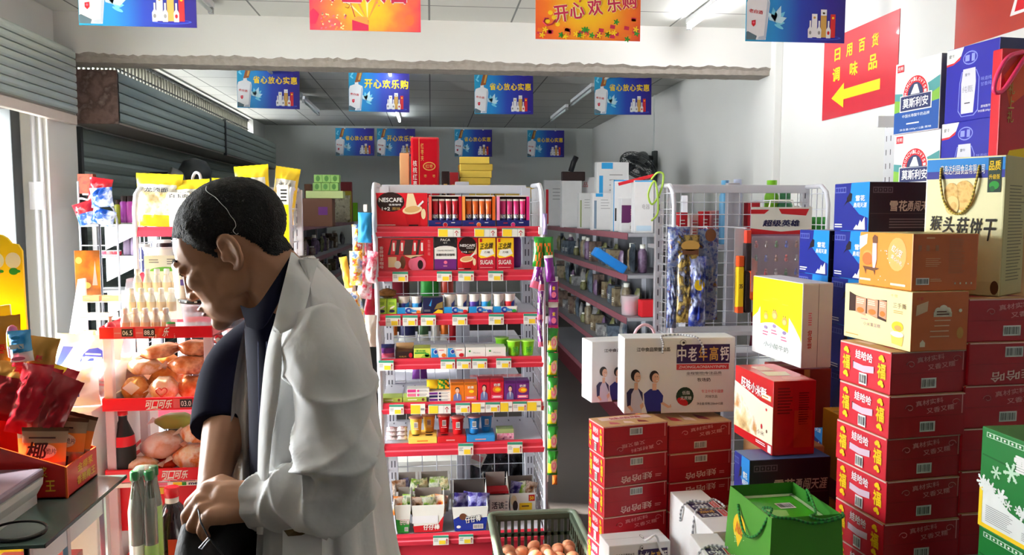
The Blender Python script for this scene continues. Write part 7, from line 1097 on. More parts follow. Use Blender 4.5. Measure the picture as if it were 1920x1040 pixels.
# yellow stand at the left edge
YS = 2.25; xs = lambda u: P(u, 550, Y=YS).x; zs_ = lambda v: P(20, v, Y=YS).z; YST = M('stand_yellow', (253, 218, 12), .4, var=.02)
S = thing('promo_stand', 'bright yellow cardboard promotion stand at the left edge', 'display stand', (0, YS, 0)); prof = [(xs(-130), zs_(760)), (xs(52), zs_(760)), (xs(46), zs_(590)), (xs(45), zs_(470)), (xs(38), zs_(458)), (xs(26), zs_(456)), (xs(18), zs_(446)), (xs(8), zs_(440)), (xs(-30), zs_(436)), (xs(-90), zs_(450)), (xs(-130), zs_(470))]
b = MB(); n = len(prof); b.add([(x, 0, z) for x, z in prof]+[(x, .008, z) for x, z in prof], [tuple(range(n-1, -1, -1))[::-1], tuple(range(2*n-1, n-1, -1))]+[(i, i+n, (i+1) % n+n, (i+1) % n) for i in range(n)], YST)
f = Fr((xs(22), 0, zs_(488)), (1, 0, 0), (0, 0, 1))
for x in (-.035, .008): b.ell(f, x, 0, .02, .022, TAGW, 1); b.ell(f, x, -.03, .012, .01, (PINK, GREEN)[x > 0], 1); b.ell(f, x+.012, -.03, .006, .004, GREEN, 2)
b.build('back_card', S)
b = MB(); pr = [(-130, 585), (0, 582), (14, 578), (22, 570), (32, 566), (50, 564), (54, 620), (-130, 620)]; pts = [(xs(u), zs_(v)) for u, v in pr]; n = len(pts); b.add([(x, -.09, z) for x, z in pts]+[(x, -.084, z) for x, z in pts], [tuple(range(n)), tuple(range(2*n-1, n-1, -1))]+[(i, i+n, (i+1) % n+n, (i+1) % n) for i in range(n)], [YST, YST]+[TAGW]*n); b.box(xs(-130), xs(54), -.09, 0, zs_(622), zs_(620), YST); b.build('front_tray', S)
b = MB(); b.box(xs(-130), xs(50), -.05, .05, 0, zs_(760), YST, .004); b.build('stand_base', S)
# white cabinet with sugar and an acrylic cigarette stand
CB = MB(); zc = P(150, 770, Y=2.32).z; CB.box(-1.35, -.98, 2.31, 2.85, 0, zc, M('cabinet_white', (240, 240, 238), .4), .004); tag(CB.build('white_cabinet', None), 'white cabinet under the sugar bags, left of the drinks rack', 'cabinet')
SUG = M('sugar_white', (246, 246, 248), .3); SUB = M('sugar_blue', (52, 70, 180), .35)
def sug(u, z, Y, w, h, rot, lab, s, pr): b = MB(); pouch(b, w, h, .06, SUG, .1, 10, 12, s, wr=.25); f = Fr((0, -.036, 0), (1, 0, 0), (0, 0, 1)); pr(b, f, w, h); return setz(b, 'sugar_bag', lab, 'sugar bag', u, z, Y, 'white sugar bags', rot)
sug(150, zc, 2.46, .2, .2, (R(-4), R(4), 0), 'upright white sugar bag with blue fan shaped print', 1, lambda b, f, w, h: (b.poly(f, [(-.01, .12), (.07, .13), (.065, .15), (.04, .165), (.015, .16), (.0, .145)], SUB, 1), b.poly(f, [(-.08, .1), (-.06, .11), (-.03, .165), (-.06, .165)], SUB, 1), b.lines(f, .005, .13, .055, .15, 2, TAGW, 2)))
sug(128, zc, 2.37, .15, .12, (R(-8), R(-3), 0), 'white sugar bag in front lettered in blue', 2, lambda b, f, w, h: (b.rect(f, -.06, .03, .03, .07, SUB, 1), b.text(f, '白糖', -.015, .05, .075, .034, TAGW, 2, .02), b.rect(f, -.05, .078, .01, .096, SUB, 1), b.text(f, 'TANG', -.02, .087, .05, .012, TAGW, 2, .02)))
sug(190, zc, 2.42, .1, .13, (R(-4), R(6), 0), 'plain white sugar bag at the right end of the white cabinet', 3, lambda b, f, w, h: b.lines(f, -.02, .05, .03, .08, 2, PALEPINK, 1))
AX = thing('acrylic_stand', 'clear stepped acrylic stand with a brown picture card, beside the doorway', 'display stand', (P(108, 500, Y=2.66).x, 2.66, zc+.001)); ACR = film('acrylic', (240, 244, 250), .6, .05); hA = P(130, 475, Y=2.66).z-zc; b = MB(); wA = .16
for x in (0, wA): b.add([(x, 0, 0), (x, .2, 0), (x, .2, hA*.78), (x, .14, hA*.78), (x, 0, hA*.1), (x+.003, 0, 0), (x+.003, .2, 0), (x+.003, .2, hA*.78), (x+.003, .14, hA*.78), (x+.003, 0, hA*.1)], [(0, 1, 2, 3, 4), (9, 8, 7, 6, 5)], ACR)
ns = 5
for k in range(ns): zk = hA*(.08+.13*k); b.box(0, wA, .03*k, .03*k+.06, zk, zk+.003, ACR)
b.build('steps', AX); b = MB(); b.box(-.035, .05, .2, .203, hA*.62, hA, blotch('brown_card', [(110, 60, 20), (200, 120, 30), (150, 80, 24), (90, 44, 20)], 9, .35), .002); f = Fr((-.035, .2, hA*.62), (1, 0, 0), (0, 0, 1)); b.ell(f, .015, hA*.3, .011, .012, GOLD, 1); b.ell(f, .035, hA*.1, .018, .012, GOLD, 1); b.poly(f, [(.058, hA*.1), (.076, hA*.1), (.072, hA*.2), (.069, hA*.3), (.064, hA*.2)], PALEPINK, 2); b.build('picture_card', AX)
for k in range(ns):
    for j in range(2):
        b = MB(); b.box(0, .055, 0, .024, 0, .02, (TAGW, PALEPINK, M('pack_cream', (246, 226, 160)), TAGW, M('pack_tan', (200, 160, 120)))[k], .001); b.lines(Fr((0, 0, 0), (1, 0, 0), (0, 0, 1)), .004, .004, .03, .016, 2, GREYP, 1); b.poly(Fr((0, 0, .02), (1, 0, 0), (0, 1, 0)), [(.004, .003), (.03, .003), (.03, .02)], BROWN, 1); tag(b.build('cigarette_pack', None, (AX.location.x+.018+.064*j, 2.66+.03*k+.006, zc+.001+hA*(.08+.13*k)+.0035)), 'pack on the acrylic stand, %s step, %s side' % (('lowest', 'second', 'third', 'fourth', 'top')[k], ('left', 'right')[j]), 'pack', 'packs on the acrylic stand')
# shrink wrapped green bottles at the end of the counter
WB = thing('bottle_pack', 'shrink wrapped pack of green capped bottles beyond the counter end', 'bottle pack', (P(216, 900, Y=1.97).x, 2.02, 0)); WB.scale = (.7, .7, 1); zt = P(262, 876, Y=2.05).z; zb = zt-.3; support(P(212, 900, Y=1.97).x-.01, 2.0, .13, .14, 0, zb-.001, 0, 'carton hidden under the shrink wrapped bottles')
GCAP = M('cap_green', (30, 110, 60), .35); GBT = M('bottle_liquid', (60, 66, 52), .2, coat=.4); LBL = M('label_leaf', (150, 206, 60), .35)
for i in range(2):
    for j in range(2):
        b = MB(); b.lathe([(.022, 0), (.0245, .006), (.0245, .1), (.0245, .19), (.02, .225), (.013, .255), (.013, .27), (.0165, .271), (.0165, .292), (.014, .295)], [LBL, TAGW if i == 0 else LBL, LBL if j else GBT, GBT, GBT, GBT, TAGW, GCAP, GCAP], 16); b.build('bottle', WB, (.029+.05*i, .029+.05*j, zb))
b = MB(); b.loft([[(.054+(.053+e)*math.copysign(abs(math.cos(a))**.5, math.cos(a)), .054+(.053+e)*math.copysign(abs(math.sin(a))**.5, math.sin(a)), z) for a in [2*math.pi*k/24 for k in range(24)]] for z, e in ((zb, 0), (zb+.19, .001), (zb+.25, -.012), (zb+.298, -.02))], film('shrink_film', (236, 250, 236), .8, .12), True); b.build('shrink_wrap', WB)
# ------------------------------------------------------------------ the man in the white coat
from mathutils.bvhtree import BVHTree
PM = thing('person', 'man in open white coat and navy polo shirt looking down into a black bag', 'person', (P(560, 700, Y=1.36).x, 1.36, 0))
PO = PM.location.copy(); C_ = lambda u, v, Y: P(u, v, Y=Y)-PO
HP, HY = R(27), R(10)
hf = Vector((-math.cos(HP)*math.cos(HY), math.cos(HP)*math.sin(HY), -math.sin(HP))); hl_ = Vector((-math.sin(HY), -math.cos(HY), 0)); hu = hf.cross(hl_)
HR = Matrix((hf, hl_, hu)).transposed(); HO = C_(433, 476, 1.277)-HR @ Vector((-.024, .078, -.02))
def hp(x, y, z): return HO+HR @ Vector((x, y, z))
b = MB()
def ell3(c, r, T=None):
    m = Matrix.Translation(HO) @ HR.to_4x4() if T is None else T; b.ball(c, *r, SKIN, 16, 12, m)
def cap(p0, r0, p1, r1): b.tube([p0, p0.lerp(p1, .5), p1], [r0, (r0+r1)/2, r1], SKIN, 12); b.ball(tuple(p0), r0, r0, r0, SKIN, 12, 8); b.ball(tuple(p1), r1, r1, r1, SKIN, 12, 8)
def limb(*pr):
    for (p0, r0), (p1, r1) in zip(pr, pr[1:]): cap(p0, r0, p1, r1)
for c, r in (((-.013, 0, .034), (.092, .077, .075)), ((.03, 0, .022), (.063, .066, .062)), ((.04, 0, -.03), (.052, .06, .07)), ((.042, 0, -.078), (.048, .05, .036)), ((.078, 0, -.102), (.018, .022, .016)), ((.086, 0, .014), (.012, .044, .011)), ((.058, .042, -.028), (.024, .02, .02)), ((.058, -.042, -.028), (.024, .02, .02)), ((.103, 0, -.04), (.0125, .012, .011)), ((.097, .012, -.043), (.009, .008, .008)), ((.097, -.012, -.043), (.009, .008, .008)), ((.093, 0, -.068), (.009, .023, .0065)), ((.09, 0, -.08), (.009, .019, .0065)), ((.078, .031, .0), (.013, .016, .0115)), ((.078, -.031, .0), (.013, .016, .0115)), ((.072, 0, -.072), (.02, .034, .03)), ((.008, .045, -.055), (.04, .013, .026)), ((.008, -.045, -.055), (.04, .013, .026))): ell3(c, r)
cap(hp(.09, 0, .008), .009, hp(.104, 0, -.036), .0095)
def he(x, y, z): return hp(x*.82-.02, y, z*.92-.01)
for s in (1, -1):                               # ears
    pts = spline([he(.009, s*.07, -.001), he(.006, s*.078, .015), he(-.009, s*.083, .021), he(-.023, s*.086, .012), he(-.026, s*.085, -.007), he(-.02, s*.081, -.025), he(-.008, s*.075, -.036), he(.004, s*.069, -.035)], 4)
    for p0, p1 in zip(pts, pts[1:]): cap(p0, .0055, p1, .0055)
    ell3((-.024, s*.073, -.016), (.015, .005, .023)); ell3((-.008, s*.072, -.02), (.005, .006, .008)); cap(he(-.013, s*.08, .012), .004, he(-.016, s*.08, -.016), .004)
NB = C_(532, 640, 1.36); limb((hp(-.032, 0, -.045), .054), (hp(-.055, 0, -.125), .056), (NB, .05)); limb((hp(.015, 0, -.08), .03), (NB+Vector((-.02, 0, .03)), .03))
SHL, SHR = C_(590, 640, 1.22), C_(545, 640, 1.53); PEL = Vector((.02, 0, .93)); CH = C_(580, 770, 1.36)
def torso(c, rx, ry, rz): b.ball(tuple(c), rx, ry, rz, SKIN, 18, 12)
torso(CH, .075, .12, .17); torso((CH+PEL)/2+Vector((.0, 0, 0)), .075, .11, .2); torso(PEL, .105, .15, .13); cap(SHL, .034, SHR, .034); cap(NB, .045, CH, .06)
limb((SHL, .034), (C_(636, 880, 1.155), .034)); EL = C_(636, 880, 1.155); WL = C_(478, 938, 1.2); limb((EL, .036), (EL.lerp(WL, .35), .038), (WL, .0265))
limb((SHR, .036), (C_(445, 740, 1.5), .045)); ER = C_(430, 765, 1.47); WR = C_(400, 905, 1.3); limb((C_(445, 740, 1.5), .045), (ER, .043), (ER.lerp(WR, .35), .039), (WR, .026))
def hand(W, palm, side, kn, th):                # wrist, palm middle, then finger chains
    d = (palm-W).normalized(); cap(W, .026, palm, .027); cap(W+side*.012, .02, kn[0][0]-d*.008, .0155); cap(W-side*.012, .02, kn[3][0]-d*.008, .014); cap(palm+side*.012, .021, palm-side*.012, .02)
    for (k, p1, p2, p3), r in zip(kn, (.0098, .0102, .0098, .0085)): cap(palm.lerp(k, .3), r*1.35, k, r*1.12); cap(k, r*1.12, p1, r); cap(p1, r, p2, r*.93); cap(p2, r*.93, p3, r*.8)
    limb(*th)
def fing(u, v, Y, segs): 
    o = [C_(u, v, Y)]
    for du, dv, dy in segs: u, v, Y = u+du, v+dv, Y+dy; o.append(C_(u, v, Y))
    return o
PLm = C_(420, 945, 1.2)
hand(WL, PLm, Vector((.0, .3, .95)).normalized(), [fing(380, 922, 1.215, ((-24, 22, .012), (0, 30, .012), (12, 22, .008))), fing(374, 938, 1.195, ((-24, 28, .008), (6, 32, .014), (16, 20, .01))), fing(378, 955, 1.178, ((-18, 30, .004), (12, 28, .014), (18, 16, .012))), fing(388, 969, 1.163, ((-10, 26, .004), (14, 22, .012), (14, 12, .01)))], ((C_(450, 922, 1.215), .016), (C_(415, 905, 1.24), .0145), (C_(388, 912, 1.255), .011), (C_(370, 930, 1.262), .0095)))
PR_ = C_(398, 945, 1.275)
hand(WR, PR_, Vector((.0, -.9, .1)).normalized(), [fing(400, 980, 1.25, ((2, 34, -.004), (8, 26, 0), (10, 18, 0))), fing(392, 982, 1.268, ((-2, 38, 0), (8, 28, 0), (10, 18, 0))), fing(386, 978, 1.285, ((-4, 36, .002), (6, 26, 0), (8, 18, 0))), fing(382, 970, 1.3, ((-4, 28, .004), (6, 22, 0), (8, 14, 0)))], ((C_(398, 915, 1.275), .015), (C_(372, 940, 1.268), .012), (C_(362, 968, 1.262), .0105), (C_(366, 990, 1.26), .009)))
for s in (-1, 1): limb((PEL+Vector((0, s*.085, -.02)), .085), (Vector((-.02, s*.1, .5)), .058), (Vector((.02, s*.1, .1)), .038)); limb((Vector((.03, s*.1, .05)), .035), (Vector((-.12, s*.11, .03)), .028))
def remesh(b, name, vox, mat, it=5, noise=None):
    o = b.build('tmp'); m = o.modifiers.new('r', 'REMESH'); m.mode = 'VOXEL'; m.voxel_size = vox; s = o.modifiers.new('s', 'SMOOTH'); s.factor = .5; s.iterations = it
    dg = bpy.context.evaluated_depsgraph_get(); dg.update(); me = bpy.data.meshes.new_from_object(o.evaluated_get(dg)); bpy.data.objects.remove(o)
    me.name = name; me.materials.clear(); me.materials.append(mat); me.polygons.foreach_set('use_smooth', [True]*len(me.polygons)); q = bpy.data.objects.new(name, me); COL.objects.link(q); return q
SKN = M('man_skin', (190, 138, 104), .5, var=.1, scale=22, bump=.08); body = remesh(b, 'body', .0032, SKN); body.parent = PM
# hair: a short crop grown over the scalp
HAIRM = M('man_hair', (20, 18, 17), .75, var=.5, scale=420, bump=.9); inv = HR.transposed(); me = body.data; rg = random.Random(4)
def hairline(x):
    for (x0, z0), (x1, z1) in zip(HL, HL[1:]):
        if x0 >= x >= x1: return z0+(z1-z0)*(x0-x)/(x0-x1)
    return 9 if x > .1 else -.07
HL = [(.1, .075), (.084, .056), (.068, .05), (.05, .042), (.034, .02), (.014, -.004), (.004, -.018), (-.002, .0), (-.018, .008), (-.04, .004), (-.05, -.012), (-.058, -.034), (-.07, -.052), (-.09, -.052), (-.1, -.04), (-.13, -.0)]
loc = [inv @ (v.co-HO) for v in me.vertices]; sel = set()
for i, p in enumerate(loc):
    if -.2 < p.z < .2 and abs(p.x) < .16 and abs(p.y) < .079+(.01 if p.z > .045 else 0) and p.z > hairline(p.x)+rg.uniform(-.0035, .0035): sel.add(i)
fs = [p for p in me.polygons if all(i in sel for i in p.vertices)]; idx = {}; vs = []; fo = []
for p in fs:
    for i in p.vertices:
        if i not in idx: e = min(1, max(0, (loc[i].z-hairline(loc[i].x))/.03)); idx[i] = len(vs); vs.append(me.vertices[i].co+me.vertices[i].normal*(.0006+.0045*e+rg.uniform(0, .0012)))
    fo.append(tuple(idx[i] for i in p.vertices))
h = MB(); h.add(vs, fo, HAIRM, True); hair = h.build('hair', PM)
def onface(x, y, z, up=.001):
    q = inv.transposed() @ Vector((1, .45*(1 if y > 0 else -1 if y < 0 else 0), 0)); o = hp(x, y, z)+q*.06; hit = BV.ray_cast(o, -q); return (hit[0]+q.normalized()*up) if hit[0] else hp(x, y, z)
BV = BVHTree.FromPolygons([v.co for v in me.vertices], [tuple(p.vertices) for p in me.polygons])
for s in (1, -1):
    h = MB(); h.tube([onface(.09, s*y, z) for y, z in ((.014, .016), (.024, .02), (.036, .021), (.046, .016))], [.002, .0032, .003, .0015], HAIRM, 6); h.build('eyebrow', PM)
    h = MB(); h.tube([onface(.09, s*y, z, .0004) for y, z in ((.02, -.004), (.028, -.0075), (.036, -.0075), (.044, -.004))], [.0008, .0014, .0014, .0008], HAIRM, 6); h.build('eyelashes', PM)
h = MB(); LIP = M('man_lips', (156, 92, 80), .45)
for z, r_ in ((-.0685, .0035), (-.079, .0042)): h.tube([onface(.09, y, z-.0008*(abs(y) > .012), -.0012) for y in (-.021, -.011, -.0, .011, .021)], [.001, r_, r_, r_, .001], LIP, 8)
h.build('lips', PM)
# clothes
COAT = M('coat_cotton', (238, 238, 236), .8, var=.03, scale=22, bump=.3); NAV = M('polo_navy', (13, 14, 36), .9, var=.15, scale=80, spec=.15); NAVL = M('polo_line', (50, 58, 96), .8); TRO = M('trousers_dark', (24, 24, 30), .8)
def ringpts(z, xe, xb, ye, yn, yf, xf, n=34, fold=0, ph=0):
    """plan outline of the open coat at one height: near front edge, round the near side and the back to the far front edge"""
    m = xe*.4+xb*.6; q = xb-m; pts = spline([(xe, yn+.035, z), (xe+.03, yn+.012, z), (m, yn, z), (xb-.3*q, yn+.06, z), (xb, (yn+yf)/2, z), (xb-.3*q, yf-.06, z), (m, yf, z), (xf, yf-.05, z)], 6); out = []
    for i, p in enumerate(pts):
        f = fold*(math.sin(i*1.15+ph+z*3)+.6*math.sin(i*2.3+ph*2)); out.append(p+Vector((f if 18 < i < 30 else 0, f if i <= 18 else 0, 0)))
    return out
V = [(482, 545, 575), (545, 528, 640), (615, 508, 672), (700, 498, 686), (800, 492, 697), (900, 488, 711), (1040, 482, 732), (1250, 470, 800), (1500, 462, 850)]
h = MB(); rings = []
for i, (v, ue, ub) in enumerate(V):
    yn = (1.3, 1.255, 1.215, 1.19, 1.18, 1.17, 1.16, 1.15, 1.14)[i]-1.36; yf = .24 if i > 1 else (.06, .15)[i]; z = C_(ub, v, 1.36).z; xe = C_(ue, v, 1.22).x; xb = C_(ub, v, 1.36).x; xf = C_(478 if i > 1 else 520, v, 1.52).x
    rings.append(ringpts(z, xe, xb, 0, yn, yf, xf, fold=.0015+.0016*i, ph=1+.12*i))
def dens(rs, k=4):
    cols = [spline([r[j] for r in rs], k) for j in range(len(rs[0]))]; return [[c[i] for c in cols] for i in range(len(cols[0]))]
rings = dens(rings); nrm = .004
h.loft(rings, COAT, False, True, False); inn = [[p+Vector((0, 0, 0))+((Vector((rings[i][24].x-.12, 0, p.z))-p).normalized()*.0035) for p in r] for i, r in enumerate(rings)]; h.loft([r[::-1] for r in inn], COAT, False, True, False); n_ = len(rings[0])-1
for e in (0, n_): h.loft([[rings[i][e], inn[i][e]] for i in range(len(rings))], COAT, False, False, False)
h.loft([rings[-1], inn[-1]], COAT, False, False, False); coat = h.build('lab_coat', PM)
# left sleeve: a crumpled tube from shoulder to rolled cuff
sp = [(C_(592, 622, 1.25), .056), (C_(616, 690, 1.185), .064), (C_(622, 760, 1.165), .063), (C_(632, 835, 1.15), .064), (C_(636, 885, 1.145), .062), (C_(612, 915, 1.15), .057), (C_(566, 928, 1.165), .051), (C_(520, 935, 1.185), .048), (C_(479, 938, 1.2), .046)]
KS = 14; ctr = spline([p for p, r_ in sp], KS); rad = [sp[min(len(sp)-1, i//KS)][1]+(sp[min(len(sp)-1, i//KS+1)][1]-sp[min(len(sp)-1, i//KS)][1])*(i % KS)/KS for i in range(len(ctr))]
rr = []; prev = Vector((0, 1, 0)); m_ = 64; rdg = lambda v: (1-abs(math.sin(v)))**2
for i, p in enumerate(ctr):
    d = (ctr[min(i+1, len(ctr)-1)]-ctr[max(i-1, 0)]).normalized(); a = (prev-d*prev.dot(d)).normalized(); prev = a; bb = d.cross(a); t = i/len(ctr); ring = []
    for j in range(m_):
        q = 2*math.pi*j/m_; am = .55+.75*math.exp(-((t-.52)/.2)**2); w = .97+am*(0.32*rdg(t*9+1.1*math.sin(q+.6)+.35*math.sin(2*q))+.25*rdg(t*15-1.6*math.sin(q-.9)+1)+.1*rdg(q*1.5+t*8)-.2)+.02*math.sin(q*5+t*20)
        if t > .9: w += .05*math.sin(q*9)*.6
        ring.append(p+(a*math.cos(q)+bb*math.sin(q))*rad[i]*w)
    rr.append(ring)
h = MB(); h.loft(rr, COAT, False); h.loft([[p.lerp(ctr[i], .07) for p in rr[i]][::-1] for i in range(len(rr))], COAT, False); h.loft([rr[-1], [p.lerp(ctr[-1], .07) for p in rr[-1]]], COAT, False, False); h.build('coat_sleeve', PM)
# far front flap of the coat, hanging open
h = MB(); rows = []
for v, ul, ur, Y in ((575, 500, 520, 1.45), (600, 466, 500, 1.42), (640, 452, 486, 1.4), (720, 438, 478, 1.39), (800, 432, 476, 1.385), (900, 428, 476, 1.38), (1040, 424, 476, 1.38), (1250, 416, 476, 1.38)): rows.append([C_(ul+(ur-ul)*k/6, v, Y-.02*math.sin(k*1.1+v*.004)+.01*k/6) for k in range(7)])
rows = dens(rows, 4); h.loft(rows, COAT, False, True, False); h.loft([[p+Vector((0, .004, 0)) for p in r][::-1] for r in rows], COAT, False, True, False); h.build('coat_flap', PM)
# collar and lapel on the near side
def sheet(name, rows, mat, th=.004, k=4):
    h = MB(); rows = dens([[C_(*q) if len(q) == 3 and q[0] > 20 else Vector(q) for q in r] for r in rows], k); h.loft(rows, mat, False, True, False); bk = [[p+Vector((0, th, -.001)) for p in r] for r in rows]; h.loft([r[::-1] for r in bk], mat, False, True, False)
    for e in (0, -1): h.loft([[rows[i][e], bk[i][e]] for i in range(len(rows))], mat, False, False, False)
    for e in (0, -1): h.loft([rows[e], bk[e]], mat, False, False, False)
    return h.build(name, PM)
sheet('coat_collar', [[(546, 472, 1.33), (556, 476, 1.345), (568, 486, 1.35), (585, 503, 1.36)], [(538, 505, 1.265), (550, 508, 1.258), (566, 520, 1.254), (582, 532, 1.262)], [(528, 545, 1.235), (540, 552, 1.226), (558, 562, 1.222), (574, 572, 1.226)], [(517, 590, 1.21), (530, 600, 1.198), (546, 606, 1.192), (560, 606, 1.196)], [(510, 620, 1.2), (515, 622, 1.192), (520, 624, 1.188), (524, 626, 1.186)]], COAT)
sheet('coat_lapel', [[(512, 610, 1.205), (516, 614, 1.196), (521, 618, 1.19), (524, 621, 1.186)], [(503, 640, 1.2), (511, 642, 1.188), (520, 645, 1.178), (527, 648, 1.176)], [(496, 680, 1.195), (506, 684, 1.178), (517, 690, 1.17), (527, 696, 1.168)], [(490, 740, 1.195), (500, 744, 1.175), (511, 750, 1.166), (521, 756, 1.164)], [(484, 830, 1.19), (492, 832, 1.174), (500, 834, 1.166), (508, 836, 1.164)], [(481, 1000, 1.18), (485, 1002, 1.168), (489, 1002, 1.162), (493, 1002, 1.16)]], COAT)
h = MB(); pk = [C_(530, 995, 1.128), C_(603, 978, 1.128), C_(606, 1130, 1.11), C_(528, 1130, 1.11)]; nO = Vector((0, .004, 0)); h.add(pk+[p+nO for p in pk], [(0, 1, 2, 3), (7, 6, 5, 4), (0, 4, 5, 1), (1, 5, 6, 2), (3, 2, 6, 7), (0, 3, 7, 4)], COAT); mo = [C_(532, 994, 1.1275), C_(560, 990, 1.122), C_(602, 977, 1.1275), C_(594, 992, 1.124), C_(565, 1003, 1.121), C_(540, 1005, 1.124)]; h.add(mo, [tuple(range(6))], M('pocket_opening', (92, 74, 44), .8)); h.build('coat_pocket', PM)  # brown patch fills the mouth of the pocket
# polo shirt, trousers, shoes
h = MB(); prs = []
for v, uf, ub, y0, y1 in ((575, 468, 545, -.07, .075), (600, 462, 585, -.1, .12), (640, 460, 630, -.115, .17), (720, 464, 655, -.12, .18), (850, 468, 665, -.125, .17), (1010, 470, 670, -.13, .16)):
    z = C_(560, v, 1.36).z; x0, x1 = C_(uf, v, 1.36).x, C_(ub, v, 1.36).x; prs.append([Vector(((x0+x1)/2+(x1-x0)/2*math.cos(a), (y0+y1)/2+(y1-y0)/2*math.sin(a), z)) for a in [2*math.pi*j/30 for j in range(30)]])
h.loft(dens(prs), NAV, False)
limbp = [(C_(520, 640, 1.53), .075), (C_(450, 690, 1.52), .068), (C_(425, 750, 1.475), .06), (C_(412, 806, 1.425), .05)]
pts = spline([p for p, r_ in limbp], 5); h.tube(pts, [.072-.021*i/(len(pts)-1) for i in range(len(pts))], NAV, 18)
for k, (ua, va, ub_, vb) in enumerate(((484, 640, 486, 900), (500, 640, 500, 960))): h.tube([C_(ua, va, 1.225+.01*k), C_(ub_, (va+vb)/2, 1.212+.008*k), C_(ub_, vb, 1.21+.008*k)], .0008, NAVL, 4)
h.build('polo_shirt', PM)
sheet('polo_collar', [[(545, 478, 1.32), (548, 500, 1.31), (545, 520, 1.3)], [(512, 530, 1.265), (520, 545, 1.25), (522, 565, 1.245)], [(478, 575, 1.255), (488, 592, 1.236), (492, 615, 1.228)], [(450, 572, 1.285), (456, 592, 1.262), (462, 612, 1.25)]], NAV, .006)
h = MB(); h.loft([[Vector((.0+.095*math.cos(a), .14*math.sin(a), z)) for a in [2*math.pi*j/24 for j in range(24)]] for z in (1.08, .95, .82)], TRO, True)
for s in (-1, 1): h.tube([(.0, s*.075, .9), (-.01, s*.095, .5), (.02, s*.1, .06)], [.085, .074, .06], TRO, 16)
h.build('trousers', PM)
for s in (-1, 1): h = MB(); h.loft([[Vector((.075-.28*t, s*.105+.047*math.sin(math.pi*(.15+.8*t))*math.cos(a), max(.002, .035+.04*(1-.5*t)*math.sin(a)))) for a in [2*math.pi*j/14 for j in range(14)]] for t in (0, .15, .4, .7, .92, 1)], BLACK); h.build('shoe', PM)
# the black bag his hands are in, and a stray thread on his hair
BGK = M('pouch_black', (22, 22, 25), .7, var=.3, scale=60, bump=.3); BG_ = thing('waist_bag', 'black zipped waist bag held open at the bottom of the picture', 'bag', PO+C_(405, 1010, 1.22)); bo = BG_.location-PO; h = MB(); rows = []
for v, ul, ur, yn, yf in ((958, 350, 440, -.02, .06), (980, 344, 452, -.066, .09), (1012, 336, 464, -.084, .1), (1050, 330, 470, -.088, .105), (1100, 332, 470, -.08, .1), (1150, 350, 455, -.04, .07)):
    x0, x1 = C_(ul, v, 1.22).x-bo.x, C_(ur, v, 1.22).x-bo.x; z = C_(400, v, 1.22).z-bo.z; rows.append([Vector(((x0+x1)/2+(x1-x0)/2*math.cos(a), (yn+yf)/2+(yf-yn)/2*math.sin(a), z+.012*math.cos(a*2)+.004*math.sin(a*5))) for a in [2*math.pi*j/26 for j in range(26)]])
h.loft(dens(rows), BGK, False); h.add(rows[-1], [tuple(range(26))], BGK); h.build('bag_body', BG_)
h = MB(); zp = [C_(390, 1008, 1.128)-bo, C_(393, 1011, 1.127)-bo, C_(378, 1029, 1.127)-bo, C_(373, 1027, 1.127)-bo]; h.tube(zp, .0009, ALU, 6, closed=True); h.build('zip_pull', BG_); h = MB(); h.tube([C_(u, v, 1.132)-bo+Vector((0, y, 0)) for u, v, y in ((350, 968, .05), (372, 985, .012), (392, 1008, 0), (420, 1040, -.003))], .0012, M('zip_dark', (40, 40, 44), .5), 6); h.build('zip', BG_)
HB = BVHTree.FromPolygons([v.co for v in hair.data.vertices], [tuple(p.vertices) for p in hair.data.polygons]); tp_ = []
for u, v in ((387, 349), (386, 356), (392, 362), (404, 370), (415, 382), (425, 392), (432, 404), (440, 414), (442, 424), (437, 432), (443, 439), (447, 437)):
    d = ray(u, v).normalized(); hit = HB.ray_cast(EYE-PO, d)
    if hit[0]: tp_.append(hit[0]+PO-d*.0025)
if len(tp_) > 3: h = MB(); h.tube(spline(tp_, 3), .0005, WHITE, 4); tag(h.build('thread', None), 'stray white thread lying on the man\'s dark hair', 'thread')
# ------------------------------------------------------------------ right hand shelf end with toys
XT0, XT1 = P(1262, 500, Y=3.5).x, P(1549, 500, Y=3.5).x; ZTT = P(1400, 350, Y=3.7).z
TS = shelf_end('white wire shelf end hung with toys, right of the middle shelf', XT0, XT1, 3.5, ZTT, .22, [(SHZ[3]+.1, 0), (SHZ[4], 0), (.3, 1)])
def hangtoy(u, v0, v1, wpx, Y, pat, lab, cat='toy', s=0, t=.05, name='toy_bag', fn=None, grp=None, tilt=0):
    a, c = P(u, v0, Y=Y), P(u, v1, Y=Y); w = wpx*Y/F; h = a.z-c.z; b = MB(); pouch(b, w, h, t, pat, .08, 12, 16, s, wr=.4); b.tube([(0, 0, h-.01), (0, .03, h+.004), (0, 3.7-Y, h+.004)], .003, STEEL, 5)
    if fn: fn(b, Fr((0, -t/2-.004, 0), (1, 0, 0), (0, 0, 1)), w, h)
    return tag(b.build(name, None, (c.x, Y, c.z), (0, R(tilt), 0)), lab, cat, grp)
TB1 = blotch('toy_blue', [(40, 60, 150), (110, 130, 180), (160, 168, 190), (60, 80, 160), (120, 90, 60)], 34, .25); TB2 = blotch('toy_gold', [(110, 90, 40), (200, 170, 90), (70, 60, 50), (150, 160, 190)], 26, .25); TB3 = blotch('toy_navy', [(30, 50, 140), (60, 80, 180), (190, 200, 230), (20, 30, 90)], 18, .25)
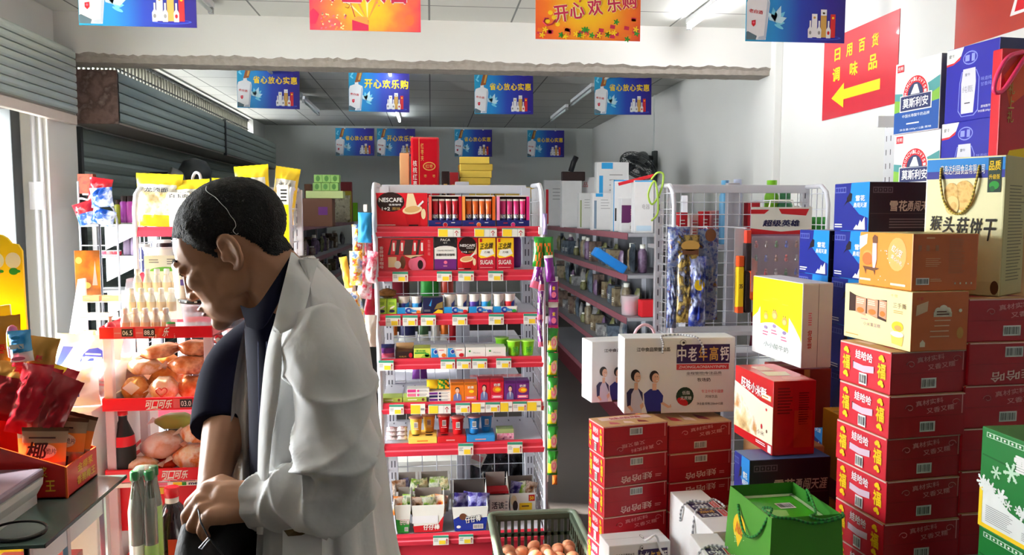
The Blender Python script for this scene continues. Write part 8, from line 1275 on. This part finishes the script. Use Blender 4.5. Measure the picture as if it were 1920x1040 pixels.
hangtoy(1272, 425, 500, 46, 3.46, TB1, 'pale blue toy pack hanging at the upper left of the toy shelf', s=1); hangtoy(1288, 440, 605, 44, 3.44, TB2, 'gold and dark toy pack hanging in front at the left of the toy shelf', s=2, fn=lambda b, f, w, h: (b.ell(f, 0, h*.88, w*.42, h*.06, GOLD, 1), b.rect(f, -w*.36, h*.78, w*.36, h*.84, BROWN, 1)))
hangtoy(1325, 428, 600, 42, 3.47, TB1, 'silver blue toy pack with a brown top, second on the toy shelf', s=3, fn=lambda b, f, w, h: b.ell(f, 0, h*.93, w*.26, h*.07, BROWN, 1)); hangtoy(1306, 480, 612, 34, 3.42, TB3, 'deep blue toy pack low between the two others', s=4, fn=lambda b, f, w, h: b.ell(f, 0, h*.6, w*.3, h*.08, YEL, 1)); hangtoy(1258, 500, 615, 20, 3.48, TB1, 'narrow pale toy pack at the left frame of the toy shelf', s=5)
# toy gun on a blister card
a, c = P(1396, 428, Y=3.42), P(1396, 585, Y=3.42); hh = a.z-c.z; b = MB(); b.box(-.055, .055, .0, .004, 0, hh, film('blister_card', (230, 226, 230), .6, .15)); S1 = hh
OR2 = M('toy_orange', (226, 90, 40), .35); b.box(-.012, .012, -.03, 0, S1*.82, S1*.98, M('toy_tip', (230, 70, 50), .35), .004); b.box(-.017, .013, -.04, 0, S1*.5, S1*.83, M('toy_black', (46, 38, 40), .35), .006); b.box(-.05, -.02, -.035, 0, S1*.05, S1*.55, YEL, .006); b.box(-.05, -.02, -.036, 0, S1*.55, S1*.68, OR2, .006); b.box(.0, .045, -.035, 0, S1*.15, S1*.65, OR2, .012); b.box(-.018, .02, -.034, 0, .0, S1*.5, _M['toy_black'], .01); b.box(-.05, -.02, -.037, 0, S1*.0, S1*.08, OR2, .004); b.text(Fr((-.05, -.036, 0), (1, 0, 0), (0, 0, 1)), '35', .015, S1*.32, .016, .02, BLACK, 1, .03); b.tube([(0, 0, hh), (0, .28, hh+.004)], .003, STEEL, 5)
tag(b.build('toy_gun', None, (c.x, 3.42, c.z)), 'orange, yellow and black toy gun hanging in a clear blister', 'toy')
a, c = P(1408, 388, Y=3.4), P(1518, 545, Y=3.4); w, hh = c.x-a.x, a.z-c.z; T = thing('toy_card', 'large toy card with white and red header and rows of shiny charms', 'toy', (a.x, 3.4, c.z)); b = MB(); b.box(0, w, 0, .004, 0, hh, M('card_mauve', (150, 120, 150), .3)); f = FR; b.rect(f, 0, hh*.68, w, hh, TAGW, 1); b.poly(f, [(0, hh*.97), (w*.3, hh*.97), (w*.22, hh*.92), (0, hh*.92)], RED, 2); b.poly(f, [(w*.45, hh*.98), (w*.95, hh*.98), (w*.9, hh*.9), (w*.5, hh*.92)], RED, 2); b.text(f, '超级英雄', w*.5, hh*.81, w*.6, hh*.08, NAVY, 3, .04, slant=.15); b.poly(f, [(0, hh*.68), (w, hh*.68), (w, hh*.74), (w*.5, hh*.71), (0, hh*.75)], RED, 2); b.tube([(w*.3, .002, hh), (w*.32, .002, hh+.03), (w*.68, .002, hh+.03), (w*.7, .002, hh)], .004, TAGW, 5); b.tube([(w*.5, .002, hh+.03), (w*.5, .3, hh+.034)], .003, STEEL, 5); b.build('card', T)
CHM = [M('charm_red', (190, 20, 40), .2, .5), M('charm_silver', (190, 186, 190), .2, .8), M('charm_green', (20, 110, 60), .2, .5), M('charm_blue', (30, 70, 170), .2, .5), M('charm_bronze', (150, 90, 60), .25, .6)]
for r_ in range(4):
    for k in range(6): b = MB(); m = CHM[(k+r_*2) % 5]; b.ball((0, -.008, .01), .009, .008, .012, m, 10, 6); b.ball((0, -.008, .026), .006, .006, .007, m, 8, 6); b.build('charm', T, (w*(.09+.165*k), 0, hh*(.52-.165*r_)))
b = MB(); b.box(.0, w, -.022, -.02, 0, hh*.66, film('blister', (235, 225, 235), .8, .08)); b.build('blister', T)
# goods behind the toy shelf mesh
for i, (u, v0, v1, wpx, c, n) in enumerate(((1280, 398, 470, 18, RED, 'red box'), (1302, 400, 470, 20, TAGW, 'white box'), (1322, 396, 468, 16, RED, 'second red box'), (1342, 395, 468, 20, PALEPINK, 'pale pink box'), (1357, 338, 468, 22, M('bottle_sky', (110, 180, 226), .3), 'sky blue bottle'), (1380, 336, 468, 22, M('bottle_ice', (200, 214, 240), .3), 'pale blue bottle'), (1412, 378, 470, 24, RED, 'red printed box'), (1444, 338, 468, 28, LIMC, 'lime green bottle'), (1470, 360, 440, 30, M('bottle_bottle_green', (40, 120, 70), .3), 'bottle green tub'))):
    Y = 3.86+.05*(i % 2); p = P(u, v1, Y=Y); hq = P(u, v0, Y=Y).z-SHZ[1]-.1; w = wpx*Y/F; b = MB()
    if 'box' in n: b.box(-w/2, w/2, 0, .06, 0, hq, c, .003); b.lines(FR, -w*.3, hq*.3, w*.3, hq*.8, 5, TAGW if c is not TAGW else RED, 1, .3)
    else: b.lathe([(w*.42, 0), (w*.48, .01), (w*.48, hq*.75), (w*.3, hq*.85), (w*.34, hq*.86), (w*.34, hq)], [c, c, c, TAGW, c], 14)
    tag(b.build('bottle' if 'box' not in n else 'goods_box', None, (p.x, Y, SHZ[1]+.1)), n+' seen through the top of the toy shelf mesh', 'bottle' if 'box' not in n else 'box', 'goods behind the toy shelf')
b = MB(); b.box(XT0+.02, XT1-.02, .27, .5, SHZ[1]+.08, SHZ[1]+.099, BOARD); b.build('rear_board', TS)
for i, (u, w, h, c, n) in enumerate(((1500, .16, .2, RED, 'red and white goods bag behind the right of the toy shelf'), (1450, .2, .2, M('goods_maroon', (110, 30, 50), .4), 'maroon goods pack behind the lower mesh'), (1540, .12, .14, GREEN, 'green goods bag behind the right frame of the toy shelf'))):
    b = MB(); pouch(b, w, h, .08, lambda x, y, c=c: c if y < .6 else TAGW if i == 0 else c, .1, 8, 8, i); p = P(u, 500, Y=3.9); z = (SHZ[1]+.1, SHZ[3]-.05, SHZ[1]+.1)[i]; tag(b.build('goods_bag', None, (p.x, 3.95, z)), n, 'bag')
b = MB(); b.box(XT0+.02, XT1-.02, .27, .5, SHZ[3]-.07, SHZ[3]-.051, BOARD); b.build('rear_board', TS)
b = MB(); b.tube(spline([(0, 0, 0), (.02, -.03, .03), (.05, -.03, .02), (.04, -.02, -.06), (.0, -.02, -.12), (-.02, -.02, -.07), (.01, -.03, -.01), (.03, -.02, -.15), (.0, -.01, -.2)], 6), .005, M('cable_lime', (190, 230, 90), .3), 6); p = P(1228, 335, Y=3.6); tag(b.build('jump_rope', None, (p.x, 3.66, p.z)), 'lime green cord looped over the left frame of the toy shelf', 'cord')
# ------------------------------------------------------------------ long shelf runs in the back room
def run(lab, xf, sgn, y0, y1, zs, dep, seed):
    t = thing('shelf_run', lab, 'shelf', (xf, y0, 0)); L = y1-y0; nb = max(1, round(L/1.0)); SR = M('run_strip', (140, 84, 94), .4)
    for z in zs:
        b = MB(); b.box(min(0, sgn*dep), max(0, sgn*dep), 0, L, z-.025, z, M('run_board_shaded', (150, 150, 156), .5), .002); sh = b.build('shelf_board', t); b = MB()  # board colour darkened to carry the back aisle's shade
        for k in range(nb): b.box(-sgn*.008-.002, -sgn*.008+.004, L*k/nb+.004, L*(k+1)/nb-.004, z-.045, z+.004, SR, .001)
        b.build('shelf_strip', sh)
    for k in range(nb+1): b = MB(); b.box(sgn*dep-.02, sgn*dep+.02, L*k/nb-.02, L*k/nb+.02, 0, max(zs)+.28, STEEL, .002); b.build('upright', t)
    b = MB(); b.box(sgn*(dep+.01), sgn*(dep+.02), 0, L, .05, max(zs)+.15, M('run_back', (130, 132, 138), .5)); b.build('back_panel', t); b = MB(); b.box(min(0, sgn*dep), max(0, sgn*dep), 0, L, 0, min(zs)-.03, M('run_kick', (84, 26, 34), .5)); b.build('kick_plate', t); return t
XL_, XRr = -1.2, 1.45
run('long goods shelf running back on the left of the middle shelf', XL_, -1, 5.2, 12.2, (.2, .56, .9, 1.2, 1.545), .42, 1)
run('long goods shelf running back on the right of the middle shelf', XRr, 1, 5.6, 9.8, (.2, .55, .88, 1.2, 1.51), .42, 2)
GOOD = [blotch('goods_%d' % i, [tuple(x*.62 for x in q) for q in c], 14, .4) for i, c in enumerate(([(120, 40, 40), (200, 170, 150), (60, 30, 40)], [(40, 60, 90), (150, 170, 190), (30, 36, 60)], [(70, 90, 50), (190, 190, 120), (50, 60, 40)], [(150, 110, 60), (220, 200, 160), (90, 60, 40)], [(200, 200, 200), (236, 236, 236), (120, 110, 120)], [(90, 50, 100), (190, 150, 200), (50, 30, 70)]))]  # all goods colours scaled down, the dim aisle's shade put into them
protos = []
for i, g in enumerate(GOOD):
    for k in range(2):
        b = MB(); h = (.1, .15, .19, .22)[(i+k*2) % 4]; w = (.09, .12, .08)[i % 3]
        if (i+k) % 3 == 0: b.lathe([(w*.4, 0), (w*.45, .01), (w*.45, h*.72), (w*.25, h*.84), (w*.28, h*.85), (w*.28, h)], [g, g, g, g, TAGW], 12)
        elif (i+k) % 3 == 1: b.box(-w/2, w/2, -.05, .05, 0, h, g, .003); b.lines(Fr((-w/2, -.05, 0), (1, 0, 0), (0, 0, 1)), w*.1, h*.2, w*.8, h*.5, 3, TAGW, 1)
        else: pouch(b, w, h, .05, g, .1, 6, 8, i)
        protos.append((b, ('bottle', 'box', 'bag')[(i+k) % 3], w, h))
made = {}; rg = random.Random(21); wordc = ('dark red', 'slate blue', 'olive', 'tan', 'grey white', 'mauve')
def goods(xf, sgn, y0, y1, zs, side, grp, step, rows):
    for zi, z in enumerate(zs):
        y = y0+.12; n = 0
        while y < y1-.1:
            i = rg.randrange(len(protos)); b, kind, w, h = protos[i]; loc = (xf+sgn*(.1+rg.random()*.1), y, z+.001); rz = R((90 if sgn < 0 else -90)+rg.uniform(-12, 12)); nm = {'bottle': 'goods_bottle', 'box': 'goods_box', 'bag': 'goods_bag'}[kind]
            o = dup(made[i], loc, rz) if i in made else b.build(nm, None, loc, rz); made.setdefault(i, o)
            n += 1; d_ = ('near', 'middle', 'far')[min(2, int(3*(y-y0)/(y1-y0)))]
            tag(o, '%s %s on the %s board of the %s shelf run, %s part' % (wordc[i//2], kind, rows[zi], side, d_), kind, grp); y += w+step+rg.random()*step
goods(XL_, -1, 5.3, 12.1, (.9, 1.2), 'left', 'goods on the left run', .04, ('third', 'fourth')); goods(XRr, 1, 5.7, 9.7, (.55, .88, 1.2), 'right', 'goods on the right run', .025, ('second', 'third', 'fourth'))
def onrun(u, v0, v1, wpx, X, z, name, lab, cat, make, dep=.12):
    Y = X*F/(u-808); Y = max(5.3, min(12, Y)); p = P(u, v1, Y=Y); h = P(u, v0, Y=Y).z-z; w = wpx*Y/F; b = MB(); make(b, w, h); return tag(b.build(name, None, (p.x, Y, z+.001)), lab, cat)
zL = 1.545; zR = 1.51; GT_ = M('tissue_green', (150, 200, 100), .4); GT2 = M('tissue_dot', (80, 140, 50), .4)
def bx(c, fn=None): return lambda b, w, h: (b.box(-w/2, w/2, 0, .1, 0, h, c, .003), fn(b, w, h) if fn else None)
tp = thing('shelf_sample', '', 'x') if 0 else None
Yg = 6.9; zt0 = P(605, 398, Y=Yg).z
b = MB(); b.box(-.16, .16, 0, .2, 0, P(605, 372, Y=Yg).z-zL-.0, M('carton_brown_dim', (110, 70, 50), .6), .004); b.rect(Fr((-.16, 0, 0), (1, 0, 0), (0, 0, 1)), .2, .1, .28, .17, PURP, 1); tag(b.build('snack_carton', None, (P(588, 400, Y=Yg).x, Yg, zL+.001)), 'brown carton with a purple patch on the top left shelf', 'carton'); zt = P(605, 372, Y=Yg).z
b = MB(); b.box(-.16, .16, 0, .18, 0, .065, M('tissue_pale', (206, 224, 150), .5), .006); tag(b.build('tissue_pack', None, (P(608, 370, Y=Yg).x, Yg+.01, zt+.002)), 'flat pale green pack under the green tissue boxes', 'tissue pack'); zt += .068
hp_ = (P(605, 327, Y=Yg).z-zt)/2
for r_ in range(2):
    for k in range(3): b = MB(); b.box(0, .071, 0, .12, 0, hp_-.002, GT_, .003); b.ell(FR, .035, hp_*.5, .018, .025, GT2, 1); tag(b.build('tissue_box', None, (P(588, 350, Y=Yg).x+.073*k-(.01 if r_ == 0 else 0), Yg+.02, zt+.001+hp_*r_)), 'small green tissue box, %s of the %s row, back left' % (('left', 'middle', 'right')[k], ('lower', 'upper')[r_]), 'tissue box', 'green tissue boxes')
for u, v0, v1, w, nm, lab, cat, mk in ((650, 341, 405, 20, 'red_box', 'dark red box right of the green tissue boxes', 'box', bx(M('box_oxblood', (130, 30, 34), .5))), (578, 345, 405, 12, 'brown_box', 'dark brown box left of the green tissue boxes', 'box', bx(BROWN)), (643, 358, 405, 30, 'yellow_box', 'olive yellow box behind the clear bag on the top left shelf', 'box', bx(M('box_olive_yellow', (190, 170, 40), .5))), (616, 372, 408, 14, 'mustard_box', 'mustard box beside the brown carton on the top left shelf', 'box', bx(M('box_mustard', (170, 150, 50), .5))), (664, 380, 408, 12, 'lime_box', 'bright lime box at the far end of the top left shelf', 'box', bx(LIMC))): onrun(u, v0, v1, w, XL_-.06, zL, nm, lab, cat, mk)
onrun(640, 366, 410, 34, XL_-.02, zL, 'snack_bag', 'clear bag of pale snacks on the top left shelf', 'snack bag', lambda b, w, h: pouch(b, w, h, .1, blotch('clear_snacks', [(200, 190, 150), (236, 230, 200), (140, 130, 80)], 16, .2), .1, 10, 10, 3, wr=.4)); onrun(553, 352, 420, 18, XL_-.04, zL, 'candy_bag', 'red and clear candy bag at the near end of the top left shelf', 'snack bag', lambda b, w, h: pouch(b, w, h, .06, PLM2, .1, 8, 12, 5, wr=.3)); onrun(566, 378, 420, 14, XL_-.04, zL, 'snack_bag', 'dark bag beside the red candy bag on the top left shelf', 'snack bag', lambda b, w, h: pouch(b, w, h, .05, GOOD[0], .1, 8, 8, 5))
# white boxes on top of the right run
WBX = M('appliance_white', (222, 222, 222), .4); 
def art(c, tab=False): return lambda b, w, h: (b.lines(FR, -w*.1, h*.55, w*.35, h*.85, 4, GREYP, 1, .2), b.rect(FR, -w*.42, .04*h, -w*.3, h*.8, c, 1), b.rect(FR, -w*.35, h*.9, w*.0, h*.99, CYAN, 2) if tab else None)
for u, v0, v1, w, lab, c, fn in ((1040, 338, 415, 40, 'grey white appliance box at the far end of the right run', WBX, art(RED)), (1066, 332, 420, 8, 'narrow red box standing on the right run', RED, None), (1092, 332, 420, 50, 'white box with red leaf print on the right run', WBX, lambda b, w, h: (b.ell(FR, -w*.1, h*.2, w*.3, h*.14, RED, 1), b.text(FR, '上品', .0, h*.85, w*.4, h*.1, RED, 1))), (1148, 304, 410, 62, 'tall white box with blue tab, highest on the right run', WBX, art(CYAN, True)), (1098, 362, 425, 26, 'white box with drawn brush on the right run', WBX, art(M('art_olive', (150, 160, 110)))), (1130, 362, 425, 40, 'white box with blue handles print before the tall one', WBX, art(M('art_slate', (120, 140, 160)), True)), (1168, 337, 425, 38, 'white box with blue border on the right run', WBX, lambda b, w, h: (b.rect(FR, -w*.5, h*.97, w*.5, h*.995, CYAN, 1), b.rect(FR, -w*.5, 0, -w*.46, h, CYAN, 1), b.rect(FR, -w*.42, h*.2, -w*.34, h*.45, BLACK, 1))), (1207, 338, 428, 37, 'white box with blue border nearest on the right run', WBX, lambda b, w, h: (b.rect(FR, -w*.5, h*.97, w*.5, h*.995, CYAN, 1), b.rect(FR, -w*.4, h*.04, w*.4, h*.14, M('pale_blue_print', (190, 214, 230)), 1), b.text(FR, '电器', w*.1, h*.5, w*.4, h*.1, GREYP, 1))), (1179, 372, 428, 30, 'purple and white small appliance box in front on the right run', WBX, lambda b, w, h: (b.rect(FR, -w*.48, h*.28, w*.48, h*.8, M('box_plum', (96, 40, 90), .4), 1), b.poly(FR, [(-w*.48, h*.2), (w*.1, h*.3), (w*.48, h*.5), (w*.48, .0), (-w*.48, 0)], WBX, 2), b.lines(FR, w*.1, h*.5, w*.4, h*.7, 3, PALEPINK, 2), b.barcode(FR, w*.2, h*.15, w*.3, h*.14, 3)))): onrun(u, v0, v1, w, XRr+(.2 if u in (1148, 1092) else .12 if u in (1168, 1207) else .06), zR, 'appliance_box', lab, 'box', bx(c, fn))
p = P(1075, 320, Y=8.2); b = MB(); b.tube([(0, 0, 0), (.03, 0, .1), (.06, 0, .16)], .03, BLACK, 8); b.box(-.1, .16, 0, .05, -.1, 0, COFK, .01); tag(b.build('kettle', None, (p.x, 8.35, p.z)), 'black kettle like thing behind the white boxes on the right run', 'kettle'); b = MB(); b.box(-.1, .12, 0, .12, 0, p.z-.1-zR, WBX, .004); tag(b.build('appliance_box', None, (p.x, 8.33, zR)), 'grey white box under the black kettle on the right run', 'box')
b = MB(); b.box(-.14, .14, -.01, .01, -.012, .012, RED, .004, T=Matrix.Rotation(R(-14), 4, 'Y')); p = P(1210, 334, Y=5.5); b.box(-.02, .1, -.0, .02, -.05, -.0, PURP, .004); tag(b.build('toy_wand', None, (p.x, 5.75, p.z)), 'red stick lying across the nearest white boxes on the right run', 'stick')
b = MB(); b.box(-.035, .035, -.05, .05, 0, .28, M('toothbrush_blue', (30, 120, 200), .35), .012, T=Matrix.Rotation(R(-58), 4, 'Y')); p = P(1195, 488, Y=5.75); tag(b.build('blue_case', None, (p.x-.1, 5.75, 1.23)), 'bright blue long case lying on the fourth board of the right run', 'case')
b = MB(); b.lathe([(.06, 0), (.065, .01), (.07, .14), (.072, .15)], film('clear_jar', (236, 220, 226), .5), 16); b.ball((0, 0, .06), .05, .05, .055, M('hot_pink', (226, 40, 110), .3), 12, 8); p = P(1180, 580, Y=5.8); tag(b.build('clear_jar', None, (p.x, 5.78, .881)), 'clear jar with hot pink filling at the near end of the right run', 'jar'); b = MB(); b.box(-.06, .06, -.05, .05, 0, .13, RED, .01); p = P(1212, 580, Y=5.7); tag(b.build('red_basket', None, (p.x, 5.68, .881)), 'small red basket at the near end of the right run', 'basket')
# wall fan at the back right
p = P(1222, 310, Y=9.0); FN = thing('wall_fan', 'dark grey wall fan tilted down in the far right corner', 'fan', (XR-.001, 9.0, p.z)); FG = M('fan_grey', (58, 62, 62), .4); b = MB(); b.box(-.05, 0, -.05, .05, -.2, .17, FG, .01); b.build('wall_bracket', FN); b = MB(); b.tube([(-.04, 0, .08), (-.16, -.02, .1), (-.22, -.03, .1)], .03, FG, 8); b.build('arm', FN)
HM = Matrix.Translation((-.24, -.1, .0)) @ Vector((-.5, -.36, -.79)).to_track_quat('-Z', 'Y').to_matrix().to_4x4() @ Matrix.Scale(.85, 4); b = MB(); b.lathe([(.05, .02), (.085, .05), (.085, .16), (.05, .2)], M('fan_motor', (96, 100, 98), .4), 16, T=HM); b.build('motor', FN)
b = MB()
for r_, z in ((.26, -.05), (.2, -.075), (.14, -.09), (.08, -.1), (.27, -.02), (.26, .01), (.18, .035)): b.tube([HM @ Vector((r_*math.cos(a), r_*math.sin(a), z)) for a in [2*math.pi*k/28 for k in range(28)]], .005, FG, 4, closed=True)
for k in range(28): a = 2*math.pi*k/28; b.tube([HM @ Vector((r_*math.cos(a), r_*math.sin(a), z)) for r_, z in ((.06, -.1), (.2, -.075), (.27, -.02), (.26, .01), (.1, .045))], .0028, FG, 4)
b.build('cage', FN)
for k in range(4): b = MB(); a = R(90*k); b.add([HM @ (Matrix.Rotation(a, 4, 'Z') @ Vector(v)) for v in ((.04, -.02, -.03), (.22, -.1, -.05), (.24, .02, -.025), (.2, .09, -.015), (.04, .03, -.02))], [(0, 1, 2, 3, 4), (4, 3, 2, 1, 0)], M('fan_blade', (50, 54, 56), .35)); b.build('blade', FN)
# ------------------------------------------------------------------ green crate of eggs before the middle shelf
YE = 3.2; ex0, ex1 = P(923, 960, Y=YE).x, P(1072, 960, Y=YE).x; zr = P(1000, 962, Y=YE).z; Ln = .5; hz = .26
EG = thing('egg_crate', 'dark green plastic crate of eggs at the foot of the middle shelf', 'crate', (ex0, YE-Ln, zr-hz)); w = ex1-ex0; CRG = M('crate_green', (66, 78, 62), .5, var=.2, scale=30)
b = MB(); th = .012
def wall_slots(axis, fixed, a0, a1, sgn):
    """a crate side with rows of upright slots left open"""
    n = 12; st = (a1-a0)/n
    def bxx(p0, p1, z0, z1):
        if axis == 'x': b.box(p0, p1, fixed, fixed+th, z0, z1, CRG)
        else: b.box(fixed, fixed+th, p0, p1, z0, z1, CRG)
    for z0, z1 in ((0, .105), (.165, .18), (.235, hz)): bxx(a0, a1, z0, z1)
    for k in range(n+1): bxx(max(a0, a0+st*k-.006), min(a1, a0+st*k+.006), .1, .24)
wall_slots('x', Ln-th, 0, w, 1); wall_slots('x', 0, 0, w, 1); wall_slots('y', 0, 0, Ln, 1); wall_slots('y', w-th, 0, Ln, 1); b.box(0, w, 0, Ln, 0, .008, CRG)
b.build('crate_body', EG); b = MB(); rim = [(-.012, -.012), (w+.012, -.012), (w+.012, Ln+.012), (-.012, Ln+.012)]; pts = []
for (x, y), a0 in zip(rim, (180, 270, 0, 90)):
    cx_, cy_ = x+(.035 if x < 0 else -.035), y+(.035 if y < 0 else -.035)
    for q in range(5): a = R(a0+22.5*q); pts.append((cx_+.035*math.cos(a), cy_+.035*math.sin(a), hz))
b.tube(pts, .012, M('crate_rim', (104, 116, 98), .5, var=.2, scale=30), 8, closed=True); b.build('rim', EG)
support(ex0+.02, YE-Ln+.02, w-.04, Ln-.04, 0, zr-hz-.001, 0, 'low brown carton hidden under the egg crate')
EGG = M('egg_shell', (206, 142, 104), .5, var=.1, scale=20); b = MB(); b.lathe([(.0015, -.027), (.012, -.023), (.019, -.013), (.0215, -.002), (.02, .01), (.014, .022), (.006, .0285), (.001, .03)], EGG, 14); proto = None; n = 0
for i in range(6):
    for j in range(6):
        loc = (ex0+.05+.048*i+rg.uniform(-.006, .006), YE-Ln+.05+.048*j, zr-hz+.2+rg.uniform(-.01, .014)); rot = (R(rg.uniform(50, 120)), 0, R(rg.uniform(0, 360)))
        lab = 'brown egg in the green crate, %s row from the back, %s from the left' % (('sixth', 'fifth', 'fourth', 'third', 'second', 'first')[j], ('first', 'second', 'third', 'fourth', 'fifth', 'sixth')[i])
        if proto: o = dup(proto, loc, rot, lab)
        else: o = proto = b.build('egg', None, loc, rot)
        tag(o, lab, 'egg', 'eggs in the crate')
b = MB(); b.box(0, w-.03, 0, Ln-.03, 0, .07, M('egg_tray', (150, 140, 124), .9, bump=.3), .01); tag(b.build('egg_tray', None, (ex0+.015, YE-Ln+.015, zr-hz+.009)), 'grey pulp tray under the eggs in the green crate', 'tray')
